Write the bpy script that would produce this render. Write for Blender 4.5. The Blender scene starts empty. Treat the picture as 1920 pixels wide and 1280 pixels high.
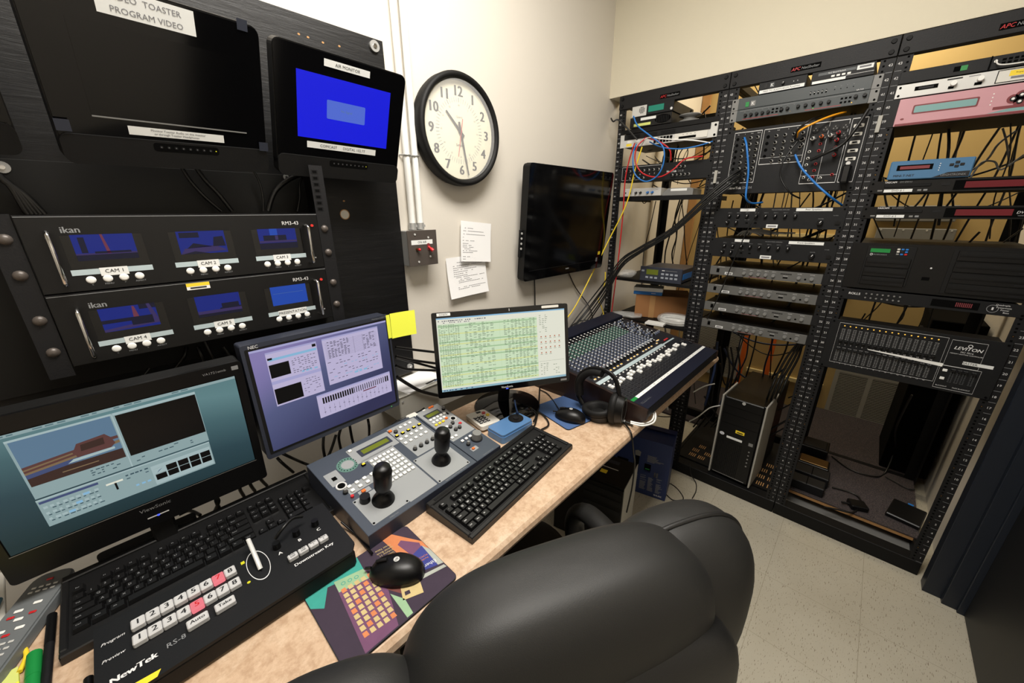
import bpy, math, random
from mathutils import Matrix, Vector
random.seed(7)
S = bpy.context.scene
COL = S.collection
# ------------------------------------------------------------------ camera, world, lights, exposure
cd = bpy.data.cameras.new('camera'); cam = bpy.data.objects.new('camera', cd); COL.objects.link(cam)
cd.sensor_width = 36; cd.lens = 13.2143; cd.clip_start = 0.02; cd.clip_end = 50
R = Matrix(((0.68384511, -0.72960516, -0.00567307), (-0.2414567, -0.21896191, -0.94538582), (0.68851618, 0.64786727, -0.32590408)))
right, down, fwd = R[0], R[1], R[2]
cam.matrix_world = Matrix(((right[0], -down[0], -fwd[0], -2.0488), (right[1], -down[1], -fwd[1], -1.2025), (right[2], -down[2], -fwd[2], 1.4786), (0, 0, 0, 1)))
S.camera = cam
S.view_settings.view_transform = 'Standard'; S.view_settings.look = 'None'
S.view_settings.exposure = 0.0; S.view_settings.gamma = 1.0
try: S.view_settings.use_curve_mapping = False
except Exception: pass
w = bpy.data.worlds.new('world'); S.world = w; w.use_nodes = True
w.node_tree.nodes['Background'].inputs[0].default_value = (0.9, 0.93, 1, 1); w.node_tree.nodes['Background'].inputs[1].default_value = 0.02
def area(name, loc, sx, sy, power, col, rot=(0, 0, 0)):
    l = bpy.data.lights.new(name, 'AREA'); l.shape = 'RECTANGLE'; l.size = sx; l.size_y = sy; l.energy = power; l.color = col
    o = bpy.data.objects.new(name, l); COL.objects.link(o); o.location = loc; o.rotation_euler = rot; return o
area('room_light', (-1.55, -0.85, 2.70), 1.15, 0.55, 57, (1.0, 0.95, 0.88))
area('rear_fill_light', (0.95, -0.85, 2.70), 0.5, 0.9, 20, (1.0, 0.88, 0.66))  # assumed lamp for the warm glow behind the racks, its source unseen

# ------------------------------------------------------------------ materials
MATS = {}
def lin(c):
    c = c / 255.0
    return c / 12.92 if c <= 0.04045 else ((c + 0.055) / 1.055) ** 2.4
def rgb(c): return (lin(c[0]), lin(c[1]), lin(c[2]), 1)
def mat(name, c, rough=0.5, metal=0.0, emit=0.0, spec=0.5, bump=0.0, bscale=200.0, var=0.0, vscale=12.0, coat=0.0):
    m = bpy.data.materials.new(name); m.use_nodes = True; nt = m.node_tree; b = nt.nodes['Principled BSDF']
    b.inputs['Base Color'].default_value = rgb(c); b.inputs['Roughness'].default_value = rough
    b.inputs['Metallic'].default_value = metal; b.inputs['Specular IOR Level'].default_value = spec
    b.inputs['Coat Weight'].default_value = coat
    if emit:
        b.inputs['Emission Color'].default_value = rgb(c); b.inputs['Emission Strength'].default_value = emit
        b.inputs['Base Color'].default_value = (0.004, 0.004, 0.004, 1); b.inputs['Specular IOR Level'].default_value = 0.25
    tc = nt.nodes.new('ShaderNodeTexCoord')
    if var or bump:
        n = nt.nodes.new('ShaderNodeTexNoise'); n.inputs['Scale'].default_value = vscale; n.inputs['Detail'].default_value = 5
        nt.links.new(tc.outputs['Object'], n.inputs['Vector'])
    if var:
        mx = nt.nodes.new('ShaderNodeMix'); mx.data_type = 'RGBA'; nt.links.new(n.outputs['Fac'], mx.inputs[0])
        a = rgb(c); mx.inputs[6].default_value = (a[0] * (1 - var), a[1] * (1 - var), a[2] * (1 - var), 1); mx.inputs[7].default_value = (a[0] * (1 + var), a[1] * (1 + var), a[2] * (1 + var), 1)
        nt.links.new(mx.outputs[2], b.inputs['Base Color'])
    if bump:
        n2 = nt.nodes.new('ShaderNodeTexNoise'); n2.inputs['Scale'].default_value = bscale; nt.links.new(tc.outputs['Object'], n2.inputs['Vector'])
        bp = nt.nodes.new('ShaderNodeBump'); bp.inputs['Strength'].default_value = bump; bp.inputs['Distance'].default_value = 0.002
        nt.links.new(n2.outputs['Fac'], bp.inputs['Height']); nt.links.new(bp.outputs['Normal'], b.inputs['Normal'])
    MATS[name] = m; return m
mat('wall', (214, 208, 197), 0.75, bump=0.15, bscale=90, var=0.015, vscale=2)
mat('wall_header', (212, 205, 184), 0.75, bump=0.15, bscale=90, var=0.015, vscale=2)
mat('tan', (186, 160, 106), 0.8, var=0.06, vscale=3)
mat('ceiling', (225, 222, 214), 0.9, bump=0.3, bscale=120)
mat('navy', (18, 25, 36), 0.45, bump=0.1, bscale=150)
mat('doorway_dark', (8, 10, 14), 0.5, var=0.1)  # near-black, the darkness of the doorway put into the colour
mat('black', (12, 12, 12), 0.6, spec=0.3, bump=0.1, bscale=400)
mat('blacksatin', (10, 10, 11), 0.38, spec=0.35)
mat('blackgloss', (7, 7, 8), 0.08)
mat('screenoff', (6, 6, 7), 0.12)
mat('hole', (3, 3, 3), 0.9, spec=0.1)
mat('rack', (19, 19, 21), 0.55, spec=0.3, bump=0.15, bscale=300)
mat('rackdark', (9, 9, 10), 0.6, spec=0.25)
mat('panelblack', (17, 18, 20), 0.55, spec=0.3, bump=0.1, bscale=500)
mat('sheet', (22, 22, 21), 0.6, spec=0.3, var=0.1)
mat('devgrey', (92, 92, 90), 0.45)
mat('kramgrey', (58, 64, 66), 0.45)
mat('silver', (205, 205, 202), 0.4, metal=0.2)
mat('steel', (178, 178, 176), 0.3, metal=0.45)
mat('steeldark', (84, 77, 72), 0.4, metal=0.2, var=0.1, vscale=30)
mat('chrome', (210, 210, 210), 0.12, metal=1.0)
mat('brass', (120, 95, 60), 0.35, metal=0.9)
mat('white', (236, 236, 232), 0.6)
mat('offwhite', (214, 212, 204), 0.6)
mat('label', (226, 228, 226), 0.5)
mat('strip', (176, 192, 196), 0.4)
mat('paper', (240, 240, 240), 0.8)
mat('ink', (25, 25, 28), 0.7)
mat('inkgrey', (120, 120, 125), 0.7)
mat('textwhite', (215, 215, 215), 0.6)
mat('textgrey', (130, 132, 134), 0.6)
mat('red', (190, 30, 36), 0.4)
mat('orange', (228, 110, 40), 0.45)
mat('orangecable', (236, 160, 30), 0.45)
mat('yellow', (240, 210, 50), 0.5)
mat('stickyyellow', (238, 244, 76), 0.7)
mat('stickypale', (206, 214, 120), 0.7)
mat('blue', (34, 112, 190), 0.45)
mat('darkblue', (24, 40, 72), 0.5)
mat('green', (24, 130, 60), 0.4)
mat('greenled', (90, 220, 90), emit=1.0)
mat('amber', (255, 196, 80), emit=1.2)
mat('redled', (255, 60, 50), emit=0.8)
mat('blueled', (70, 90, 255), emit=1.5)
mat('yellowled', (235, 225, 40), emit=1.0)
mat('grey', (120, 120, 118), 0.5)
mat('cable', (10, 10, 10), 0.4)
mat('leather', (27, 27, 26), 0.54, bump=0.12, bscale=900, spec=0.4)
mat('leatherdark', (15, 15, 15), 0.5, bump=0.12, bscale=700)
mat('ctl', (60, 67, 78), 0.42)
mat('ctlside', (44, 48, 60), 0.4)
mat('ctlpanel', (142, 145, 146), 0.45)
mat('lcdgreen', (98, 108, 24), 0.3)
mat('lcdteal', (40, 150, 120), emit=0.7)
mat('keyb', (13, 13, 14), 0.45)
mat('keycap', (14, 14, 15), 0.4)
mat('padblue', (64, 92, 138), 0.8, var=0.06, vscale=60)
mat('padedge', (20, 24, 34), 0.8)
mat('routerblue', (88, 130, 178), 0.35, metal=0.2)
mat('consoleblue', (15, 20, 38), 0.4)
mat('console', (26, 28, 34), 0.45)
mat('consoleside', (38, 26, 24), 0.35)
mat('knobgreen', (84, 120, 110), 0.5)
mat('knobblue', (98, 106, 126), 0.5)
mat('knobgrey', (150, 156, 166), 0.5)
mat('pink', (196, 146, 154), 0.4, var=0.08, vscale=8)
mat('maroon', (120, 50, 56), 0.4)
mat('teal', (120, 160, 160), 0.4)
mat('steelblue', (70, 114, 152), 0.4)
mat('dvdred', (112, 24, 30), emit=0.7)
mat('carton', (150, 104, 62), 0.85, var=0.06)
mat('cartonblue', (30, 46, 92), 0.55, var=0.25, vscale=5)
mat('cartontop', (22, 36, 90), 0.6)
mat('plastic', (190, 196, 200), 0.15, spec=0.8)
mat('metalgrey', (168, 166, 158), 0.45)
mat('clockface', (226, 222, 198), 0.5)
mat('wood', (168, 126, 78), 0.7, var=0.15, vscale=20)
mat('wood_pale', (226, 206, 150), 0.7)
mat('remotegrey', (104, 108, 110), 0.45)
mat('penteal', (20, 84, 104), 0.4)
mat('scrnblue', (10, 20, 215), emit=1.0)
mat('scrnbluebox', (78, 104, 204), emit=1.0)
mat('camblue', (12, 34, 128), emit=0.8)
mat('camblue2', (26, 70, 170), emit=0.9)
mat('camdark', (12, 14, 44), emit=0.7)
mat('campurple', (56, 44, 96), emit=0.8)
mat('camred', (112, 52, 72), emit=0.8)
mat('scrblack', (10, 9, 9), emit=0.7, rough=0.3)
mat('ui_teal', (84, 112, 118), emit=1.0)
mat('ui_tealdark', (52, 76, 86), emit=1.0)
mat('ui_panel', (136, 158, 160), emit=1.0)
mat('ui_panel2', (158, 178, 180), emit=1.0)
mat('ui_sky', (88, 116, 140), emit=1.0)
mat('ui_brown', (88, 56, 54), emit=1.0)
mat('ui_brown2', (56, 38, 34), emit=1.0)
mat('ui_tan', (120, 100, 74), emit=1.0)
mat('ui_ltblue', (130, 176, 208), emit=1.0)
mat('ui_deskblue', (62, 74, 112), emit=1.0)
mat('ui_violet', (118, 116, 160), emit=1.0)
mat('ui_lilac', (182, 174, 206), emit=1.0)
mat('ui_lilac2', (160, 158, 200), emit=1.0)
mat('ui_line', (70, 66, 84), emit=1.0)
mat('ui_white', (222, 222, 206), emit=1.0)
mat('ui_green', (200, 220, 186), emit=1.0)
mat('ui_green2', (160, 190, 148), emit=1.0)
mat('ui_yellow', (208, 216, 150), emit=1.0)
mat('ui_text', (96, 112, 92), emit=1.0)
mat('ui_task', (140, 176, 190), emit=1.0)
mat('ui_icon', (170, 80, 50), emit=1.0)

def nodemat(name):
    m = bpy.data.materials.new(name); m.use_nodes = True; MATS[name] = m
    nt = m.node_tree; return m, nt, nt.nodes, nt.links, nt.nodes['Principled BSDF']
def ramp(nt, stops):
    r = nt.nodes.new('ShaderNodeValToRGB'); e = r.color_ramp.elements
    while len(e) < len(stops): e.new(0.5)
    for i, (p, c) in enumerate(stops): e[i].position = p; e[i].color = rgb(c)
    return r
def noise(nt, sc, scale, detail=4, rough=0.5, src=None, rot=None, dist=0):
    tc = nt.nodes.new('ShaderNodeTexCoord'); mp = nt.nodes.new('ShaderNodeMapping'); mp.inputs['Scale'].default_value = sc
    if rot: mp.inputs['Rotation'].default_value = rot
    nt.links.new(tc.outputs['Object'], mp.inputs[0])
    n = nt.nodes.new('ShaderNodeTexNoise'); n.inputs['Scale'].default_value = scale; n.inputs['Detail'].default_value = detail; n.inputs['Roughness'].default_value = rough
    n.inputs['Distortion'].default_value = dist
    nt.links.new(mp.outputs[0], n.inputs['Vector']); return n
def mixc(nt, fac, a, b):
    mx = nt.nodes.new('ShaderNodeMix'); mx.data_type = 'RGBA'
    nt.links.new(fac, mx.inputs[0])
    for v, i in ((a, 6), (b, 7)):
        if isinstance(v, tuple): mx.inputs[i].default_value = rgb(v)
        else: nt.links.new(v, mx.inputs[i])
    return mx.outputs[2]
# laminate desk: pinkish beige marbling
m, nt, N, L, B = nodemat('laminate')
n = noise(nt, (1, 1, 1), 22, 9, 0.7, dist=0.9); r = ramp(nt, [(0.3, (186, 156, 128)), (0.5, (202, 174, 146)), (0.7, (214, 190, 164))]); L.new(n.outputs['Fac'], r.inputs[0])
n2 = noise(nt, (1, 1, 1), 70, 6, 0.7); r2 = ramp(nt, [(0.42, (255, 255, 255)), (0.62, (196, 178, 160))]); L.new(n2.outputs['Fac'], r2.inputs[0])
mx = nt.nodes.new('ShaderNodeMix'); mx.data_type = 'RGBA'; mx.blend_type = 'MULTIPLY'; mx.inputs[0].default_value = 0.45
L.new(r.outputs[0], mx.inputs[6]); L.new(r2.outputs[0], mx.inputs[7]); L.new(mx.outputs[2], B.inputs['Base Color']); B.inputs['Roughness'].default_value = 0.38
# vinyl tile floor: beige with dark flecks and fine joints
m, nt, N, L, B = nodemat('tile')
base = noise(nt, (1, 1, 1), 3, 3); rb = ramp(nt, [(0.3, (176, 169, 151)), (0.7, (188, 182, 165))]); L.new(base.outputs['Fac'], rb.inputs[0])
col = rb.outputs[0]
for sc, rt, th in (((50, 420, 1), (0, 0, 0.5), 0.685), ((46, 440, 1), (0, 0, -0.6), 0.69), ((56, 400, 1), (0, 0, 1.6), 0.70), ((52, 420, 1), (0, 0, 2.4), 0.70), ((220, 220, 1), (0, 0, 0), 0.72)):
    f = noise(nt, sc, 1.0, 1, 0.4, rot=rt); rr = ramp(nt, [(th + 0.022, (0, 0, 0)), (th + 0.05, (255, 255, 255))]); L.new(f.outputs['Fac'], rr.inputs[0])
    col = mixc(nt, rr.outputs[0], col, (98, 82, 60))
tc = nt.nodes.new('ShaderNodeTexCoord'); mp = nt.nodes.new('ShaderNodeMapping'); mp.inputs['Location'].default_value = (0.13, -0.049, 0); L.new(tc.outputs['Object'], mp.inputs[0])
bk = nt.nodes.new('ShaderNodeTexBrick'); bk.offset = 0; bk.inputs['Scale'].default_value = 1; bk.inputs['Brick Width'].default_value = 0.3048; bk.inputs['Row Height'].default_value = 0.3048; bk.inputs['Mortar Size'].default_value = 0.0007
bk.inputs['Color1'].default_value = (0, 0, 0, 1); bk.inputs['Color2'].default_value = (0, 0, 0, 1); bk.inputs['Mortar'].default_value = (1, 1, 1, 1); bk.inputs['Mortar Smooth'].default_value = 0
L.new(mp.outputs[0], bk.inputs['Vector']); col = mixc(nt, bk.outputs['Color'], col, (146, 138, 120)); L.new(col, B.inputs['Base Color']); B.inputs['Roughness'].default_value = 0.42
# black painted plywood
m, nt, N, L, B = nodemat('plywood')
n = noise(nt, (1.2, 1, 14), 5, 8, 0.7, dist=0.6); r = ramp(nt, [(0.35, (8, 8, 9)), (0.6, (16, 16, 17)), (0.8, (34, 34, 36))]); L.new(n.outputs['Fac'], r.inputs[0]); L.new(r.outputs[0], B.inputs['Base Color'])
bp = nt.nodes.new('ShaderNodeBump'); bp.inputs['Strength'].default_value = 0.3; bp.inputs['Distance'].default_value = 0.003; L.new(n.outputs['Fac'], bp.inputs['Height']); L.new(bp.outputs['Normal'], B.inputs['Normal']); B.inputs['Roughness'].default_value = 0.42; B.inputs['Specular IOR Level'].default_value = 0.4
# dark speckled carpet
m, nt, N, L, B = nodemat('carpet')
n = noise(nt, (1, 1, 1), 260, 3, 0.8); r = ramp(nt, [(0.35, (30, 26, 28)), (0.55, (66, 60, 62)), (0.68, (104, 86, 84))]); L.new(n.outputs['Fac'], r.inputs[0]); L.new(r.outputs[0], B.inputs['Base Color']); B.inputs['Roughness'].default_value = 0.95
bp = nt.nodes.new('ShaderNodeBump'); bp.inputs['Strength'].default_value = 0.8; bp.inputs['Distance'].default_value = 0.004; L.new(n.outputs['Fac'], bp.inputs['Height']); L.new(bp.outputs['Normal'], B.inputs['Normal'])
def gradscreen(name, stops, vec, off, noise_amt=0.0):
    m, nt, N, L, B = nodemat(name); tc = nt.nodes.new('ShaderNodeTexCoord'); d = nt.nodes.new('ShaderNodeVectorMath'); d.operation = 'DOT_PRODUCT'; d.inputs[1].default_value = vec
    L.new(tc.outputs['Object'], d.inputs[0]); ad = nt.nodes.new('ShaderNodeMath'); ad.operation = 'ADD'; ad.inputs[1].default_value = off; L.new(d.outputs['Value'], ad.inputs[0])
    r = ramp(nt, stops); L.new(ad.outputs[0], r.inputs[0]); L.new(r.outputs[0], B.inputs['Emission Color']); B.inputs['Emission Strength'].default_value = 1.0; B.inputs['Base Color'].default_value = (0.004, 0.004, 0.004, 1); B.inputs['Specular IOR Level'].default_value = 0.25
gradscreen('ui_necbg', [(0.0, (44, 44, 78)), (0.3, (60, 64, 100)), (0.6, (80, 86, 124)), (0.85, (116, 110, 158)), (1.0, (128, 118, 168))], (-1.6, 0, 3.0), 0.45)
gradscreen('ui_vslbg', [(0.0, (26, 46, 50)), (0.35, (42, 66, 74)), (0.6, (66, 96, 102)), (0.8, (92, 126, 130)), (1.0, (84, 118, 122))], (0.6, 0, 3.4), 0.45)
# clear plastic for bags and the clock glass
m, nt, N, L, B = nodemat('glass'); B.inputs['Base Color'].default_value = (1, 1, 1, 1); B.inputs['Roughness'].default_value = 0.03; B.inputs['Alpha'].default_value = 0.12; B.inputs['Specular IOR Level'].default_value = 0.6
m, nt, N, L, B = nodemat('bag'); B.inputs['Base Color'].default_value = (0.7, 0.7, 0.68, 1); B.inputs['Roughness'].default_value = 0.2; B.inputs['Alpha'].default_value = 0.35

# ------------------------------------------------------------------ mesh building
FR = Matrix(((1, 0, 0, 0), (0, 0, -1, 0), (0, 1, 0, 0), (0, 0, 0, 1)))   # panel frame (right, up, outwards) on a thing that faces -y
TOP = Matrix.Identity(4)
_glyph = {}
def glyphs(s, bold=False):
    k = s
    if k not in _glyph:
        c = bpy.data.curves.new('t', 'FONT'); c.body = s; c.size = 1; c.resolution_u = 2; c.align_x = 'CENTER'; c.align_y = 'CENTER'
        o = bpy.data.objects.new('t', c); me = bpy.data.meshes.new_from_object(o)
        v = [tuple(x.co) for x in me.vertices]; f = [tuple(p.vertices) for p in me.polygons]
        bpy.data.objects.remove(o); bpy.data.curves.remove(c); bpy.data.meshes.remove(me)
        if v:
            x0 = min(a[0] for a in v); x1 = max(a[0] for a in v); y0 = min(a[1] for a in v); y1 = max(a[1] for a in v)
        else: x0 = y0 = 0; x1 = y1 = 1
        _glyph[k] = (v, f, x0, x1, y0, y1)
    return _glyph[k]
class MB:
    def __init__(s, T=TOP): s.v = []; s.f = []; s.m = []; s.sm = []; s.T = T
    def add(s, vs, fs, m, smooth=False):
        o = len(s.v); s.v += [tuple(s.T @ Vector(p)) for p in vs]
        for f in fs: s.f.append(tuple(i + o for i in f)); s.m.append(m); s.sm.append(smooth)
        return s
    def box(s, x0, x1, y0, y1, z0, z1, m, bev=0.0):
        if bev <= 0:
            vs = [(x, y, z) for z in (z0, z1) for y in (y0, y1) for x in (x0, x1)]
            return s.add(vs, [(0, 2, 3, 1), (4, 5, 7, 6), (0, 1, 5, 4), (2, 6, 7, 3), (0, 4, 6, 2), (1, 3, 7, 5)], m)
        b = min(bev, abs(x1 - x0) / 2.01, abs(y1 - y0) / 2.01, abs(z1 - z0) / 2.01); X = (x0, x1); Y = (y0, y1); Z = (z0, z1); vs = []; idx = {}
        for i in (0, 1):
            for j in (0, 1):
                for k in (0, 1):
                    px, py, pz = X[i], Y[j], Z[k]; ix = px + (b if i == 0 else -b); iy = py + (b if j == 0 else -b); iz = pz + (b if k == 0 else -b)
                    idx[i, j, k] = len(vs); vs += [(px, iy, iz), (ix, py, iz), (ix, iy, pz)]
        fs = []
        for i in (0, 1): fs.append([idx[i, 0, 0], idx[i, 1, 0], idx[i, 1, 1], idx[i, 0, 1]][::(-1 if i == 0 else 1)])
        for j in (0, 1): fs.append([idx[0, j, 0] + 1, idx[1, j, 0] + 1, idx[1, j, 1] + 1, idx[0, j, 1] + 1][::(1 if j == 0 else -1)])
        for k in (0, 1): fs.append([idx[0, 0, k] + 2, idx[1, 0, k] + 2, idx[1, 1, k] + 2, idx[0, 1, k] + 2][::(-1 if k == 0 else 1)])
        for i in (0, 1):
            for j in (0, 1): fs.append([idx[i, j, 0], idx[i, j, 1], idx[i, j, 1] + 1, idx[i, j, 0] + 1][::(1 if (i + j) % 2 else -1)])
        for i in (0, 1):
            for k in (0, 1): fs.append([idx[i, 0, k], idx[i, 1, k], idx[i, 1, k] + 2, idx[i, 0, k] + 2][::(-1 if (i + k) % 2 else 1)])
        for j in (0, 1):
            for k in (0, 1): fs.append([idx[0, j, k] + 1, idx[1, j, k] + 1, idx[1, j, k] + 2, idx[0, j, k] + 2][::(1 if (j + k) % 2 else -1)])
        for i in (0, 1):
            for j in (0, 1):
                for k in (0, 1): fs.append([idx[i, j, k], idx[i, j, k] + 1, idx[i, j, k] + 2][::(1 if (i + j + k) % 2 else -1)])
        return s.add(vs, fs, m)
    def prism(s, pts, z0, z1, m, m_side=None, smooth=False):
        a = sum(pts[i][0] * pts[(i + 1) % len(pts)][1] - pts[(i + 1) % len(pts)][0] * pts[i][1] for i in range(len(pts)))
        if a < 0: pts = pts[::-1]
        n = len(pts); vs = [(x, y, z0) for x, y in pts] + [(x, y, z1) for x, y in pts]
        s.add(vs, [tuple(range(n))[::-1], tuple(range(n, 2 * n))], m)
        return s.add(vs, [(i, (i + 1) % n, n + (i + 1) % n, n + i) for i in range(n)], m_side or m, smooth)
    def rr(s, x0, x1, y0, y1, r, z0, z1, m, n=5, m_side=None):
        return s.prism(rrect(x0, x1, y0, y1, r, n), z0, z1, m, m_side, False)
    def quad(s, x0, x1, y0, y1, z, m): return s.add([(x0, y0, z), (x1, y0, z), (x1, y1, z), (x0, y1, z)], [(0, 1, 2, 3)], m)
    def poly(s, pts, z, m):
        a = sum(pts[i][0] * pts[(i + 1) % len(pts)][1] - pts[(i + 1) % len(pts)][0] * pts[i][1] for i in range(len(pts)))
        if a < 0: pts = pts[::-1]
        return s.add([(x, y, z) for x, y in pts], [tuple(range(len(pts)))], m)
    def cyl(s, x, y, r, z0, z1, m, n=14, r2=None, mt=None, smooth=True):
        r2 = r if r2 is None else r2
        vs = [(x + r * math.cos(6.28319 * i / n), y + r * math.sin(6.28319 * i / n), z0) for i in range(n)] + [(x + r2 * math.cos(6.28319 * i / n), y + r2 * math.sin(6.28319 * i / n), z1) for i in range(n)]
        s.add(vs, [(i, (i + 1) % n, n + (i + 1) % n, n + i) for i in range(n)], m, smooth)
        s.add(vs, [tuple(range(n))[::-1]], m); return s.add(vs, [tuple(range(n, 2 * n))], mt or m)
    def disc(s, x, y, r, z, m, n=20, ry=None):
        return s.add([(x + r * math.cos(6.28319 * i / n), y + (ry or r) * math.sin(6.28319 * i / n), z) for i in range(n)], [tuple(range(n))], m)
    def ring(s, x, y, r0, r1, z, m, n=32, a0=0, a1=6.28319, ry=1.0):
        vs = []
        for i in range(n + 1):
            t = a0 + (a1 - a0) * i / n; vs += [(x + r0 * math.cos(t), y + r0 * ry * math.sin(t), z), (x + r1 * math.cos(t), y + r1 * ry * math.sin(t), z)]
        return s.add(vs, [(2 * i, 2 * i + 1, 2 * i + 3, 2 * i + 2) for i in range(n)], m)
    def lathe(s, x, y, prof, m, n=24):
        vs = []; k = len(prof)
        for i in range(n):
            t = 6.28319 * i / n
            for r, z in prof: vs.append((x + r * math.cos(t), y + r * math.sin(t), z))
        fs = [(i * k + j, ((i + 1) % n) * k + j, ((i + 1) % n) * k + j + 1, i * k + j + 1) for i in range(n) for j in range(k - 1)]
        return s.add(vs, fs, m, True)
    def tube(s, pts, r, m, n=6, smoothpts=True, flat=1.0):
        pts = [Vector(p) for p in pts]
        if smoothpts and len(pts) > 2:
            q = []; P = [pts[0]] + pts + [pts[-1]]
            for i in range(1, len(P) - 2):
                for j in range(5):
                    t = j / 5.0; a, b, c, d = P[i - 1:i + 3]
                    q.append(0.5 * ((2 * b) + (c - a) * t + (2 * a - 5 * b + 4 * c - d) * t * t + (3 * b - a - 3 * c + d) * t ** 3))
            q.append(pts[-1]); pts = q
        vs = []; up = Vector((0.13, 0.21, 0.97))
        for i, p in enumerate(pts):
            d = (pts[min(i + 1, len(pts) - 1)] - pts[max(i - 1, 0)])
            d = d.normalized() if d.length > 1e-9 else Vector((0, 0, 1))
            if abs(d.dot(up)) > 0.98: up = Vector((0.9, 0.3, 0.1))
            a = d.cross(up).normalized(); up = a.cross(d).normalized(); b = up
            rr_ = r[min(i, len(r) - 1)] if isinstance(r, (list, tuple)) else r
            for k in range(n): t = 6.28319 * k / n; vs.append(tuple(p + a * (rr_ * math.cos(t)) + b * (rr_ * flat * math.sin(t))))
        N_ = len(pts); fs = [(i * n + k, i * n + (k + 1) % n, (i + 1) * n + (k + 1) % n, (i + 1) * n + k) for i in range(N_ - 1) for k in range(n)]
        s.add(vs, fs, m, True); return s.add(vs, [tuple(range(n))[::-1], tuple(range((N_ - 1) * n, N_ * n))], m)
    def sell(s, c, r, m, e=(0.5, 0.5), M=None, nu=32, nv=16, warp=None):
        pw = lambda a, e_: math.copysign(abs(a) ** e_, a)
        vs = []
        for j in range(nv + 1):
            ph = -math.pi / 2 + math.pi * j / nv
            for i in range(nu):
                th = 2 * math.pi * i / nu
                p = Vector((r[0] * pw(math.cos(ph), e[0]) * pw(math.cos(th), e[1]), r[1] * pw(math.cos(ph), e[0]) * pw(math.sin(th), e[1]), r[2] * pw(math.sin(ph), e[0])))
                if warp: p = Vector(warp(p))
                if M: p = M @ p
                vs.append(tuple(p + Vector(c)))
        fs = [(j * nu + i, j * nu + (i + 1) % nu, (j + 1) * nu + (i + 1) % nu, (j + 1) * nu + i) for j in range(nv) for i in range(nu)]
        return s.add(vs, fs, m, True)
    def text(s, x, y, t, h, m, z=0.0004, wd=None, rot=0.0, left=False, shear=0.0, bold=0):
        v, f, x0, x1, y0, y1 = glyphs(t); k = h / 0.72 ; kx = k
        if wd: kx = wd / max(x1 - x0, 1e-6)
        cx = x0 if left else (x0 + x1) / 2; c, sn = math.cos(rot), math.sin(rot); cy = (y0 + y1) / 2
        for q in range(bold + 1):
            o = q * h * 0.06
            s.add([(x + o + (kx * (a[0] - cx) + shear * k * (a[1] - cy)) * c - k * (a[1] - cy) * sn, y + kx * (a[0] - cx) * sn + k * (a[1] - cy) * c, z + q * 2e-5) for a in v], f, m)
        return s
    def label(s, x, y, w, h, t, th=None, m='label', mt='ink', z=0.0006, rot=0.0, lines=None):
        c, sn = math.cos(rot), math.sin(rot)
        s.add([(x + a * c - b * sn, y + a * sn + b * c, z) for a, b in ((-w / 2, -h / 2), (w / 2, -h / 2), (w / 2, h / 2), (-w / 2, h / 2))], [(0, 1, 2, 3)], m)
        if t: s.text(x, y, t, th or h * 0.5, mt, z + 0.0003, rot=rot)
        return s
    def build(s, name, parent=None, loc=None, rot=None, M=None, label=None, stuff=False):
        me = bpy.data.meshes.new(name); me.from_pydata(s.v, [], s.f)
        names = []
        for x in s.m:
            if x not in names: names.append(x)
        for x in names: me.materials.append(MATS[x])
        ix = {x: i for i, x in enumerate(names)}
        me.polygons.foreach_set('material_index', [ix[x] for x in s.m]); me.polygons.foreach_set('use_smooth', s.sm); me.update()
        o = bpy.data.objects.new(name, me); COL.objects.link(o)
        if parent: o.parent = parent
        if M is not None: o.matrix_local = M
        if loc: o.location = loc
        if rot: o.rotation_euler = rot
        if label: o['label'] = label
        if stuff: o['kind'] = 'stuff'
        return o
def rrect(x0, x1, y0, y1, r, n=5):
    out = []
    for cx, cy, a in ((x1 - r, y1 - r, 0), (x0 + r, y1 - r, 1), (x0 + r, y0 + r, 2), (x1 - r, y0 + r, 3)):
        for i in range(n + 1): t = (a + i / n) * math.pi / 2; out.append((cx + r * math.cos(t), cy + r * math.sin(t)))
    return out
def thing(name, label, cat, loc=(0, 0, 0), rot=(0, 0, 0), group=None):
    o = bpy.data.objects.new(name, None); COL.objects.link(o); o.empty_display_size = 0.05; o.location = loc; o.rotation_euler = rot
    return tag(o, label, cat, group)
def tag(o, label, cat, group=None):
    o['label'] = label; o['category'] = cat
    if group: o['group'] = group
    return o
def solo(mb, name, label, cat, loc=(0, 0, 0), rot=(0, 0, 0), group=None): return tag(mb.build(name, loc=loc, rot=rot), label, cat, group)
def struct(mb, name): o = mb.build(name); o['kind'] = 'structure'; return o
def many(name, proto, places, parent, base=None, limit=100):
    """copies of one small part at (x, y, z[, angle]) of the panel frame; sharing one mesh; beyond the limit one stuff mesh"""
    F = base if base is not None else TOP; first = None; out = []
    for i, pl in enumerate(places[:limit]):
        Mx = F @ Matrix.Translation(pl[:3]) @ (Matrix.Rotation(pl[3], 4, 'Z') if len(pl) > 3 else Matrix.Identity(4))
        if first is None: o = first = proto.build(name, parent, M=Mx)
        else: o = first.copy(); COL.objects.link(o); o.parent = parent; o.matrix_local = Mx
        out.append(o)
    if len(places) > limit:
        mb = MB(); mb.T = F
        for pl in places[limit:]:
            Mx = Matrix.Translation(pl[:3]) @ (Matrix.Rotation(pl[3], 4, 'Z') if len(pl) > 3 else Matrix.Identity(4))
            o = len(mb.v); mb.v += [tuple(F @ Mx @ Vector(p)) for p in proto.v]; mb.f += [tuple(i + o for i in f) for f in proto.f]; mb.m += proto.m; mb.sm += proto.sm
        mb.build(name, parent, stuff=True)
    return out
D2 = math.radians

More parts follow.
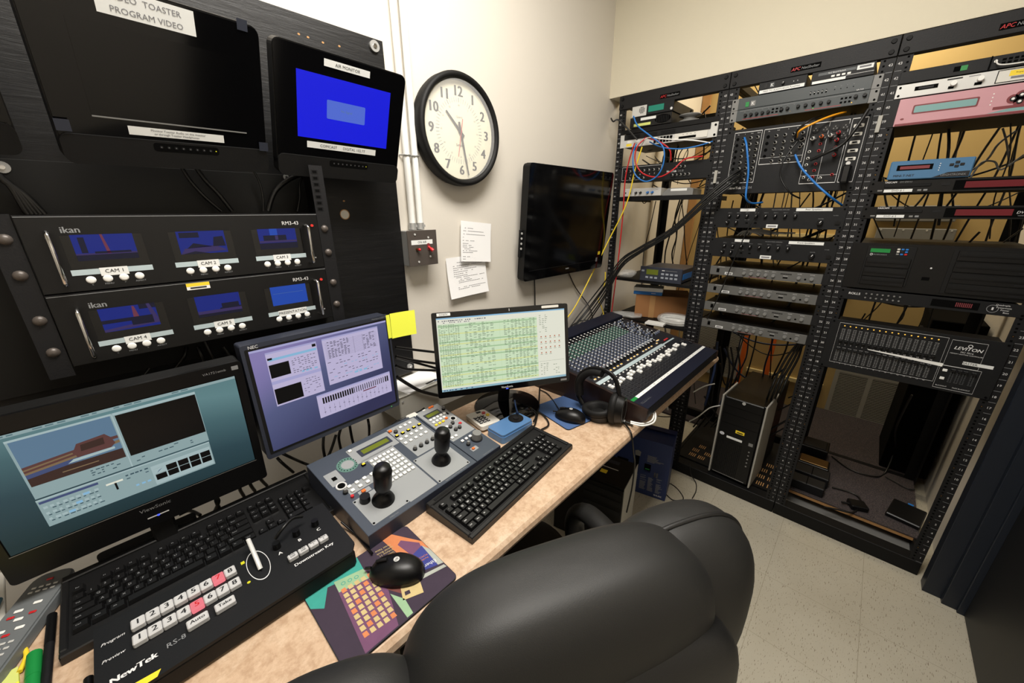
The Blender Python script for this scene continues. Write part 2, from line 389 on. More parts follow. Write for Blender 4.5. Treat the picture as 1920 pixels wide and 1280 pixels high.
# ------------------------------------------------------------------ the room
ZB = 0.068; U = 0.04445
def uz(k): return ZB + k * U
struct(MB().box(-3.6, 2.0, -1.95, 0.1, -0.08, 0.0, 'tile'), 'floor')
struct(MB().box(-3.6, 2.0, -3.0, 0.1, 2.75, 2.83, 'ceiling'), 'ceiling')
struct(MB().box(-3.6, 1.386, 0.0, 0.1, 0.0, 2.75, 'wall'), 'wall_left')
struct(MB().box(0.0, 0.12, -1.95, 0.0, 2.045, 2.75, 'wall_header'), 'wall_header')
struct(MB().box(1.386, 1.5, -1.95, 0.1, 0.0, 2.75, 'tan'), 'wall_rear')
struct(MB().box(-0.022, 1.386, -1.80, -1.705, 0.0, 2.045, 'wall'), 'wall_alcove_side')
struct(MB().box(-3.6, 1.386, -1.95, -1.86, 0.0, 2.75, 'wall'), 'wall_right')
struct(MB().box(-3.7, -3.6, -1.95, 0.1, 0.0, 2.75, 'wall'), 'wall_behind_camera')
mb = MB()
mb.box(-0.082, -0.022, -1.86, -1.653, 0, 2.2, 'navy', 0.002).box(-0.108, -0.082, -1.86, -1.705, 0, 2.2, 'navy', 0.002).box(-0.122, -0.108, -1.86, -1.745, 0, 2.2, 'navy', 0.002)
struct(mb, 'trim_1')
d = MB().box(-1.05, -0.122, -1.86, -1.763, 0.006, 2.1, 'doorway_dark', 0.003); struct(d, 'dark_doorway_1')  # dark slab stands in for the unlit doorway opening beside the black door
mb = MB().box(1.36, 1.386, -0.06, -0.004, 0.0, 2.4, 'wood'); struct(mb, 'trim_2')
# ceiling fixture above the desk and an assumed, unseen one in the rear room
def troffer(label, x, y, sx, sy):
    t = thing('ceiling_light', label, 'ceiling light', (x, y, 2.75))
    MB().box(-sx / 2 - .03, sx / 2 + .03, -sy / 2 - .03, -sy / 2, -.02, 0, 'white').box(-sx / 2 - .03, sx / 2 + .03, sy / 2, sy / 2 + .03, -.02, 0, 'white').box(-sx / 2 - .03, -sx / 2, -sy / 2, sy / 2, -.02, 0, 'white').box(sx / 2, sx / 2 + .03, -sy / 2, sy / 2, -.02, 0, 'white').build('frame', t)
troffer('white framed ceiling light above the desk', -1.55, -0.85, 1.2, 0.6)
troffer('white framed ceiling light in the rear room behind the racks', 0.8, -0.85, 0.56, 0.96)
# grille on the rear wall
t = thing('vent_grille', 'beige slatted return air grille low on the rear wall', 'vent', (1.383, -1.385, 0.03), (0, 0, -math.pi / 2))
f = MB(FR)
for a in ((-.19, .19, 0, .03), (-.19, .19, .345, .375), (-.19, -.165, .03, .345), (.165, .19, .03, .345), (-.012, .012, .03, .345)): f.box(*a, 0, .01, 'metalgrey')
f.quad(-.165, .165, .03, .345, .0005, 'hole'); f.build('frame', t)
s = MB(FR)
for i in range(26):
    v = .036 + i * .012
    for a, b in ((-.165, -.012), (.012, .165)): s.box(a, b, v, v + .006, .002, .009, 'metalgrey')
s.build('slats', t)

t = thing('vent_grille', 'beige slatted return air grille behind the left of the tower computer', 'vent', (1.383, -0.40, 0.12), (0, 0, -math.pi / 2))
f = MB(FR)
for a in ((-.19, .19, 0, .03), (-.19, .19, .495, .525), (-.19, -.165, .03, .495), (.165, .19, .03, .495)): f.box(*a, 0, .01, 'metalgrey')
f.quad(-.165, .165, .03, .495, .0005, 'hole'); f.build('frame', t)
s = MB(FR)
for i in range(38):
    v = .036 + i * .012; s.box(-.165, .165, v, v + .006, .002, .009, 'metalgrey')
s.build('slats', t)

# ------------------------------------------------------------------ racks
BAY = (-0.3265, -0.8535, -1.3805); HW = 0.2625
RZ = (0, 0, -math.pi / 2)
def rack(i, label):
    t = thing('open_rack', label, 'equipment rack', (0, BAY[i], 0), RZ, 'black open equipment racks standing in a row')
    for sd in (-1, 1):
        for back in (0, 1):
            p = MB(FR); a, b = (sd * HW, sd * 0.222); lo, hi = min(a, b), max(a, b); n = -0.70 if back else 0
            if back: p.box(lo, hi, .07, 1.985, n - .003, n, 'rackdark').box(sd * HW - .0015, sd * HW + .0015, .07, 1.985, n, n + .05, 'rackdark')
            else:
                p.box(lo, hi, .066, 1.985, -.003, 0, 'rack'); w0 = sd * (HW - .0015); p.box(w0 - .0012, w0 + .0012, .066, 1.985, -.055, -.003, 'rackdark')
                for k in range(43):
                    z = uz(k); c = sd * .2335; nx = sd * .2515
                    for dz in (.0063, .0222, .0381): p.quad(c - .003, c + .003, z + dz - .003, z + dz + .003, .0003, 'hole')
                    p.quad(min(sd * .243, sd * .2605), max(sd * .243, sd * .2605), z - .0007, z + .0007, .0004, 'textgrey')
                    p.text(nx, z + .0222, str(k + 1), .0085, 'textwhite', .0005)
                    if k % 3 == 1: p.disc(c, z + .0222, .0022, .0006, 'brass', 6)
            p.build('post', t)
    m_ = MB(FR).box(-HW, HW, 1.98, 2.042, -.03, .006, 'rack', .0015)
    m_.quad(-.045, .05, 1.994, 2.012, .0065, 'hole').text(-.028, 2.003, 'APC', .011, 'red', .007, shear=.2).text(.018, 2.003, 'NetShelter', .009, 'textgrey', .007, shear=.2)
    m_.build('top_beam', t)
    many('bolt', MB().cyl(0, 0, .008, 0, .004, 'rackdark', 12, .0065), [(x, z, .006) for x in (-.245, .245) for z in (1.995, 2.027)], t, FR)
    MB(FR).box(-HW, HW, 0.0, .066, -.06, .002, 'rackdark', .002).build('base_beam', t)
    MB(FR).box(-HW, HW, 1.99, 2.04, -.73, -.70, 'rackdark').build('rear_beam', t); MB(FR).box(-HW, HW, 0, .07, -.73, -.70, 'rackdark').build('rear_beam', t)
    for sd in (-1, 1): MB(FR).box(sd * HW - (.018 if sd > 0 else 0), sd * HW + (.018 if sd < 0 else 0), .0, .06, -.70, -.06, 'rackdark').build('side_rail', t); MB(FR).box(sd * HW - (.018 if sd > 0 else 0), sd * HW + (.018 if sd < 0 else 0), 2.0, 2.03, -.70, -.03, 'rackdark').build('side_rail', t)
    return t
rack(0, 'leftmost black open rack, next to the wall television')
rack(1, 'middle black open rack holding the tower computer at its foot')
rack(2, 'rightmost black open rack beside the navy door frame')
for i, y in ((0, -.590), (1, -1.117)):
    solo(MB(FR).box(-.006, .006, 0, .055, -.002, .0075, 'metalgrey', .001), 'joining_plate', 'pale narrow plate joining the %s at upper height' % ('left and middle racks' if i == 0 else 'middle and right racks'), 'bracket', (-0.001, y, 1.60 if i == 0 else 1.745), RZ)

def dev(name, label, cat, bay, z0, z1, w=.4826, depth=.3, pm='panelblack', cm='rackdark', u0=None, x=0.0, face=.003, group=None, ears=None, ew=.02, chas=None):
    """rack unit: Empty at the bottom centre of its front, with chassis and front panel"""
    t = thing(name, label, cat, (x, BAY[bay], z0), RZ, group); H = z1 - z0
    if u0 is None: a, b = -w / 2, w / 2
    else: a, b = u0, u0 + w
    ca, cb = max(a, -.219) + (.0008), min(b, .219) - .0008
    MB(FR).box(ca, cb, .001, H - .001, -depth, 0, chas or cm, .001).build('chassis', t)
    p = MB(FR)
    if ears: p.box(a, a + ew, .0006, H - .0006, .0002, face, ears).box(b - ew, b, .0006, H - .0006, .0002, face, ears); p.box(a + ew, b - ew, .0006, H - .0006, 0, face + .004, pm, .0008); face += .004
    else: p.box(a, b, .0006, H - .0006, .0002, face, pm, .0008)
    return t, p, H, face
def screws(p, H, w, z=.0033, m='hole'):
    for x in (-w / 2 + .009, w / 2 - .009):
        for y in ([H / 2] if H < .03 else [.009, H - .009]): p.cyl(x, y, .0035, z, z + .0015, m, 8)
def knob(r, h, m='blacksatin', tick='textwhite', base=None):
    k = MB();
    if base: k.cyl(0, 0, r * 1.25, 0, h * .2, base, 12)
    k.cyl(0, 0, r, 0, h, m, 12, r * .82)
    if tick: k.box(-r * .12, r * .12, 0, r * .8, h, h + .0004, tick)
    return k
def at(o, nm, proto, pl, z): return many(nm, proto, [(a[0], a[1], z) + tuple(a[2:]) for a in pl], o, FR)

for i_, z_ in enumerate((1.292, .955, .222)): struct(MB().box(1.362, 1.386, -1.15, -.65, z_, z_ + .03, 'wood_pale'), 'trim_%d' % (i_ + 3))
# ---- left rack
def shelf(bay, z0, z1, label, depth=.5, slots=True):
    t = thing('rack_shelf', label, 'shelf', (0, BAY[bay], z0), RZ); H = z1 - z0
    p = MB(FR).box(-.24, .24, 0, H, 0, .003, 'rackdark').box(-.219, .219, H - .003, H, -depth, 0, 'rackdark').box(-.219, -.216, 0, H, -depth, 0, 'rackdark').box(.216, .219, 0, H, -depth, 0, 'rackdark')
    p.build('tray', t); return t
t = thing('audio_receiver', 'small silver and black unit with teal display, top left of left rack', 'rack unit', (0, BAY[0], 1.935), RZ)
MB(FR).box(-.183, .026, 0, .046, -.26, .001, 'panelblack', .001).build('chassis', t)
p = MB(FR).box(-.185, -.108, 0, .047, .001, .008, 'silver', .001).box(-.108, .028, 0, .047, .001, .008, 'panelblack', .001)
for i in range(5):
    for j in range(5):
        if (i - 2) ** 2 + (j - 2) ** 2 < 7: p.quad(-.144 + i * .006 - .002, -.144 + i * .006 + .002, .012 + j * .006, .016 + j * .006, .0085, 'hole')
p.disc(.018, .011, .006, .0085, 'textwhite', 12); p.build('front_panel', t)
MB(FR).quad(-.098, -.02, .012, .038, .0085, 'lcdteal').build('display', t)
t = thing('speaker_unit', 'black unit with oval speaker grille and pale labels beneath the silver unit', 'rack unit', (0, BAY[0], 1.8845), RZ)
MB(FR).box(-.19, .022, 0, .0485, -.24, .002, 'panelblack', .001).build('chassis', t)
p = MB(FR).box(-.192, .024, 0, .048, .002, .007, 'blacksatin', .001).label(-.095, .036, .08, .012, '', z=.0075).label(-.125, .012, .09, .012, '', m='stickypale', z=.0075); p.build('front_panel', t)
g = MB(FR); g.disc(-.02, .024, .04, .0075, 'hole', 24, .019)
for i in range(8): g.box(-.05 + i * .008, -.048 + i * .008, .01, .038, .0076, .009, 'rack')
g.build('speaker_grille', t)
solo(MB().lathe(0, 0, [(0, 0), (.045, 0), (.05, .008), (.045, .012), (.03, .015), (.03, .028), (.05, .03), (.05, .036), (0, .038)], 'grey'), 'cable_spool', 'round grey puck on the top shelf of the left rack', 'puck', (.07, -.41, 1.884))
shelf(0, 1.862, 1.882, 'uppermost black shelf of the left rack above the network switch', .35)
t, p, H, fz = dev('network_switch', 'white and black network switch with many cables in the left rack', 'network switch', 0, 1.797, 1.860, pm='silver', cm='panelblack', depth=.26)
p.box(-.218, .21, .036, H - .001, fz, fz + .003, 'panelblack', .001)
for k in range(3):
    for q in range(3): p.box(-.2 + k * .09, -.13 + k * .09, .041 + q * .006, .043 + q * .006, fz + .003, fz + .0035, 'hole')
p.box(.05, .20, .006, .034, fz, fz + .004, 'offwhite'); p.box(.07, .15, .01, .02, fz + .004, fz + .005, 'hole')
for k in range(6):
    for q in (0, 1): p.box(-.055 + k * .016, -.043 + k * .016, .007 + q * .014, .018 + q * .014, fz, fz + .003, 'hole')
p.label(-.165, .027, .07, .01, '', z=fz + .0003).label(-.19, .012, .03, .012, '', m='yellow', z=fz + .0003)
for k in range(4): p.disc(.09 + k * .018, .028, .0018, fz + .0045, 'hole', 6)
p.box(.222, .24, .001, H - .001, .003, .006, 'silver')
for q in (.01, .05): p.cyl(.231, q, .005, .006, .008, 'hole', 10)
p.build('front_panel', t)
t, p, H, fz = dev('patch_panel', 'black breakout panel with numbered connectors in the left rack', 'patch panel', 0, 1.626, 1.708, depth=.08)
p.text(.03, .040, 'NewTek', .010, 'textwhite', fz + .0003, left=True, bold=1).text(.085, .040, 'SX-8', .010, 'textgrey', fz + .0003, left=True)
for k in range(8): p.text(-.19 + k * .026, .036, str(k + 1), .007, 'textwhite', fz + .0003)
p.box(-.215, .0, .074, .0752, fz, fz + .0004, 'textwhite').box(-.215, -.214, .01, .075, fz, fz + .0004, 'textwhite').box(-.215, -.1, .01, .0112, fz, fz + .0004, 'textwhite').box(-.001, .0, .06, .075, fz, fz + .0004, 'textwhite')
screws(p, H, .4826); p.build('front_panel', t)
bnc = MB().cyl(0, 0, .0062, 0, .003, 'steel', 10).cyl(0, 0, .0042, .003, .012, 'steel', 10, mt='hole')
at(t, 'connector', bnc, [(-.195 + k * .026, .054) for k in range(8)] + [(-.195 + k * .026, .018) for k in range(5)] + [(.075 + .02 * k, .058) for k in range(3)] + [(.06 + .02 * k, .022) for k in range(5)], fz)
shelf(0, 1.531, 1.553, 'black shelf of the left rack under the silver box with blue knobs', .4)
t = thing('control_box', 'small silver box with four knobs on a left rack shelf', 'audio box', (-.004, BAY[0], 1.5535), RZ)
MB(FR).box(-.195, .012, 0, .038, -.16, 0, 'offwhite', .002).build('chassis', t)
MB(FR).box(-.198, .014, 0, .040, 0, .005, 'silver', .002).quad(-.185, -.178, .015, .022, .0055, 'ink').quad(-.16, -.15, .012, .022, .0055, 'ink').quad(-.016, -.002, .031, .0325, .0056, 'inkgrey').build('front_panel', t)
at(t, 'knob', knob(.0065, .012, 'blue'), [(-.055, .018), (-.03, .018)], .005); at(t, 'knob', knob(.0065, .012, 'blacksatin'), [(-.12, .018), (-.095, .018)], .005)
t = thing('modem', 'grey wedge shaped unit beside the silver knob box', 'converter', (.0, BAY[0], 1.5535), RZ)
MB(FR).prism([(.02, 0), (.17, 0), (.17, .028), (.15, .034), (.045, .034), (.02, .012)], -.12, 0, 'grey').build('body', t)
MB(FR).quad(.06, .14, .02, .031, .0006, 'label').build('label', t)
shelf(0, 1.095, 1.109, 'black shelf of the left rack under the blue unit', .5)
t = thing('playback_unit', 'dark blue unit with green display and eight keys on a rack shelf', 'rack unit', (.0, BAY[0], 1.110), (0, 0, -math.pi / 2 + .02))
MB(FR).box(-.048, .172, .004, .074, -.24, 0, 'ctlside', .002).box(.172, .1735, .02, .05, -.2, -.02, 'blue').build('chassis', t)
p = MB(FR).box(-.052, .176, 0, .080, 0, .01, 'ctlside', .003).quad(.07, .085, .063, .067, .0103, 'textwhite').quad(.09, .15, .064, .066, .0103, 'textgrey'); p.build('front_panel', t)
MB(FR).box(-.015, .05, .038, .066, .010, .011, 'lcdgreen').build('display', t)
at(t, 'button', MB().box(-.008, .008, -.005, .005, 0, .002, 'knobgrey', .001), [(.075 + k * .024, .046) for k in range(4)] + [(.075 + k * .024, .026) for k in range(4)] + [(-.035, .056), (-.01, .022), (.015, .022), (.04, .022)], .010)
shelf(0, .862, .876, 'lowest visible black shelf of the left rack, above the mixing desk', .5)
t = thing('cardboard_box', 'brown cardboard box on the lower left rack shelf', 'box', (.12, -.36, .8765), (0, 0, -1.15))
MB(FR).box(-.14, .16, 0, .13, -.22, 0, 'carton', .002).box(-.06, -.03, 0, .131, .0, .0006, 'wood').build('body', t)
MB(FR).box(-.14, .16, .13, .132, -.22, -.112, 'carton').box(-.14, .16, .13, .132, -.108, 0, 'carton').build('flap', t)
t = thing('small_box', 'flat white and blue box on top of the brown cardboard box', 'box', (.10, -.285, 1.0092), (0, 0, -1.25))
MB(FR).box(-.08, .08, 0, .02, -.1, 0, 'blue', .001).quad(.02, .045, .009, .012, .0004, 'textwhite').build('base', t)
MB(FR).box(-.081, .081, .02, .042, -.101, .001, 'white', .001).build('lid', t)
t = thing('cable_coil', 'coil of white cable in a clear bag on the lower shelf', 'coiled cable', (.06, -.475, .877))
c = MB()
for k in range(6): c.tube([((.052 + .003 * (k % 3)) * math.cos(a / 3.5) + .0, (.075 - .003 * (k % 2)) * math.sin(a / 3.5), .006 + k * .006) for a in range(23)], .0035, 'white', 6)
c.build('coil', t); MB().sell((0, 0, .028), (.075, .095, .027), 'bag', (.8, .8), nu=20, nv=8, warp=lambda q: (q.x, q.y, q.z)).build('bag', t)
solo(MB().box(-.03, .03, -.05, .05, 0, .01, 'white'), 'card', 'white card lying at the front of the lower rack shelf', 'card', (-.018, -.40, .877), (0, 0, .1))
solo(MB().sell((0, 0, .012), (.05, .09, .011), 'bag', (.7, .7), nu=20, nv=8, warp=lambda q: (q.x, q.y, q.z + .004 * math.sin(q.x * 90) * math.cos(q.y * 70))), 'plastic_bag', 'crumpled grey plastic bag on the lower rack shelf beside the post', 'bag', (.03, -.2, .877), (0, 0, .3))
solo(MB().sell((0, 0, .02), (.05, .05, .018), 'bag', (.8, .8), nu=16, nv=8, warp=lambda q: (q.x + .004 * math.sin(q.z * 200), q.y, q.z + .005 * math.sin(q.x * 80))), 'plastic_bag', 'clear plastic bag beside the dark blue unit', 'bag', (.05, -.17, 1.110))

# ---- middle rack
for nm, lb, u0, w_, txt in (('video_amplifier', 'small black amplifier labelled for the auditorium plasmas', -.148, .163, 0), ('video_switcher', 'small black switcher with four lit keys and white bar code', .029, .184, 1)):
    t = thing(nm, lb, 'video unit', (0, BAY[1], uz(42.05)), RZ)
    MB(FR).box(u0 + .002, u0 + w_ - .002, 0, .0405, -.17, 0, 'rackdark').build('chassis', t)
    p = MB(FR).box(u0, u0 + w_, 0, .0415, 0, .006, 'panelblack', .001)
    if not txt:
        p.label(u0 + w_ / 2, .0075, w_ - .01, .012, 'FEED TO AUDITORIUM PLASMAS', .0062, z=.0064).box(u0 + .04, u0 + .055, .019, .035, .006, .007, 'kramgrey').text(u0 + .0475, .027, 'K', .012, 'textwhite', .0073, bold=1).box(u0 + .02, u0 + .03, .018, .034, .006, .008, 'blacksatin')
        p.disc(u0 + .12, .026, .0015, .0064, 'textwhite', 6).disc(u0 + .133, .026, .0015, .0064, 'textwhite', 6); p.build('front_panel', t)
        at(t, 'knob', knob(.006, .01), [(u0 + .085, .026, -.7)], .006)
    else:
        p.box(u0 + .02, u0 + .13, .026, .035, .006, .0065, 'kramgrey').text(u0 + .075, .0305, 'VLC Board Switch', .005, 'textwhite', .0068).label(u0 + .155, .030, .045, .014, '', z=.0064).quad(u0 + .139, u0 + .171, .028, .034, .0068, 'inkgrey').label(u0 + .055, .006, .1, .009, '', z=.0064).quad(u0 + .105, u0 + .182, .012, .0132, .0064, 'textwhite')
        p.build('front_panel', t); at(t, 'button', MB().box(-.005, .005, -.003, .003, 0, .002, 'white'), [(u0 + .066 + k * .0155, .018) for k in range(4)], .006)
t, p, H, fz = dev('video_scaler', 'dark grey processor with green power key, upper of a pair', 'rack unit', 1, uz(41), uz(42), pm='kramgrey', ears='grey', ew=.026, depth=.2)
p.box(-.187, -.174, .008, .026, fz, fz + .002, 'green').box(-.168, -.15, .008, .028, fz, fz + .001, 'grey').text(-.159, .018, 'K', .013, 'textwhite', fz + .0013, bold=1)
for k in range(5): p.quad(.035 + k * .012, .039 + k * .012, .012, .024, fz + .0004, 'hole').quad(.035 + k * .012, .0385 + k * .012, .019, .021, fz + .0006, 'textwhite')
for k in range(4): p.disc(.11 + k * .018, .018, .0018, fz + .0004, 'hole', 6); p.text(.11 + k * .018, .027, 'IN', .003, 'textgrey', fz + .0004)
p.text(.185, .004, 'VP-719', .005, 'textwhite', fz + .0004); screws(p, H, .4826); p.build('front_panel', t)
t, p, H, fz = dev('audio_mixer', 'dark grey rack unit with a row of small knobs, lower of a pair', 'rack unit', 1, uz(40), uz(41), pm='kramgrey', ears='grey', ew=.026, depth=.2)
p.quad(-.205, .20, .038, .0392, fz + .0004, 'textgrey').quad(-.19, -.06, .006, .0072, fz + .0004, 'red').quad(.03, .14, .006, .0072, fz + .0004, 'red')
for k in range(9): p.text(-.185 + k * .022, .034, 'IN', .003, 'textgrey', fz + .0004)
p.quad(-.02, -.018, .01, .012, fz, 'amber').disc(.055, .010, .002, fz + .0005, 'greenled', 6).disc(.17, .010, .002, fz + .0005, 'amber', 6)
for k in range(6): p.box(-.085 + (k % 3) * .014, -.077 + (k % 3) * .014, .014 + (k // 3) * .011, .020 + (k // 3) * .011, fz, fz + .001, 'hole').box(.135 + (k % 3) * .012, .142 + (k % 3) * .012, .012 + (k // 3) * .013, .018 + (k // 3) * .013, fz, fz + .001, 'hole')
screws(p, H, .4826); p.build('front_panel', t)
at(t, 'knob', knob(.0065, .012, tick=None), [(-.18 + k * .021, .02, k) for k in range(5)] + [(-.05, .022), (-.03, .022)] + [(.005 + k * .024, .024) for k in range(5)] + [(.178, .028), (.203, .028)], fz)
t, p, H, fz = dev('breakout_panel', 'large black breakout panel covered in connectors in the middle rack', 'patch panel', 1, uz(33.35), uz(39.3), depth=.1)
def frame(p, a, b, c, d_, z, hv=.0012):
    p.quad(a, b, d_ - hv * 2, d_, z, 'textwhite').quad(a, b, c, c + hv * 2, z, 'textwhite').quad(a, a + hv, c, d_, z, 'textwhite').quad(b - hv, b, c, d_, z, 'textwhite')
frame(p, -.21, -.105, .045, .252, fz + .0004); frame(p, -.098, .055, .115, .252, fz + .0004); frame(p, .062, .18, .03, .252, fz + .0004); frame(p, .186, .232, .03, .252, fz + .0004)
p.quad(-.098, .055, .14, .141, fz + .0005, 'textwhite').quad(.12, .121, .03, .25, fz + .0005, 'textwhite').quad(.062, .18, .06, .061, fz + .0005, 'textwhite')
p.text(-.175, .025, 'NewTek', .011, 'textwhite', fz + .0004, bold=1).text(-.125, .025, 'SX-84', .011, 'textgrey', fz + .0004)
for k in range(4): p.text(-.195 + k * .026, .243, ('IN', '1', 'Y-C', 'OUT')[k], .004, 'textwhite', fz + .0004); p.text(-.08 + k * .034, .243, ('IN', 'R-Y', 'Y', 'OUT')[k], .004, 'textwhite', fz + .0004)
for k in range(8): p.text(-.205, .225 - k * .024, str(k + 1), .005, 'textgrey', fz + .0004)
screws(p, H, .4826); p.build('front_panel', t)
at(t, 'connector', bnc, [(-.17 + c_ * .026, .225 - r_ * .024) for c_ in range(3) for r_ in range(8)] + [(-.05 + c_ * .03, .222 - r_ * .025) for c_ in range(4) for r_ in range(3)] + [(-.05 + c_ * .03, .150) for c_ in range(3)] + [(-.05 + c_ * .03, .126) for c_ in range(3)] + [(.045, .20), (.045, .18)], fz)
at(t, 'socket', MB().cyl(0, 0, .006, 0, .002, 'rackdark', 10, mt='hole'), [(-.195, .225 - r_ * .024) for r_ in range(8)] + [(-.08, .222 - r_ * .025) for r_ in range(4)], fz)
at(t, 'audio_socket', MB().cyl(0, 0, .0125, 0, .003, 'blacksatin', 18).disc(0, .004, .0022, .0032, 'grey', 6).disc(-.005, -.003, .0022, .0032, 'grey', 6).disc(.005, -.003, .0022, .0032, 'grey', 6), [(.08 + c_ * .03, .228 - r_ * .028) for c_ in range(4) for r_ in range(2)], fz)
rca = lambda m_: MB().cyl(0, 0, .0052, 0, .002, 'white', 10, mt=m_).cyl(0, 0, .0032, .002, .007, 'silver', 8, mt='hole')
at(t, 'phono_socket', rca('red'), [(.105, .175 - k * .024) for k in range(6)] + [(.165, .06)], fz); at(t, 'phono_socket', rca('white'), [(.075, .150 - k * .024) for k in range(5)] + [(.13, .05), (.095, .045)], fz)
at(t, 'serial_port', MB().rr(-.015, .015, -.006, .006, .003, 0, .002, 'offwhite').rr(-.009, .009, -.004, .004, .002, .002, .005, 'steel').quad(-.007, .007, -.0025, .0025, .0052, 'hole'), [(.209, .225 - k * .028) for k in range(5)], fz)
plug = lambda m_: MB().cyl(0, 0, .006, 0, .018, m_, 10).cyl(0, 0, .004, .018, .034, 'cable', 8)
for i, (a, b, m_, lb) in enumerate(((.105, .2, 'orange', 'orange'), (.155, .207, 'red', 'topmost red'), (.155, .182, 'red', 'second red'), (.158, .154, 'red', 'third red'), (.158, .13, 'red', 'lowest red'), (.078, .195, 'white', 'left white'), (.132, .2, 'white', 'right white'))):
    solo(MB(FR).cyl(0, 0, .0065, 0, .02, m_, 10).cyl(0, 0, .004, .02, .036, 'cable', 8), 'audio_plug', '%s audio plug in the breakout panel' % lb, 'plug', (-.0075, BAY[1] - a, uz(33.35) + b), RZ)
solo(MB(FR).box(-.014, .014, -.035, .03, 0, .04, 'cable', .006).cyl(0, .035, .007, .005, .03, 'silver', 10), 'connector_plug', 'big black connector plug at the lower right of the breakout panel', 'plug', (-.0075, BAY[1] - .208, uz(33.35) + .06), RZ)
for i, (z, tx, lb) in enumerate(((30.02, 'Rear Speakers', 'black mixer amplifier labelled Rear Speakers in the middle rack'), (27.0, 'Front Speakers', 'black mixer amplifier labelled Front Speakers in the middle rack'))):
    t, p, H, fz = dev('mixer_amplifier', lb, 'amplifier', 1, uz(z), uz(z + 1.97), depth=.3)
    p.label(-.105, .078, .06, .012, '#1' if i == 0 else '#2', .006, z=fz + .0004).label(.135, .078, .12, .012, tx, .007, z=fz + .0004).label(.0, .010, .043, .015, '', z=fz + .0004).quad(-.016, .016, .007, .013, fz + .0009, 'inkgrey')
    p.text(.02, .078, 'MA 8120 MIXER AMPLIFIER', .004, 'textgrey', fz + .0004)
    for k in range(8): p.text(-.175 + k * .036, .066, 'INPUT %d' % (k + 1), .0032, 'textgrey', fz + .0004)
    p.text(-.175, .036, 'BASS', .0032, 'textgrey', fz + .0004).text(-.14, .036, 'TREBLE', .0032, 'textgrey', fz + .0004).text(-.1, .036, 'BASS CUT', .0032, 'textgrey', fz + .0004).text(.165, .042, 'MASTER', .0035, 'textgrey', fz + .0004).text(.22 - .01, .055, 'POWER', .0032, 'textgrey', fz + .0004)
    p.box(-.105, -.095, .020, .025, fz, fz + .001, 'hole').box(-.07, -.06, .020, .025, fz, fz + .001, 'hole'); p.box(.213, .228, .02, .033, fz, fz + .004, 'blacksatin'); screws(p, H, .4826); p.build('front_panel', t)
    at(t, 'knob', knob(.0075, .014), [(-.175 + k * .036, .052, -.8 + .2 * ((k * 5) % 4)) for k in range(8)] + [(-.178, .024, .9), (-.142, .024, -.3)], fz)
    at(t, 'volume_knob', knob(.011, .016), [(.165, .026, -.5)], fz)
for i, z in enumerate((25.02, 23.02, 21.02, 18.98)):
    t, p, H, fz = dev('zone_amplifier', 'grey one unit amplifier with nine round knobs, %s of the four' % ('topmost', 'second from top', 'third from top', 'lowest')[i], 'amplifier', 1, uz(z), uz(z + .97), pm='devgrey', depth=.3, ears='rack', ew=.022, group='grey one unit amplifiers in the middle rack')
    p.box(-.19, -.178, .014, .032, fz, fz + .0015, 'hole').label(-.135, .012, .034, .011, '', z=fz + .0004).quad(-.148, -.122, .009, .015, fz + .0008, 'inkgrey')
    for k in range(5): p.text(-.07 + k * .029, .036, 'INPUT %d' % (k + 1), .003, 'textwhite', fz + .0004)
    for k in range(9): p.quad(.072 + k * .0046, .075 + k * .0046, .029, .034, fz + .0004, 'hole')
    p.quad(.082, .1, .012, .018, fz + .0004, 'hole').text(.091, .023, 'SPEAKERS', .003, 'textwhite', fz + .0004).text(.14, .036, 'MASTER', .003, 'textwhite', fz + .0004).text(.185, .036, 'PHONES', .003, 'textwhite', fz + .0004).disc(.163, .016, .004, fz + .0005, 'hole', 10).quad(-.05, .02, .0045, .0052, fz + .0004, 'red').text(-.17, .04, 'MIXER AMPLIFIER', .0028, 'textwhite', fz + .0004)
    p.build('front_panel', t)
    at(t, 'knob', MB().cyl(0, 0, .0075, 0, .001, 'textgrey', 14).cyl(0, 0, .0066, .001, .009, 'grey', 14), [(-.07 + k * .029, .02) for k in range(5)] + [(.14, .02), (.185, .02)], fz)
# base tray with slots
for i, b in ((1, BAY[1]),):
    t = thing('rack_shelf', 'slotted black floor tray of the middle rack under the tower', 'shelf', (.0, b, .064), RZ)
    p = MB(FR).box(-.243, .243, .003, .010, -.6, -.061, 'rackdark')
    p.build('tray', t)
    q = MB()
    for (cx, cy) in [(-.20, .10), (-.15, .10), (-.20, .16), (-.13, .16), (-.18, .22), (.16, .08), (.21, .08), (.15, .15), (.2, .15), (.15, .22), (.2, .22), (.17, .29)]:
        for k in range(4): q.box(cx + k * .010, cx + k * .010 + .004, cy, cy + .035, .0101, .0105, 'wood')
    q.build('slots', t)
t = thing('tower_computer', 'black tower computer with grey edges at the foot of the middle rack', 'computer', (.035, -.893, .0745), (0, 0, -math.pi / 2 - .06))
MB(FR).box(-.096, .096, .005, .475, -.46, 0, 'blacksatin', .003).build('case', t)
p = MB(FR)
p.box(-.09, .09, .01, .478, 0, .018, 'blacksatin', .004)
for k in range(14): p.box(-.083 + k * .0085, -.080 + k * .0085, .02, .225, .018, .021, 'black')
p.label(-.01, .252, .075, .013, '', z=.0185).label(.01, .298, .042, .018, '', m='yellow', z=.0185).quad(-.004, .024, .293, .299, .0189, 'ink').label(.068, .252, .02, .018, '', z=.0185, m='grey')
p.disc(-.072, .262, .012, .0185, 'textwhite', 16, .009).text(-.072, .262, 'intel', .006, 'blue', .0188).disc(.0, .466, .008, .0185, 'silver', 14).text(0, .466, 'hp', .007, 'ink', .0188)
for z in (.33, .385, .43): p.box(-.085, .085, z, z + .0015, .018, .0185, 'hole')
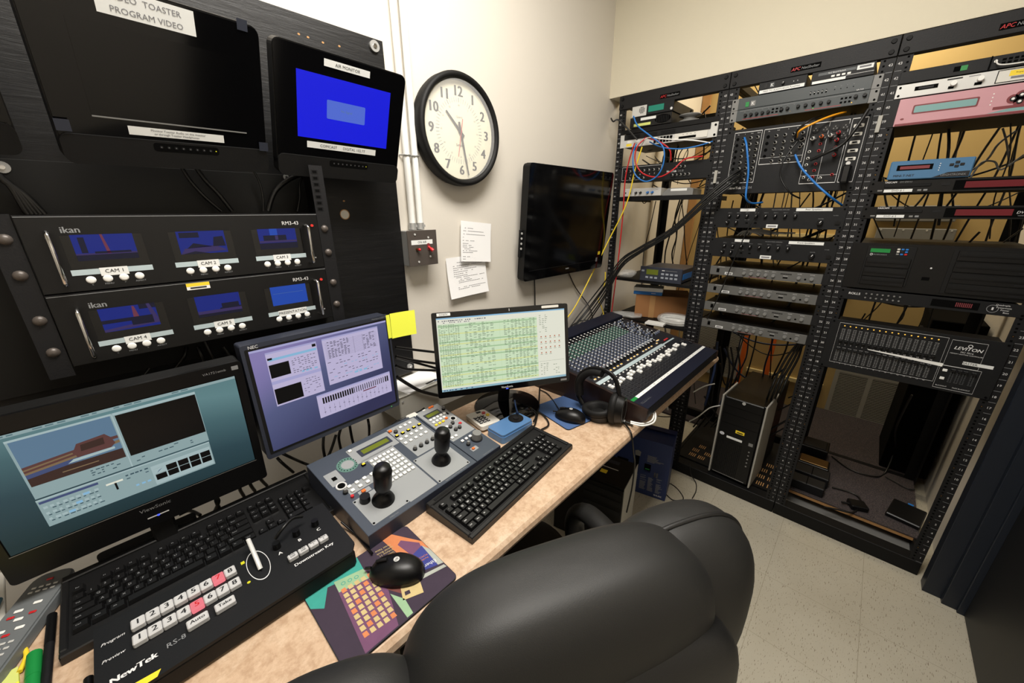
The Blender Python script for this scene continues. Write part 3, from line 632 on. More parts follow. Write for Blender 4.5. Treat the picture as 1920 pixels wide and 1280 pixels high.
for k in range(5): p.cyl(.068, .12 + k * .022, .004, .018, .0195, 'grey', 8)
p.quad(-.085, .075, .015, .02, .0186, 'grey'); p.build('front_panel', t)
for sd in (-1, 1): MB(FR).box(min(sd * .096, sd * .104), max(sd * .096, sd * .104), 0, .485, -.2, .022, 'metalgrey', .003).build('side_trim', t)

# ---- right rack
t, p, H, fz = dev('router_unit', 'black rack unit with white wire handles at the top of the right rack', 'rack unit', 2, uz(41), uz(41.85), depth=.35)
p.box(-.04, -.037, 0, H, fz, fz + .004, 'hole').box(-.115, -.095, .012, .026, fz, fz + .001, 'hole').quad(-.10, -.085, .012, .026, fz + .0012, 'green')
for k in range(8):
    for q in range(2): p.quad(-.015 + k * .012, -.007 + k * .012, .012 + q * .009, .018 + q * .009, fz + .0004, 'hole'); p.quad(.125 + k * .012, .132 + k * .012, .012 + q * .009, .018 + q * .009, fz + .0004, 'hole')
p.disc(.035, .036, .006, fz + .0006, 'textwhite', 12)
for k in range(8): p.disc(.065 + k * .016, .0355, .0018, fz + .0006, 'yellowled' if k % 2 == 0 else 'greenled', 6)
p.build('front_panel', t)
for a in (-.028, .108): MB(FR).tube([(a, .022, fz), (a, .022, fz + .015), (a + .006, .010, fz + .016), (a + .03, .005, fz + .016), (a + .075, .005, fz + .016), (a + .098, .010, fz + .016), (a + .104, .022, fz + .015), (a + .104, .022, fz)], .0018, 'white', 8).cyl(a, .022, .004, fz, fz + .004, 'white', 10).cyl(a + .104, .022, .004, fz, fz + .004, 'white', 10).build('handle', t)
t, p, H, fz = dev('talkback_unit', 'silver one unit panel with two white knobs, above the pink unit', 'rack unit', 2, uz(40), uz(40.95), pm='silver', depth=.3)
p.box(-.195, -.14, .018, .030, fz, fz + .001, 'hole').box(-.186, -.15, .021, .027, fz + .001, fz + .0014, 'ink').quad(-.122, -.088, .034, .038, fz + .0004, 'ink').quad(-.075, -.05, .035, .037, fz + .0004, 'inkgrey')
p.box(-.115, -.102, .008, .016, fz, fz + .001, 'hole').box(-.058, -.042, .008, .016, fz, fz + .001, 'hole').box(-.015, .075, .004, .039, fz, fz + .0005, 'hole').box(-.013, .073, .006, .037, fz + .0005, fz + .001, 'offwhite').label(.04, .027, .06, .015, '', m='yellow', z=fz + .0014).text(.04, .027, 'Property of City', .0038, 'ink', fz + .0018).quad(.015, .065, .012, .018, fz + .0014, 'inkgrey').box(.085, .24, .002, .042, fz, fz + .002, 'kramgrey').box(.11, .19, .008, .034, fz + .002, fz + .0025, 'ui_panel2')
screws(p, H, .4826); p.build('front_panel', t); at(t, 'knob', MB().cyl(0, 0, .008, 0, .014, 'white', 16, .007), [(-.105, .022), (-.048, .024)], fz)
t, p, H, fz = dev('lighting_controller', 'pink and teal rack unit with empty display window', 'rack unit', 2, uz(38), uz(39.93), pm='pink', cm='rackdark', depth=.3, ears='rack', ew=.018)
p.rr(-.185, -.035, .034, .062, .004, fz, fz + .0006, 'maroon').rr(-.181, -.039, .038, .058, .003, fz + .0006, fz + .001, 'teal').box(-.22, .22, .0015, .008, fz, fz + .0006, 'maroon').poly([(-.01, .009), (.22, .009), (.22, .045), (.12, .035)], fz + .0003, 'teal').box(0, .08, .018, .026, fz + .0004, fz + .0008, 'maroon').box(.10, .222, .002, .016, fz + .0006, fz + .001, 'kramgrey').text(.15, .009, 'LEIGHTRONIX', .008, 'textwhite', fz + .0013)
for k in range(4): p.disc(-.008, .034 + k * .010, .0018, fz + .0006, 'white', 6)
for k in range(4): a, b = ((.05, .052), (.035, .043), (.065, .043), (.05, .034))[k]; p.disc(a, b, .0125, fz + .0009, 'maroon', 14)
p.disc(-.205, .022, .005, fz + .0005, 'maroon', 12, .003); p.text(.18, .055, 'VIDEO ON DEMAND', .0045, 'inkgrey', fz + .0005); p.build('front_panel', t)
at(t, 'button', MB().cyl(0, 0, .0065, 0, .002, 'hole', 12, mt='ink').cyl(0, 0, .0035, .002, .003, 'white', 10), [(.05, .052), (.035, .043), (.065, .043), (.05, .034)], fz + .001)
t = thing('network_controller', 'light blue controller sitting on the upper disc player', 'rack unit', (0, BAY[2], uz(34.03)), (0, 0, -math.pi / 2))
MB(FR).box(-.195, .0, .001, .058, -.17, 0, 'rackdark', .002).build('chassis', t)
p = MB(FR).box(-.199, .004, 0, .062, 0, .006, 'steelblue', .003).box(-.18, -.09, .030, .048, .006, .0065, 'hole').quad(-.172, -.098, .034, .044, .007, 'maroon').text(-.157, .013, 'MINI-T-NET', .0075, 'ink', .0065, bold=1).poly([(-.085, .003), (0, .003), (.0, .02), (-.05, .018)], .0064, 'ink').text(-.036, .010, 'LEIGHTRONIX', .0065, 'textgrey', .0068)
for k in range(4): p.disc(-.074, .026 + k * .007, .0015, .0066, 'white', 6)
p.build('front_panel', t); at(t, 'button', MB().box(-.005, .005, -.004, .004, 0, .0025, 'ink', .001), [(-.035, .048), (-.035, .036), (-.047, .041), (-.023, .041)], .006)
for i, (z, lb) in enumerate(((33.0, 'DVD # 1'), (31.0, 'DVD # 2'))):
    t, p, H, fz = dev('disc_player', 'black disc player with red display labelled %s' % lb, 'disc player', 2, uz(z), uz(z + .98), pm='blacksatin', depth=.28, group='black disc players in the right rack')
    p.text(-.185, .038, 'TASCAM', .006, 'textwhite', fz + .0004, bold=1).text(-.145, .038, 'DV-D01U', .0055, 'textgrey', fz + .0004).label(-.16, .009, .075, .010, lb, .0065, z=fz + .0004)
    p.box(-.11, -.10, .006, .012, fz, fz + .0006, 'grey').box(-.215, -.202, .008, .013, fz, fz + .0006, 'grey').box(-.095, -.085, .006, .012, fz, fz + .0006, 'textgrey').box(-.055, -.035, .022, .030, fz, fz + .002, 'rack').box(-.025, .165, .006, .037, fz, fz + .0004, 'hole').text(.145, .022, 'DVD', .008, 'textwhite', fz + .0007, shear=.2).text(.145, .012, 'VIDEO', .004, 'textgrey', fz + .0007); screws(p, H, .4826); p.build('front_panel', t)
    MB(FR).box(-.2, -.08, .021, .031, fz, fz + .003, 'rackdark', .001).build('disc_tray', t)
    MB(FR).box(0, .125, .012, .032, fz + .0006, fz + .001, 'dvdred').build('display', t)
    at(t, 'button', MB().box(-.011, .011, -.007, .007, 0, .003, 'rack', .001), [(.19, .02), (.218, .02)], fz)
t, p, H, fz = dev('disc_duplicator', 'large black disc duplicator with two banks of disc drives', 'disc duplicator', 2, uz(25.05), uz(29), pm='blacksatin', depth=.4)
p.box(-.195, -.06, .02, .165, fz, fz + .002, 'black', .002).box(.03, .235, .008, .165, fz, fz + .002, 'black', .002).disc(-.01, .095, .003, fz + .0005, 'textwhite', 8).box(-.025, -.005, .05, .062, fz, fz + .001, 'hole').text(-.16, .134, 'MICROBOARDS', .005, 'textgrey', fz + .0024).ring(-.18, .134, .003, .0045, fz + .0024, 'textwhite', 12)
p.build('front_panel', t)
MB(FR).box(-.185, -.13, .142, .156, fz + .002, fz + .0025, 'green').build('display', t)
kp = [(('offwhite', 'blue', 'blue'), ('offwhite', 'ink', 'blue'), ('grey', 'blue', 'red'))[r_][c_] for r_ in range(3) for c_ in range(3)]
for q, m_ in enumerate(kp): MB(FR).box(-.004, .004, -.003, .003, 0, .002, m_, .001).build('key', t, M=Matrix.Translation((-.108 + (q % 3) * .011, -(fz + .002), .156 - (q // 3) * .009)))
drv = MB().box(-.062, .062, -.018, .018, 0, .003, 'blacksatin', .002).box(-.058, .058, .002, .014, .003, .0036, 'black', .001).rr(.028, .05, -.013, -.007, .0025, .003, .0045, 'rack').box(-.058, .058, -.003, -.002, .003, .0034, 'hole')
at(t, 'disc_drive', drv, [(-.128, .105), (-.128, .066), (-.128, .036)], fz + .002)
drv2 = MB().box(-.09, .09, -.018, .018, 0, .003, 'blacksatin', .002).box(-.085, .085, .002, .014, .003, .0036, 'black', .001).rr(.055, .08, -.013, -.007, .0025, .003, .0045, 'rack').box(-.085, .085, -.003, -.002, .003, .0034, 'hole')
at(t, 'disc_drive', drv2, [(.132, .144), (.132, .105), (.132, .066), (.132, .03)], fz + .002)
t, p, H, fz = dev('audio_processor', 'dark one unit processor with amber digits below the duplicator', 'rack unit', 2, uz(23.95), uz(24.95), depth=.2)
p.text(-.195, .026, 'ROLLS', .009, 'textwhite', fz + .0004, bold=1).box(.02, .135, .01, .036, fz, fz + .0006, 'hole')
for k in range(9): p.quad(.08 + k * .0045, .0825 + k * .0045, .016, .031, fz + .001, 'maroon')
for k, s_ in enumerate(('Quadruple', 'Powermate', 'Power', 'Base')): p.text(.185 + k * .004, .036 - k * .008, s_, .0052, 'textwhite', fz + .0004)
p.ring(.165, .022, .012, .0135, fz + .0004, 'textgrey', 18).box(.163, .167, .018, .027, fz, fz + .003, 'textwhite'); screws(p, H, .4826); p.build('front_panel', t)
at(t, 'button', MB().cyl(0, 0, .003, 0, .003, 'grey', 10), [(-.16 + k * .016, .014 + r_ * .016) for k in range(7) for r_ in range(2)], fz)
t, p, H, fz = dev('fader_panel', 'black lighting console with two rows of sliders in the right rack', 'lighting console', 2, uz(17.15), uz(22), pm='panelblack', depth=.07, face=.006)
LX = [-.195 + k * .0178 for k in range(16)]
for row, (v0, v1) in enumerate(((.123, .178), (.04, .098))):
    for k, x in enumerate(LX):
        p.quad(x - .0008, x + .0008, v0, v1, fz + .0004, 'hole')
        for q in range(11): p.quad(x - .0055, x + .0055, v0 + (v1 - v0) * q / 10 - .0004, v0 + (v1 - v0) * q / 10 + .0004, fz + .0003, 'textwhite')
        p.text(x, v0 - .011, str(k + 1), .005, 'textwhite', fz + .0004)
for x, c_ in zip(LX, range(16)): p.disc(x, .192, .0024, fz + .0006, 'amber', 8)
p.add([(-.105, .108, fz + .0006), (.105, .093, fz + .0006), (.105, .106, fz + .0006), (-.105, .111, fz + .0006)], [(0, 1, 2, 3)], 'white')
for a in ((-.212, .096, .03, .204), (.105, .19, .10, .2), (.10, .20, .01, .10)): frame(p, a[0], a[1], a[2], a[3], fz + .0003, .0005)
p.text(.15, .172, 'LEVITON', .012, 'textwhite', fz + .0004, shear=.25, bold=1).ring(.152, .184, .004, .006, fz + .0004, 'textwhite', 12).text(.15, .158, 'MC 7016', .006, 'textwhite', fz + .0004).text(.15, .150, 'MEMORY LIGHTING CONTROLLER', .0036, 'textwhite', fz + .0004).label(.185, .12, .072, .012, '', z=fz + .0006).text(.165, .12, 'MASTER', .008, 'ink', fz + .001)
for x in (.135, .151, .165, .185):
    p.quad(x - .0008, x + .0008, .04, .09, fz + .0005, 'hole')
    for q in range(11): p.quad(x - .005, x + .005, .04 + .005 * q - .0004, .04 + .005 * q + .0004, fz + .0004, 'textgrey')
p.text(.12, .02, 'BLACKOUT', .004, 'textwhite', fz + .0004).text(.17, .02, 'FADE BLACKOUT', .004, 'textwhite', fz + .0004); screws(p, H, .4826, .0065); p.build('front_panel', t)
at(t, 'slider', MB().box(-.0055, .0055, -.0035, .0035, .0, .009, 'blacksatin', .0012), [(x, .127) for x in LX] + [(x, .092) for x in LX[:6]] + [(x, .096 - .0009 * k) for k, x in enumerate(LX[6:])] + [(x, .086) for x in (.135, .151, .165, .185)], fz + .0006)
at(t, 'button', MB().box(-.006, .006, -.005, .005, 0, .003, 'white', .001), [(.115, .082), (.115, .05)], fz)
# carpeted board and clutter at the foot of the right rack
t = thing('carpet_board', 'carpeted wooden board lying inside the foot of the right rack', 'board', (.17, -1.3805, .0))
MB().box(0, 1.2, -.262, .29, .045, .062, 'wood').build('board', t)
MB().box(-.002, 1.2, -.262, .29, .062, .068, 'carpet').build('carpet', t)
solo(MB().box(.0, .70, -.245, .24, 0, .004, 'grey'), 'metal_sheet', 'dull metal sheet on the floor under the carpeted board', 'sheet', (.065, -1.3805, .002))
struct(MB().box(.62, 1.386, -1.10, .0, .0, .015, 'carpet'), 'floor_carpet')
def block(name, label, cat, x0, x1, y0, y1, z0, z1, m_, rz=0, extra=None):
    cx, cy = (x0 + x1) / 2, (y0 + y1) / 2
    t = thing(name, label, cat, (cx, cy, z0), (0, 0, rz))
    MB().box(x0 - cx, x1 - cx, y0 - cy, y1 - cy, 0, z1 - z0, m_, .004).build('case', t)
    if extra: extra(t, z1 - z0, (x1 - x0) / 2, (y1 - y0) / 2)
    return t
block('power_supply', 'black box farthest back in the row on the carpet by the post', 'power supply', .55, .68, -1.27, -1.14, .0685, .15, 'blacksatin', extra=lambda t, h, a, b: MB().box(-a * .8, a * .8, -b * .8, b * .8, h, h + .004, 'rack', .002).build('lid', t))
block('terminal_box', 'box with bare terminals in the row on the carpet', 'power supply', .40, .50, -1.29, -1.15, .0685, .12, 'blacksatin', extra=lambda t, h, a, b: MB().box(-a * .8, a * .8, -b * .9, b * .9, h, h + .006, 'brass', .002).build('terminals', t))
block('power_supply', 'black box second from the front on the carpet by the post', 'power supply', .29, .38, -1.30, -1.15, .0685, .125, 'rack', extra=lambda t, h, a, b: MB().box(-a, a, -.002, .002, h, h + .002, 'hole').build('seam', t))
block('power_supply', 'black box nearest the front on the carpet by the post', 'power supply', .19, .27, -1.29, -1.14, .0685, .12, 'rack', extra=lambda t, h, a, b: MB().box(-a, a, -.002, .002, h, h + .002, 'hole').build('seam', t))
block('power_adapter', 'small black adapter at the end of the curled cable on the carpet', 'power adapter', .20, .26, -1.46, -1.39, .0685, .095, 'blacksatin', .4, extra=lambda t, h, a, b: MB().tube([(0, b, h / 2), (0, b + .03, h / 2)], .005, 'cable').build('strain_relief', t))
block('wireless_box', 'flat black box with blue plug lying on the carpet', 'network box', .24, .40, -1.66, -1.54, .0685, .09, 'blacksatin', -.2, extra=lambda t, h, a, b: MB().box(a, a + .02, -.01, .01, .004, .016, 'blue').build('plug', t))
t = block('equipment_case', 'tall black case standing at the right rear behind the racks', 'case', .75, 1.15, -1.69, -1.50, .0685, .95, 'hole', extra=lambda t, h, a, b: MB().box(-.05, .05, b, b + .015, h - .1, h - .085, 'rack', .003).build('handle', t))
for k, (y, z, lb) in enumerate(((-1.22, 1.30, 'upper'), (-1.24, 1.17, 'lower'))):
    t = thing('wall_box', '%s grey metal box with screws on the rear wall behind the disc players' % lb, 'junction box', (1.383, y - .12, z + .11), RZ)
    MB(FR).box(-.17, .17, 0, .09, 0, .05, 'grey', .004).build('box', t)
    s_ = MB(FR)
    for q in range(4): s_.cyl(-.15 + q * .1, .08, .005, .05, .052, 'silver', 8)
    s_.build('screws', t)
solo(MB(FR).rr(-.05, .05, 0, .09, .01, 0, .01, 'red').disc(0, .06, .02, .0105, 'offwhite', 16).disc(0, .06, .013, .011, 'red', 16), 'warning_tag', 'dark red tag with a white ring behind the black lighting console', 'tag', (1.384, -1.53, .55), RZ)
for k, (y, z0, z1) in enumerate(((-.80, .0, .9), (-.62, .0, .75), (-1.12, .016, .36))):
    solo(MB(FR).box(-.018, .018, 0, z1 - z0, 0, .012, 'orange', .003), 'orange_strap', ('long orange strip standing behind the tower computer', 'short orange strip behind the grey amplifiers', 'small orange strip at the post left of the wall grille')[k], 'strip', (1.3 if k < 2 else .68, y, z0), RZ)

# black cables hanging behind the racks
rnd = random.Random(4)
def hang(n, bay, zlo, zhi, x0, x1, mats, label, group, r=(.002, .005), sag=.25):
    for i in range(n):
        u = rnd.uniform(-.2, .2); x = rnd.uniform(x0, x1); y = BAY[bay] + u
        k = rnd.random(); pts = []; z = zhi + rnd.uniform(-.02, .02) if k < .6 else rnd.uniform(zlo + .1, zhi); L_ = (z - zlo) * rnd.uniform(.7, 1.0)
        if k < .6:
            dx = rnd.uniform(-.12, .12)
            for q in range(5): t_ = q / 4; pts.append((x + rnd.uniform(-.02, .02), y + dx * t_ + rnd.uniform(-.015, .015), z - L_ * t_))
        else:
            y = BAY[bay] - .215 if k < .8 else y; y2 = BAY[bay] + .215; sg = rnd.uniform(.03, sag); z2 = z + rnd.uniform(-.12, .1)
            for q in range(6): t_ = q / 5; pts.append((x + rnd.uniform(-.01, .01), y + (y2 - y) * t_, z + (z2 - z) * t_ - sg * 4 * t_ * (1 - t_)))
        m_ = mats[rnd.randrange(len(mats))]; p0 = Vector(pts[0])
        solo(MB().tube([tuple(Vector(a) - p0) for a in pts], rnd.uniform(*r), m_, 5), 'hanging_cable', label, 'cable', tuple(p0), group=group)
hang(26, 0, 1.55, 1.97, .15, .55, ['cable', 'cable', 'cable', 'grey'], 'thin cable in the tangle behind the upper units of the left rack', 'tangle behind the upper left rack', (.0018, .004), .1)
hang(14, 0, .9, 1.55, .35, .7, ['cable'], 'thin cable hanging behind the open middle of the left rack', 'cables behind the middle of the left rack')
hang(24, 1, 1.2, 1.97, .12, .5, ['cable', 'cable', 'grey'], 'thin cable in the tangle behind the upper units of the middle rack', 'tangle behind the upper middle rack', (.0018, .004), .12)
hang(14, 1, 1.0, 1.56, .10, .4, ['cable'], 'thin cable hanging behind the amplifiers of the middle rack', 'cables behind the amplifiers', (.003, .006))
hang(14, 1, .1, .9, .25, .65, ['cable', 'cable', 'darkblue'], 'cable hanging in the lower bay of the middle rack', 'cables in the lower middle rack', (.003, .006))
hang(18, 2, 1.25, 1.95, .2, .65, ['cable', 'cable', 'cable', 'grey'], 'thin cable hanging behind the units of the right rack', 'cables behind the upper right rack', (.002, .005))
hang(8, 2, .75, 1.2, .2, .5, ['cable'], 'thin cable hanging behind the black lighting console', 'cables behind the lighting console')
hang(16, 0, .15, .8, .1, .6, ['cable', 'cable', 'offwhite'], 'cable hanging in the lower left rack beneath the desk end', 'cables in the lower left rack', (.002, .006))
for k in range(5):
    solo(MB().tube([(0, 0, 0), (.02, -.02, .02 + .002 * k), (.03, -.06 - .01 * k, .015), (.02, -.1 - .02 * k, .003 + .003 * k)], .004, 'white', 6), 'white_cable', 'white cable end lying on top of the Front Speakers amplifier', 'cable', (.10 + .015 * k, -.70 - .01 * k, uz(29.0) + .006), group='white cable ends on the Front Speakers amplifier')

# ------------------------------------------------------------------ wall of plywood, camera screens and monitors
t = thing('plywood_board', 'black painted plywood board screwed to the left wall', 'board', (-1.9, 0, .905))
mb = MB().box(-1.3, .562, -.019, -.0005, 0, 1.048, 'plywood'); mb.T = FR
for a, b in ((.326, 1.003), (.348, 1.002), (.385, 1.0), (.429, 1.003), (.381, .607)): mb.disc(a, b, .0035, .0195, 'wood', 7, .0025)
mb.build('board', t)
MB(FR).cyl(.378, .569, .0135, .019, .0194, 'offwhite', 20).ring(.378, .569, .0125, .0148, .0197, 'wood', 20).build('hole', t)
for a, b, r in ((.533, 1.028, .0145), (-.235, .655, .010), (.233, .664, .007), (.541, .025, .010), (-.37, .30, .006)): MB(FR).cyl(a, b, r, .019, .0255, 'steel', 18).cyl(a, b, r * .4, .0255, .028, 'chrome', 10).build('washer', t)
solo(MB(FR).box(-.45, .31, 0, .44, .0205, .0235, 'sheet', .001), 'backing_sheet', 'plain dark metal sheet behind the camera screens on the plywood', 'panel', (-1.9, 0, 1.135))
t = thing('wall_rack_frame', 'black wall rack frame with rails holding the camera screens', 'rack frame', (-1.896, 0, 1.19))
for sd in (-1, 1):
    hi = .40 if sd > 0 else .29
    p = MB(FR).box(min(sd * .243, sd * .275), max(sd * .243, sd * .275), 0, hi, .146, .149, 'rack').box(min(sd * .272, sd * .275), max(sd * .272, sd * .275), 0, hi, .024, .146, 'rackdark')
    if sd > 0:
        for k in range(7): p.box(.247, .263, .293 + k * .0145, .303 + k * .0145, .149, .1494, 'rackdark').box(.250, .260, .295 + k * .0145, .301 + k * .0145, .1494, .1496, 'hole')
    p.build('rail', t)
    for z in (.25, .19, .11, .05): MB(FR).lathe(sd * .258, z, [(.009, .149), (.008, .152), (.004, .1545), (0, .155)], 'steeldark', 14).build('bolt', t)
SC = {'CAM 1': 0, 'CAM 2': 1, 'CAM 3': 2, 'CAM 4': 3, 'CAM 5': 4, 'PRESENTATION': 5}
def campic(p, k, x0, x1, z):
    w, h = x1 - x0, .046; y0 = -.012; X = lambda a: x0 + a * w; Y = lambda a: y0 + a * h
    if k == 5: p.quad(X(0), X(1), Y(0), Y(1), z, 'camblue2'); p.quad(X(.05), X(.9), Y(.62), Y(.63), z + .0002, 'ui_sky'); return
    p.quad(X(0), X(1), Y(0), Y(1), z, 'camblue')
    z += .0002
    if k == 0: p.quad(X(0), X(1), Y(0), Y(.22), z, 'camdark').quad(X(0), X(1), Y(.22), Y(.28), z + .0001, 'campurple').poly([(X(.50), Y(.25)), (X(.56), Y(.25)), (X(.50), Y(1)), (X(.46), Y(1))], z + .0002, 'camred').quad(X(.10), X(.2), Y(.3), Y(.9), z, 'camdark').quad(X(.3), X(.9), Y(.26), Y(.34), z + .0002, 'camdark')
    if k == 1: p.poly([(X(0), Y(0)), (X(1), Y(.1)), (X(.75), Y(.35)), (X(.1), Y(.25))], z, 'campurple').poly([(X(.7), Y(.3)), (X(.98), Y(.3)), (X(.95), Y(.75)), (X(.75), Y(.72))], z + .0001, 'camdark').quad(X(.05), X(.45), Y(.72), Y(.95), z, 'camdark').poly([(X(.15), Y(.25)), (X(.7), Y(.3)), (X(.3), Y(.48))], z, 'camdark').poly([(X(0), Y(0)), (X(.6), Y(0)), (X(.3), Y(.12))], z + .0002, 'camdark')
    if k == 2: p.quad(X(0), X(1), Y(0), Y(.3), z, 'camdark').quad(X(0), X(1), Y(.32), Y(.42), z + .0001, 'campurple').quad(X(.12), X(.72), Y(.42), Y(.68), z + .0001, 'camdark').quad(X(.42), X(.5), Y(.45), Y(.66), z + .0002, 'campurple').quad(X(.3), X(.5), Y(.68), Y(1), z, 'camblue2')
    if k == 3: p.poly([(X(0), Y(0)), (X(1), Y(.12)), (X(1), Y(.3)), (X(0), Y(.1))], z, 'campurple').quad(X(.5), X(.9), Y(.15), Y(.5), z + .0001, 'camdark').quad(X(0), X(.5), Y(.35), Y(.5), z, 'camdark').poly([(X(.56), Y(.5)), (X(.66), Y(.5)), (X(.62), Y(.95)), (X(.58), Y(.98))], z + .0001, 'camred').poly([(X(.9), Y(.3)), (X(1), Y(.3)), (X(.9), Y(1)), (X(.84), Y(1))], z, 'campurple').quad(X(.7), X(1), Y(.8), Y(1), z - .0001, 'camdark')
    if k == 4: p.quad(X(0), X(1), Y(0), Y(.14), z, 'camdark').quad(X(0), X(1), Y(.14), Y(.28), z, 'campurple').quad(X(.55), X(.95), Y(.3), Y(.55), z + .0001, 'camdark').quad(X(.5), X(1), Y(.28), Y(.34), z + .0002, 'camdark')
def camunit(z0, names, label, yl):
    t = thing('monitor_unit', label, 'monitor panel', (-1.896, -.1495, z0))
    MB(FR).box(-.218, .218, -.062, .062, -.10, 0, 'blacksatin').build('chassis', t)
    p = MB(FR).box(-.2413, .2413, -.066, .066, .0002, .004, 'blacksatin', .001).box(-.2413, .2413, .0655, .068, -.02, .004, 'rack')
    p.quad(-.2405, .2405, .0645, .0655, .0043, 'textgrey').text(-.183, .043, 'ikan', .011, 'textgrey', .0044, bold=1).text(.177, .046, 'RM3-43', .0085, 'textwhite', .0044)  # first quad: sheen of the top edge painted as a thin pale line
    p.cyl(.226, .039, .0032, .004, .007, 'redled', 10).text(.222, -.040, 'o', .005, 'textwhite', .0044)
    for k, cx in enumerate((-.145, .0, .145)):
        p.quad(cx - .055, cx + .055, -.037, -.027, .0044, 'strip')
        w = .034 if names[k][0] == 'C' else .062
        p.quad(cx - w / 2 - .002, cx + w / 2 + .002, -.041, -.026, .0048, 'label').text(cx, -.0325, names[k], .0066, 'ink', .0052)
        for q, s_ in enumerate(('<', 'MENU', '>', 'ASPECT')): p.text(cx - .034 + q * .022, -.0555, s_, .0032, 'textgrey', .0044)
    if yl: p.quad(-.048, -.008, .050, .064, .0046, 'white').quad(-.048, -.008, .057, .064, .0048, 'yellow').quad(-.042, -.014, .0525, .0555, .005, 'ink')
    p.build('front_panel', t)
    for k, cx in enumerate((-.145, .0, .145)):
        s = MB(FR).quad(cx - .053, cx + .053, -.026, .033, .0043, 'screenoff'); campic(s, SC[names[k]], cx - .041, cx + .040, .0047)
        s.build('screen', t)
    at(t, 'button', MB().lathe(0, 0, [(.0068, 0), (.0064, .0012), (.004, .0018), (0, .002)], 'white', 14), [(cx - .034 + q * .022, -.0465) for cx in (-.145, 0, .145) for q in range(4)], .004)
    for x in (-.210, .207): MB(FR).tube([(x, .04, .004), (x, .04, .026), (x, .036, .031), (x, -.046, .031), (x, -.05, .026), (x, -.05, .004)], .0032, 'chrome', 8, False).build('handle', t)
camunit(1.41, ('CAM 1', 'CAM 2', 'CAM 3'), 'black panel of three small screens, cameras 1 to 3, upper of the two', False)
camunit(1.274, ('CAM 4', 'CAM 5', 'PRESENTATION'), 'black panel of three small screens with a yellow sticker, lower of the two', True)

def tv(label, loc, yaw, pit, roll, kind):
    from mathutils import Euler
    t = thing('wall_monitor', label, 'monitor', loc); k = .9
    t.rotation_euler = (Matrix.Rotation(math.radians(yaw), 4, 'Z') @ Matrix.Rotation(math.radians(-pit), 4, 'X') @ Matrix.Rotation(math.radians(-roll), 4, 'Y')).to_euler()
    F = FR @ Matrix.Scale(k, 4)
    MB(F).rr(-.178, .178, -.150, .143, .018, -.028, .0, 'blacksatin').rr(-.165, .165, -.12, .13, .02, -.045, -.028, 'black').build('housing', t)
    b = MB(F).rr(-.176, .176, -.12, .140, .014, 0, .003, 'blackgloss').rr(-.178, .178, -.160, -.106, .016, -.028, .007, 'black', 6)
    b.rr(-.045, .072, -.127, -.110, .006, .007, .0072, 'hole').quad(-.172, -.048, -.1075, -.1068, .0073, 'rack').quad(.075, .172, -.1075, -.1068, .0073, 'rack')
    for q in range(8): b.disc(-.032 + q * .0125, -.118, .0032, .0076, 'rack', 8).disc(-.032 + q * .0125, -.118, .001, .0079, 'textgrey', 6)
    b.disc(.066, -.118, .0012, .0079, 'yellowled', 6); b.build('bezel', t)
    if kind == 'off':
        s = MB(F).quad(-.125, .130, -.070, .078, .0034, 'screenoff').box(-.125, .135, -.0735, -.0712, .003, .0042, 'grey')
        s.build('screen', t)
        l = MB(F).quad(-.082, .060, .096, .137, .0038, 'label').text(-.012, .125, 'VIDEO  TOASTER', .0095, 'inkgrey', .0042).text(-.012, .106, 'PROGRAM VIDEO', .0095, 'inkgrey', .0042)
        l.build('title_label', t)
        MB(F).quad(-.078, .086, -.099, -.083, .0038, 'label').text(.004, -.0875, 'Monitor Toaster Audio on this monitor', .0042, 'ink', .0042).text(.0, -.0945, 'or through Toaster Headphones', .0042, 'ink', .0042).build('note_label', t)
        for a, b_ in ((-.168, -.092), (.168, -.098), (.145, .139)): MB(F).quad(a - .010, a + .010, b_ - .010, b_ + .010, .0095 if b_ < 0 else .004, 'ctlside').build('tape', t)
    elif kind == 'blue':
        s = MB(F).quad(-.127, .131, -.060, .091, .0034, 'scrnblue').rr(-.052, .056, -.006, .039, .003, .0035, .0037, 'scrnbluebox').text(.002, .017, 'No Signal', .006, 'ui_sky', .0041)
        s.build('screen', t)
        MB(F).quad(-.060, .064, .112, .128, .0038, 'label').text(.002, .120, 'AIR MONITOR', .0075, 'ink', .0042).build('title_label', t)
        MB(F).quad(-.104, .096, -.084, -.068, .0038, 'label').text(-.004, -.076, 'COMCAST      DIGITAL 102.77', .0072, 'ink', .0042).build('channel_label', t)
    else:
        MB(F).quad(-.125, .130, -.080, .078, .0034, 'screenoff').box(-.125, .135, -.0835, -.0812, .003, .0042, 'grey').build('screen', t)
    MB(F).box(-.03, .03, -.02, .04, -.10, -.045, 'black', .004).build('mount', t)
tv('switched off black wall monitor labelled VIDEO TOASTER PROGRAM VIDEO', (-1.892, -.190, 1.702), 7, -21, 1.5, 'off')
tv('black wall monitor showing a bright blue screen, labelled AIR MONITOR', (-1.548, -.157, 1.702), 1, -20, -1, 'blue')
tv('black wall monitor cut off by the far left edge of the photo', (-2.255, -.19, 1.705), 7, -21, 1.5, 'x')

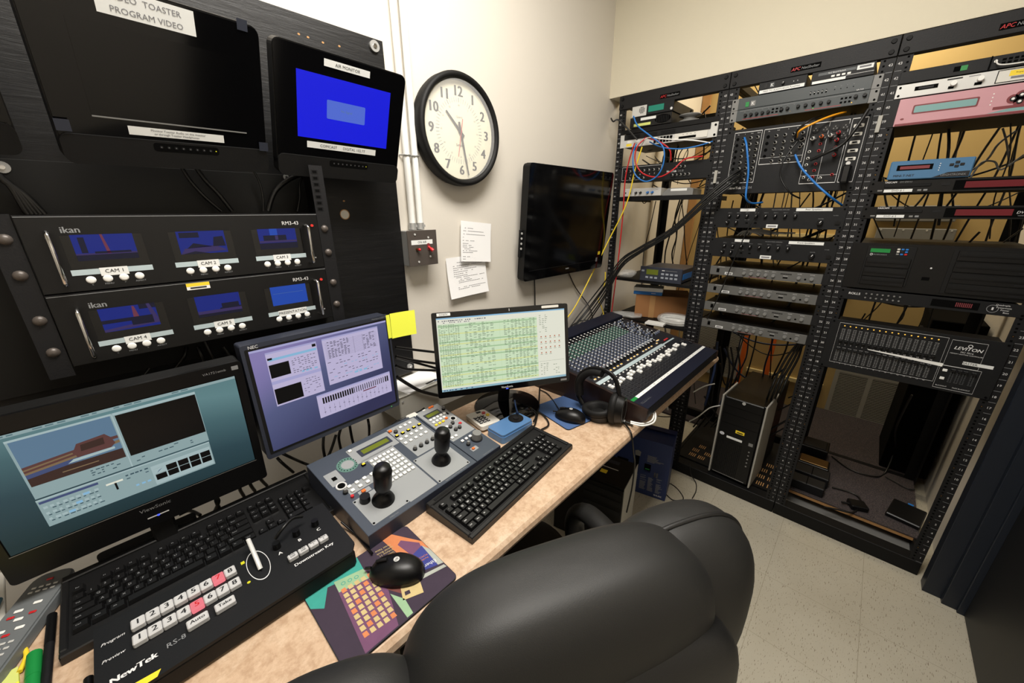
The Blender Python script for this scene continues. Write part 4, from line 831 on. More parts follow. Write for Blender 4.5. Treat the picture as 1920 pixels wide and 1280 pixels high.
# ------------------------------------------------------------------ wall things
for x, lb in ((-1.287, 'left'), (-1.255, 'right')):
    t = thing('conduit_pipe', '%s of the two white conduit pipes running up the wall' % lb, 'pipe', (x, -.013, 1.422))
    MB().cyl(0, 0, .0108, .018, 1.32, 'white', 16).build('pipe', t)
    MB().cyl(0, 0, .0135, 0, .022, 'steel', 16).cyl(.008, -.012, .004, .008, .016, 'steel', 8).build('connector', t)
    MB().tube([(-.02, .011, .235), (-.0135, .0, .235), (-.008, -.0115, .235), (.008, -.0115, .235), (.0135, 0, .235), (.02, .011, .235)], .0025, 'steel', 6, False).build('strap', t)
t = thing('switch_box', 'brown grey metal ON AIR switch box below the conduits', 'switch box', (-1.281, 0, 1.303))
MB(FR).box(-.056, .056, 0, .117, 0, .055, 'steel', .002).build('box', t)
p = MB(FR).box(-.059, .059, -.001, .118, .055, .059, 'steeldark', .001)
for a, b in ((-.03, .105), (.023, .093), (-.022, .013), (.027, .028)): p.cyl(a, b, .0035, .059, .061, 'silver', 8)
p.build('cover', t)
MB(FR).quad(-.046, .040, .071, .086, .0594, 'label').text(-.003, .0785, 'ON AIR', .0075, 'ink', .0598).build('label', t)
MB(FR).cyl(-.026, .056, .005, .059, .064, 'brass', 10).sell((-.022, .055, .069), (.005, .005, .006), 'red', (1, 1), nu=10, nv=6).build('indicator', t)
MB(FR).rr(.016, .028, .05, .074, .005, .059, .0605, 'maroon').tube([(.022, .062, .06), (.024, .056, .068), (.028, .048, .078)], [.004] * 6 + [.0065] * 8, 'red', 10).build('toggle', t)
def sheet(label, x0, x1, z0, z1, rot, lines, curl, loc):
    mb = MB(); nx, nz = 6, 14; c, s = math.cos(rot), math.sin(rot); vs = []; w, h = x1 - x0, z1 - z0
    def P(a, b, e=0): y = -.002 - curl * (1 - b) ** 2.2 - e - .006 * abs(a - .5) * (1 - b); X = (a - .5) * w; Z = (b - 1) * h; return (X * c - Z * s, y, X * s + Z * c)
    for j in range(nz + 1):
        for i in range(nx + 1): vs.append(P(i / nx, j / nz))
    mb.add(vs, [(j * (nx + 1) + i, j * (nx + 1) + i + 1, (j + 1) * (nx + 1) + i + 1, (j + 1) * (nx + 1) + i) for j in range(nz) for i in range(nx)], 'paper', True)
    rn = random.Random(len(label))
    for b, a0, a1 in lines:
        n = max(3, int((a1 - a0) * 22)); 
        for q in range(n):
            if rn.random() < .15: continue
            u0 = a0 + (a1 - a0) * q / n; u1 = u0 + (a1 - a0) / n * .8
            mb.add([P(u0, b, .0007), P(u1, b, .0007), P(u1, b + .010, .0007), P(u0, b + .010, .0007)], [(0, 1, 2, 3)], 'inkgrey')
    return solo(mb, 'paper_sheet', label, 'paper', loc)
sheet('lower typed paper with numbered instructions taped to the wall', 0, .205, 0, .16, .02, [(.86, .25, .75)] + [(.78 - .05 * k, .15, (.9, .55, .75, .7, .5, .5)[k]) for k in range(6)] + [(.49, .2, .95), (.44, .2, .6), (.40, .25, .6), (.36, .25, .9), (.24, .22, .95), (.2, .22, .8)], .014, (-1.045, -.004, 1.312))
sheet('upper typed paper taped to the wall beside the switch box', 0, .162, 0, .155, -.10, [(.83, .08, .4), (.76, .08, .75), (.68, .08, .8), (.6, .06, .1), (.52, .06, .45)] + [(.45 - .045 * k, .06, (.25, .35, .42, .32, .55, .5)[k]) for k in range(6)] + [(.12, .06, .3), (.06, .06, .2)], .006, (-.988, -.010, 1.440))
t = thing('wall_clock', 'round black rimmed wall clock with cream face and red second hand', 'clock', (-1.072, 0, 1.750))
MB(FR).lathe(0, 0, [(.158, 0), (.176, .004), (.180, .02), (.180, .048), (.176, .056), (.168, .058), (.160, .052), (.156, .034)], 'black', 64).build('case', t)
f = MB(FR).cyl(0, 0, .158, .01, .034, 'clockface', 64)
for k in range(1, 13): a = math.pi / 2 - k * math.pi / 6; f.text(.125 * math.cos(a), .125 * math.sin(a), str(k), .032, 'ink', .0346, bold=2); f.text(.082 * math.cos(a), .082 * math.sin(a), str(k * 5), .006, 'inkgrey', .0346)
for k in range(60):
    a = math.pi / 30 * k; r0, r1 = (.090, .105); w = .0006 if k % 5 else .0011
    f.add([(r0 * math.cos(a) - w * math.sin(a), r0 * math.sin(a) + w * math.cos(a), .0345), (r1 * math.cos(a) - w * math.sin(a), r1 * math.sin(a) + w * math.cos(a), .0345), (r1 * math.cos(a) + w * math.sin(a), r1 * math.sin(a) - w * math.cos(a), .0345), (r0 * math.cos(a) + w * math.sin(a), r0 * math.sin(a) - w * math.cos(a), .0345)], [(0, 1, 2, 3)], 'inkgrey')
f.text(0, .045, 'Quartz', .007, 'inkgrey', .0346).text(0, -.045, 'Simplex', .009, 'ink', .0346); f.build('face', t)
def hand(nm, ang, L, tail, w, z, m_):
    a = math.radians(90 - ang); c, s = math.cos(a), math.sin(a); q = MB(FR); P = lambda u, v: (u * c - v * s, u * s + v * c)
    q.prism([P(-tail, -w), P(L, -w * .55), P(L, w * .55), P(-tail, w)], z, z + .0012, m_).cyl(0, 0, w * 1.6, z, z + .0014, m_, 14); q.build(nm, t)
hand('hour_hand', 314, .082, .022, .0052, .0365, 'ink'); hand('minute_hand', 168, .145, .03, .0042, .039, 'ink'); hand('second_hand', 192, .085, .04, .0012, .042, 'red')
MB(FR).cyl(0, 0, .157, .0485, .0495, 'glass', 48).build('glass', t)
t = thing('wall_television', 'large switched off black flat television on the wall', 'television', (-.421, -.056, 1.424))
t.rotation_euler = (math.radians(4.2), 0, math.radians(-1.2))
MB(FR).rr(-.333, .333, -.248, .248, .018, -.012, .0, 'black').build('housing', t)
b = MB(FR).rr(-.335, .335, -.25, .25, .018, 0, .028, 'blackgloss', 5, 'black'); b.box(-.30, .30, -.205, -.203, .028, .0285, 'rack').quad(-.016, .012, -.225, -.219, .0284, 'textgrey').label(.285, -.165, .022, .018, '', m='yellow', z=.0286).label(.268, -.20, .016, .022, '', m='grey', z=.0286); b.build('bezel', t)
MB(FR).quad(-.30, .30, -.198, .215, .0284, 'screenoff').build('screen', t)
c_ = MB(FR).box(-.352, -.336, -.14, -.02, .0, .012, 'rackdark', .002)
for k in range(4): c_.cyl(-.345, -.035 - k * .022, .005, .012, .014, 'silver', 10)
c_.build('connector_strip', t)
MB(FR).box(-.12, .12, -.12, .12, -.035, -.012, 'black').build('mount', t)
# metal trunking box with papers
t = thing('trunking_box', 'beige metal trunking box on the wall behind the monitors at desk level', 'metal box', (-1.485, 0, .79))
MB().box(0, .60, -.150, -.001, 0, .098, 'metalgrey', .003).build('box', t)
MB().box(-.003, .603, -.153, -.001, .098, .102, 'metalgrey', .001).build('lid', t)
s = MB(FR)
for a, b in ((.012, .08), (.012, .02), (.3, .02)): s.cyl(a, b, .004, .150, .152, 'steel', 8)
s.build('screws', t)
solo(MB().box(-.09, .09, -.06, .06, 0, .0012, 'paper').box(0, .05, -.055, -.045, .0012, .0014, 'ink').poly([(.03, -.06), (.09, -.06), (.09, -.03)], .0014, 'padblue'), 'paper_sheet', 'loose white paper with a blue corner on the metal trunking box', 'paper', (-1.372, -.082, .8925), (0, 0, .15))

# ------------------------------------------------------------------ desk
t = thing('desk', 'long beige laminate desk with rounded front edge along the left wall', 'desk', (-1.4, -.45, 0))
prof = [(.26, .742), (.26, .779), (-.275, .780), (-.288, .778), (-.2965, .771), (-.3, .760), (-.2965, .749), (-.285, .742)]
vs = [(x, y, z) for x in (-1.6, 1.372) for y, z in prof]; n = len(prof)
d = MB().add(vs, [tuple(range(n))[::-1], tuple(range(n, 2 * n))] , 'laminate'); d.add(vs, [(i, (i + 1) % n, n + (i + 1) % n, n + i) for i in range(n)], 'laminate', False); d.build('desktop', t)
MB().box(-1.6, 1.35, .22, .24, .60, .742, 'black').build('apron', t)
MB().box(-.66, -.63, -.2, .24, 0, .742, 'black').build('side_panel', t)

def place(yaw, pit, loc): return (Matrix.Translation(loc) @ Matrix.Rotation(math.radians(yaw), 4, 'Z') @ Matrix.Rotation(math.radians(-pit), 4, 'X'))
def ui_row(p, x0, x1, y, h, n, m_, z, rn, fill=.7):
    for q in range(n):
        if rn.random() < fill: a = x0 + (x1 - x0) * q / n; p.quad(a, a + (x1 - x0) / n * rn.uniform(.4, .85), y, y + h, z, m_)
# far left monitor
t = thing('desk_monitor', 'black widescreen monitor at far left with a teal desktop and camera preview', 'monitor', (0, 0, 0)); t.matrix_world = place(.2, -6.2, (-2.101, -.23, 1.032))
MB(FR).rr(-.200, .200, -.178, .145, .008, -.035, -.001, 'black').box(-.09, .09, -.09, .07, -.06, -.035, 'black', .01).build('housing', t)
b = MB(FR).rr(-.201, .201, -.179, .146, .008, -.001, .006, 'blacksatin').text(0, -.133, 'ViewSonic', .0085, 'textgrey', .0064, shear=.1).text(.152, .133, 'VA1721wmb', .0055, 'textgrey', .0064).box(.182, .194, .128, .137, .006, .0064, 'textgrey').box(-.017, .017, -.157, -.155, .006, .007, 'silver').disc(0, -.156, .0025, .0072, 'blueled', 8)
b.quad(-.187, .187, -.1185, -.117, .0064, 'grey').quad(-.186, .186, -.1165, .1155, .0062, 'hole'); b.build('bezel', t)
s = MB(FR); z = .0065; s.quad(-.184, .184, -.115, .114, z, 'ui_vslbg'); rn = random.Random(3)
s.quad(-.184, .184, .108, .114, z + .0001, 'ui_panel'); ui_row(s, -.18, .12, .110, .0025, 22, 'ui_teal', z + .0002, rn)
s.quad(-.131, .113, -.021, .102, z + .0001, 'ui_panel').quad(-.131, -.009, .098, .102, z + .0002, 'ui_panel2').quad(-.007, .113, .097, .102, z + .0002, 'ui_panel2')
s.quad(-.128, -.011, .005, .098, z + .0002, 'ui_sky').quad(-.005, .112, .003, .096, z + .0002, 'scrblack').quad(-.0095, -.0075, -.021, .1, z + .0003, 'ui_panel2')
s.quad(-.128, -.011, .005, .026, z + .0003, 'ui_brown2').poly([(-.128, .028), (-.011, .040), (-.011, .046), (-.128, .034)], z + .00032, 'ui_tan').poly([(-.128, .034), (-.065, .040), (-.065, .052), (-.128, .046)], z + .0003, 'ui_brown').poly([(-.128, .038), (-.07, .044), (-.07, .047), (-.128, .041)], z + .00034, 'ui_tan').poly([(-.128, .022), (-.060, .028), (-.065, .036), (-.128, .030)], z + .0004, 'ui_deskblue').quad(-.09, -.045, .014, .016, z + .0004, 'ui_tan')
s.poly([(-.067, .035), (-.024, .035), (-.017, .042), (-.020, .056), (-.026, .066), (-.062, .062), (-.068, .050)], z + .0005, 'ui_brown').poly([(-.060, .045), (-.030, .046), (-.029, .060), (-.058, .058)], z + .0006, 'ui_brown2').poly([(-.080, .028), (-.02, .030), (-.02, .035), (-.072, .034)], z + .0005, 'ui_panel2').quad(-.02, -.011, .050, .056, z + .0004, 'ui_brown')
for r_ in range(3): ui_row(s, -.06, -.02, -.002 - r_ * .005, .002, 6, 'ui_tealdark', z + .0003, rn, .5); ui_row(s, .0, .1, -.003 - r_ * .005, .002, 12, 'ui_tealdark', z + .0003, rn, .4)
s.quad(-.132, .112, -.085, -.024, z + .0001, 'ui_panel').quad(-.130, -.058, -.034, -.029, z + .0002, 'ui_deskblue').quad(-.132, .112, -.027, -.024, z + .0002, 'ui_panel2')
for r_ in range(3): ui_row(s, -.128, -.058, -.046 - r_ * .013, .005, 9, 'ui_panel2', z + .0003, rn, .95); ui_row(s, -.126, -.058, -.049 - r_ * .013, .002, 9, 'ui_tealdark', z + .0004, rn, .95); s.quad(-.08 - .012 * r_, -.072 - .012 * r_, -.046 - r_ * .013, -.041 - r_ * .013, z + .0005, 'ui_ltblue')
s.quad(-.0395, -.0365, -.060, -.042, z + .0003, 'scrblack').quad(-.050, -.027, -.044, -.040, z + .0003, 'ui_white'); ui_row(s, -.022, .012, -.038, .003, 5, 'ui_tealdark', z + .0003, rn); ui_row(s, -.022, .012, -.045, .002, 5, 'ui_tealdark', z + .0003, rn); ui_row(s, -.022, .012, -.068, .004, 4, 'ui_ltblue', z + .0003, rn)
s.quad(.014, .110, -.082, -.036, z + .0002, 'ui_panel2')
for k in range(5): s.quad(.017 + k * .0188, .0335 + k * .0188, -.072, -.044, z + .0003, 'scrblack').quad(.017 + k * .0188, .0335 + k * .0188, -.0585, -.0575, z + .0004, 'ui_panel2')
s.quad(.017, .0335, -.057, -.044, z + .0005, 'ui_panel2').poly([(.02, -.055), (.031, -.046), (.024, -.05)], z + .0006, 'ui_deskblue'); s.build('screen', t)
t2 = MB().box(-.035, .035, .035, .06, -.16, .02, 'black', .006).box(-.07, .10, -.10, .035, -.2515, -.243, 'blacksatin', .004).box(-.02, .02, .015, .035, -.244, -.15, 'black', .004); t2.build('stand', t, M=Matrix.Translation((0, 0.0, 0)) @ Matrix.Rotation(math.radians(-6.2), 4, 'X') @ Matrix.Translation((0, .01, 0)))
# middle left monitor
t = thing('desk_monitor', 'dark monitor with a violet desktop and sticky note on its corner', 'monitor', (0, 0, 0)); t.matrix_world = place(1.9, 1.3, (-1.711, -.225, 1.056))
MB(FR).rr(-.182, .182, -.144, .144, .006, -.045, -.001, 'ctlside').build('housing', t)
b = MB(FR).rr(-.1835, .1835, -.1455, .1455, .006, -.001, .006, 'ctlside', 4).rr(-.176, .178, -.134, .135, .003, .006, .0065, 'black', 3).text(-.158, .1385, 'NEC', .0075, 'textwhite', .0069).text(.155, .1395, 'MultiSync LCD1760', .0042, 'textgrey', .0069).disc(.155, -.139, .0015, .0069, 'greenled', 6); b.build('bezel', t)
s = MB(FR); z = .0069; s.quad(-.169, .172, -.128, .130, z, 'ui_necbg').quad(-.169, .172, .125, .130, z + .0002, 'ui_lilac2')
def win(a, b_, c, d_): s.quad(a, b_, c, d_, z + .0003, 'ui_lilac').quad(a, b_, d_ - .004, d_, z + .0004, 'ui_lilac2')
win(-.139, -.025, -.018, .118); win(-.011, .144, -.008, .119); win(-.049, .163, -.090, -.025)
s.quad(-.137, -.094, .054, .087, z + .0005, 'scrblack').quad(-.137, -.077, -.014, .026, z + .0005, 'scrblack').quad(-.135, -.027, .096, .102, z + .0005, 'ui_ltblue').quad(-.137, -.127, .099, .104, z + .0006, 'scrblack').quad(-.036, -.027, .106, .113, z + .0006, 'scrblack').quad(-.139, -.025, .038, .046, z + .0005, 'ui_lilac2')
for r_ in range(8): ui_row(s, -.088, -.03, .088 - r_ * .005, .0014, 8, 'ui_line', z + .0006, rn, .6)
ui_row(s, -.07, -.03, .049, .004, 4, 'ui_ltblue', z + .0006, rn, .9)
for r_ in range(7): ui_row(s, -.072, -.03, .028 - r_ * .006, .0013, 6, 'ui_line', z + .0006, rn, .5)
for r_ in range(12): s.quad(-.006, .138, .105 - r_ * .0038, .1053 - r_ * .0038, z + .0005, 'ui_line'); ui_row(s, .0, .06, .1062 - r_ * .0038, .0016, 7, 'ui_line', z + .0006, rn, .7); ui_row(s, .098, .134, .1062 - r_ * .0038, .0016, 4, 'ui_line', z + .0006, rn, .6)
s.quad(.07, .0705, .06, .108, z + .0006, 'ui_line').quad(.096, .0965, .06, .108, z + .0006, 'ui_line')
for r_ in range(8): ui_row(s, -.006, .138, .052 - r_ * .007, .0016, 14, ('ui_line', 'ui_line', 'ui_ltblue', 'ui_line')[r_ % 4], z + .0005, rn, .5)
ui_row(s, .06, .1, .004, .005, 3, 'ui_ltblue', z + .0006, rn, 1)
for k in range(30):
    x = -.036 + k * .0066 if k < 12 else .043 + (k - 12) * .0064; s.quad(x, x + (.0042 if k < 13 or k > 27 else .0022), -.053, -.036, z + .0005, 'scrblack')
    if k % 2 == 0: s.quad(x + .001, x + .0015, -.084, -.062, z + .0005, 'ui_line').quad(x - .001, x + .0035, -.078 + .004 * (k % 3), -.0765 + .004 * (k % 3), z + .0006, 'ui_line')
s.quad(.075, .115, -.0585, -.0555, z + .0006, 'camred'); s.build('screen', t)
MB(FR).box(-.05, .05, -.05, .05, -.075, -.045, 'black', .006).box(-.03, .03, -.03, .03, -.203, -.075, 'black').build('wall_arm', t)
n_ = MB(FR); vs = []
for j in range(5):
    for i in range(5): a, b_ = i / 4, j / 4; vs.append((.1845 + .078 * a + .003 * b_, .072 + .074 * b_ - .002 * a, .0075 + .010 * a * a + .003 * (1 - b_)))
n_.add(vs, [(j * 5 + i, j * 5 + i + 1, (j + 1) * 5 + i + 1, (j + 1) * 5 + i) for j in range(4) for i in range(4)], 'stickyyellow', True)
n_.quad(.1745, .186, .074, .144, .0076, 'stickyyellow')
o = solo(n_, 'sticky_note', 'bright yellow sticky note on the right corner of the middle left monitor', 'sticky note'); o.matrix_world = place(1.9, 1.3, (-1.711, -.225, 1.056))
# right monitor
t = thing('desk_monitor', 'black monitor showing a pale green spreadsheet, on a round stand', 'monitor', (0, 0, 0)); t.matrix_world = place(-30.4, 9.6, (-1.233, -.401, 1.058))
MB(FR).rr(-.221, .221, -.132, .132, .006, -.03, -.001, 'black').box(-.1, .1, -.08, .06, -.055, -.03, 'black', .01).build('housing', t)
b = MB(FR).rr(-.2225, .2225, -.1335, .1335, .006, -.001, .007, 'blackgloss', 4, 'black').text(.0, -.1235, 'ViewSonic', .0068, 'textwhite', .0074).quad(-.004, .004, -.1315, -.1285, .0074, 'blueled').quad(-.207, -.166, .1235, .1325, .0074, 'label').text(-.187, .128, 'CCGTV', .0055, 'ink', .0078).rr(.13, .19, .1235, .1315, .003, .007, .0076, 'offwhite').quad(.19, .212, -.128, -.121, .0074, 'grey').quad(.02, .0215, .123, .131, .0074, 'white'); b.build('bezel', t)
s = MB(FR); z = .0075; s.quad(-.210, .210, -.114, .1175, z, 'ui_white').quad(-.210, .210, .1135, .1175, z + .0001, 'ui_ltblue').quad(-.210, .210, -.114, -.107, z + .0001, 'ui_task').quad(-.207, .112, -.103, .098, z + .0001, 'ui_green')
ui_row(s, -.205, -.05, .106, .003, 26, 'ui_line', z + .0002, rn, .8); ui_row(s, -.19, -.1, .101, .002, 14, 'ui_line', z + .0002, rn, .8)
for r_ in range(48):
    y = .094 - r_ * .0041
    if r_ % 8 == 7: s.quad(-.207, .112, y - .001, y + .003, z + .0002, 'ui_yellow')
    elif r_ % 3 == 1: s.quad(-.207, .112, y - .001, y + .003, z + .0002, 'ui_green2' if r_ % 6 == 1 else 'ui_green')
    ui_row(s, -.205, -.14, y, .0014, 9, 'ui_text', z + .0003, rn, .85); ui_row(s, -.125, -.03, y, .0014, 7, 'ui_text', z + .0003, rn, .55); ui_row(s, .0, .11, y, .0014, 9, 'ui_text', z + .0003, rn, .8)
for q in range(15): s.quad(-.207 + q * .0215, -.2066 + q * .0215, -.103, .098, z + .00035, 'ui_green2')
for r_ in range(10): ui_row(s, .12, .15, .1 - r_ * .006, .0014, 3, 'ui_text', z + .0002, rn)
for r_ in range(4):
    for q in range(5 if r_ < 3 else 3): s.disc(.125 + q * .016, .030 - r_ * .018, .0026, z + .0002, 'ui_icon', 8, .002); s.quad(.121 + q * .016, .129 + q * .016, .024 - r_ * .018, .0252 - r_ * .018, z + .0002, 'ui_text')
s.quad(.115, .205, -.053, -.0525, z + .0002, 'ui_text')
for r_ in range(7): ui_row(s, .12, .15, -.062 - r_ * .006, .0014, 3, 'ui_text', z + .0002, rn); ui_row(s, .165, .19, -.062 - r_ * .006, .0014, 3, 'ui_text', z + .0002, rn)
ui_row(s, -.205, -.1, -.112, .003, 12, 'ui_deskblue', z + .0003, rn); s.build('screen', t)
st = MB().lathe(0, 0, [(0, 0), (.122, 0), (.125, .004), (.120, .010), (.05, .018), (0, .02)], 'blackgloss', 40).tube([(0, .02, .015), (-.015, .0, .08), (-.055, -.045, .17), (-.078, -.075, .24)], .022, 'black', 10, flat=.5)
st.build('stand', t, M=t.matrix_world.inverted() @ Matrix.Translation((-1.135, -.315, .7805)))

# grey joystick controller
C0 = (-1.805, -.540); sl = math.atan2(.045, .285)
t = thing('joystick_controller', 'grey camera controller with two black joysticks and many lit keys', 'camera controller', (-1.805, -.545, .7805), (0, 0, math.radians(3.5)))
b = MB(); W1 = .332; WT = .425
def wedge(mb, x0, x1, m_):
    pr = [(0, 0), (0, .038), (.285, .083), (.285, 0)]; vs = [(x0, y, z) for y, z in pr] + [(x1, y, z) for y, z in pr]
    mb.add(vs, [(0, 3, 2, 1)[::-1], (4, 5, 6, 7)[::-1], (0, 1, 5, 4), (1, 2, 6, 5), (2, 3, 7, 6), (3, 0, 4, 7)], m_)
wedge(b, 0, W1, 'ctlside'); b.build('base', t)
K = Matrix.Translation((0, 0, .038)) @ Matrix.Rotation(sl, 4, 'X')
p = MB(K); LN = .2885
p.box(0, W1 - .0015, 0, LN, -.001, .0025, 'ctl', .001)
L_ = lambda x0, x1, y0, y1, m_, z=.0028: p.quad(x0, x1, y0, y1, z, m_)
def lp(x, y): return (x - C0[0], y - C0[1])
p.rr(.022, .118, .015, .105, .003, .0025, .0032, 'ctlpanel').rr(.205, .315, .010, .120, .003, .0025, .0032, 'ctlpanel').rr(.118, .2, .012, .20, .002, .0025, .0031, 'ctlpanel')
p.rr(.095, .222, .205, .27, .002, .0025, .0031, 'ctlpanel').rr(.105, .2, .2, .21, .002, .0025, .0031, 'ctlpanel').rr(.225, .322, .125, .275, .002, .0025, .0031, 'ctlpanel').rr(.012, .045, .175, .225, .002, .0025, .0031, 'ctlpanel').rr(.03, .105, .125, .155, .002, .0025, .0031, 'ctlpanel').rr(.045, .075, .108, .122, .002, .0025, .0032, 'ctlpanel')
p.rr(.115, .212, .222, .252, .002, .0031, .0034, 'ctlside').quad(.125, .205, .229, .246, .0038, 'lcdgreen')
p.disc(.075, .222, .027, .0029, 'knobgreen', 28).disc(.075, .222, .016, .0031, 'ctlpanel', 24)
for k in range(18): a = k * math.pi / 9; p.disc(.075 + .0215 * math.cos(a), .222 + .0215 * math.sin(a), .0018, .0032, 'hole', 6)
p.cyl(.028, .165, .013, .0025, .005, 'silver', 18).cyl(.028, .165, .009, .005, .0055, 'hole', 18).quad(.022, .033, .192, .205, .0034, 'hole')
for a, b_ in ((.026, .020), (.114, .020), (.026, .1), (.114, .1), (.21, .015), (.31, .015), (.21, .115), (.31, .115)): p.disc(a, b_, .0028, .0035, 'hole', 8)
for k in range(6): p.disc(.25 + k * .010, .265, .0012, .0034, 'redled' if k == 3 else 'hole', 6)
for k in range(10): p.quad(.12 + k * .008, .125 + k * .008, .195, .1965, .0033, 'inkgrey')
p.text(.26, .005, 'Hybrid Control Panel AW-RP655', .004, 'textgrey', .0029).text(.07, .008, 'OPERATION', .003, 'textgrey', .0029)
p.build('top_panel', t)
wk = MB().box(-.0046, .0046, -.0042, .0042, 0, .005, 'white', .0012)
def kk(nm, proto, pl, z=.003): return many(nm, proto, [(a[0], a[1], z) for a in pl], t, K)
kk('key', wk, [(.124 + c_ * .0128, .190 - r_ * .0155) for c_ in range(6) for r_ in range(7)] + [(.040 + c_ * .02, .150 - r_ * .016) for c_ in range(4) for r_ in range(2)] + [(.245 + c_ * .017, .258) for c_ in range(4)] + [(.232 + c_ * .018, .212 - r_ * .022) for c_ in range(5) for r_ in range(2)] + [(.103, .262)])
kk('yellow_key', MB().box(-.0055, .0055, -.0045, .0045, 0, .004, 'hole', .001).box(-.004, .004, -.003, .003, .004, .006, 'yellow', .001), [(.232 + k * .020, .232) for k in range(5)] + [(.103, .193)])
kk('orange_key', MB().box(-.005, .005, -.004, .004, 0, .005, 'orange', .001), [(.229, .262), (.057, .115)])
kk('red_button', MB().cyl(0, 0, .004, 0, .005, 'red', 12), [(.030, .118)])
kb_ = MB().cyl(0, 0, .0062, 0, .005, 'blacksatin', 14).cyl(0, 0, .0046, .005, .013, 'grey', 14, .004)
kk('knob', kb_, [(.2395, .249)] + [(.236 + k * .021, .152) for k in range(4)] + [(.025, .140)])
kk('dial', MB().cyl(0, 0, .0125, 0, .016, 'blacksatin', 20, .0115), [(.045, .088)])
def joystick(x, y):
    q = MB().lathe(0, 0, [(.0265, 0), (.0265, .003), (.024, .006), (.024, .008), (.021, .010), (.021, .013), (.0175, .015), (.0165, .018), (.0105, .021), (.0105, .026), (.0172, .036), (.0205, .046), (.0212, .080), (.0212, .090), (.0190, .093), (.0186, .100), (.0160, .104), (0, .106)], 'blacksatin', 28)
    o = q.build('joystick', t, M=K @ Matrix.Translation((x, y, .003))); MB().lathe(0, 0, [(.0213, .084), (.0218, .087), (.0213, .090)], 'black', 28).build('grip_ring', o)
joystick(.077, .062); joystick(.262, .070)
t = thing('control_unit', 'grey controller with big knob joined to the right of the joystick controller', 'camera controller', (-1.4725, -.5247, .7805), (0, 0, math.radians(3.5)))
b = MB(); wedge(b, 0, .098, 'ctlside'); b.build('base', t)
p = MB(K).box(0, .0975, 0, LN, -.001, .0025, 'ctl', .001).rr(.004, .094, .105, .285, .002, .0025, .0031, 'ctlpanel')
p.rr(.015, .075, .235, .262, .002, .0031, .0034, 'ctlside').quad(.021, .069, .241, .256, .0038, 'lcdgreen').cyl(.078, .188, .011, .0031, .005, 'silver', 18).cyl(.078, .188, .0075, .005, .0055, 'hole', 16).quad(.080, .086, .215, .228, .0035, 'hole').rr(.018, .042, .035, .05, .002, .0025, .0031, 'ctlpanel').text(.05, .006, 'Camera Control Unit', .0035, 'textgrey', .0029); p.build('top_panel', t)
kk('key', wk, [(.018 + k * .014, .226) for k in range(5)] + [(.018 + k * .014, .211) for k in range(4)] + [(.02 + k * .014, .168) for k in range(2)] + [(.025 + k * .016, .088) for k in range(4)] + [(.012, .118), (.027, .118)])
kk('yellow_key', MB().box(-.0045, .0045, -.0035, .0035, 0, .005, 'yellow', .001), [(.016, .196), (.030, .196), (.044, .196), (.012, .135)])
kk('orange_key', MB().box(-.0045, .0045, -.0035, .0035, 0, .005, 'orange', .001), [(.062, .202), (.058, .280), (.068, .280), (.026, .043)])
kk('red_key', MB().box(-.005, .005, -.004, .004, 0, .004, 'red', .001), [(.078, .155)])
kk('knob', kb_, [(.042, .160), (.060, .170), (.046, .140), (.062, .140), (.088, .246), (.028, .066)])
kk('jog_knob', MB().cyl(0, 0, .0185, 0, .003, 'rack', 28).cyl(0, 0, .015, .003, .022, 'grey', 28, .0135), [(.066, .070)])
t = thing('cable_plug', 'white cable plug at the back of the joystick controller', 'plug', (-1.495, -.240, .8)); MB().box(-.018, .018, -.012, .012, .045, .066, 'offwhite', .003).build('shell', t); MB().tube([(-.018, 0, .055), (-.035, .006, .056)], .006, 'cable', 8).build('strain_relief', t)
solo(MB().tube([(-.018, -.008, 0), (.018, .008, 0)], .009, 'cable', 12), 'ferrite_core', 'black ferrite lump on the cable behind the joystick controller', 'ferrite', (-1.548, -.215, .84))
t = thing('power_brick', 'long black power brick behind the joystick controller', 'power brick', (-1.64, -.215, .781), (0, 0, .10)); MB().box(-.10, .10, -.022, .022, 0, .035, 'blacksatin', .005).build('case', t); MB().box(-.03, .03, -.015, .015, .035, .0353, 'rack').build('label', t)
solo(MB().tube([(-.03, 0, .018), (0, .01, .022), (.04, .004, .018)], [.010] * 3 + [.016] * 5 + [.010] * 5, 'cable', 10), 'power_plug', 'bulky black plug left of the power brick', 'plug', (-1.775, -.225, .781))

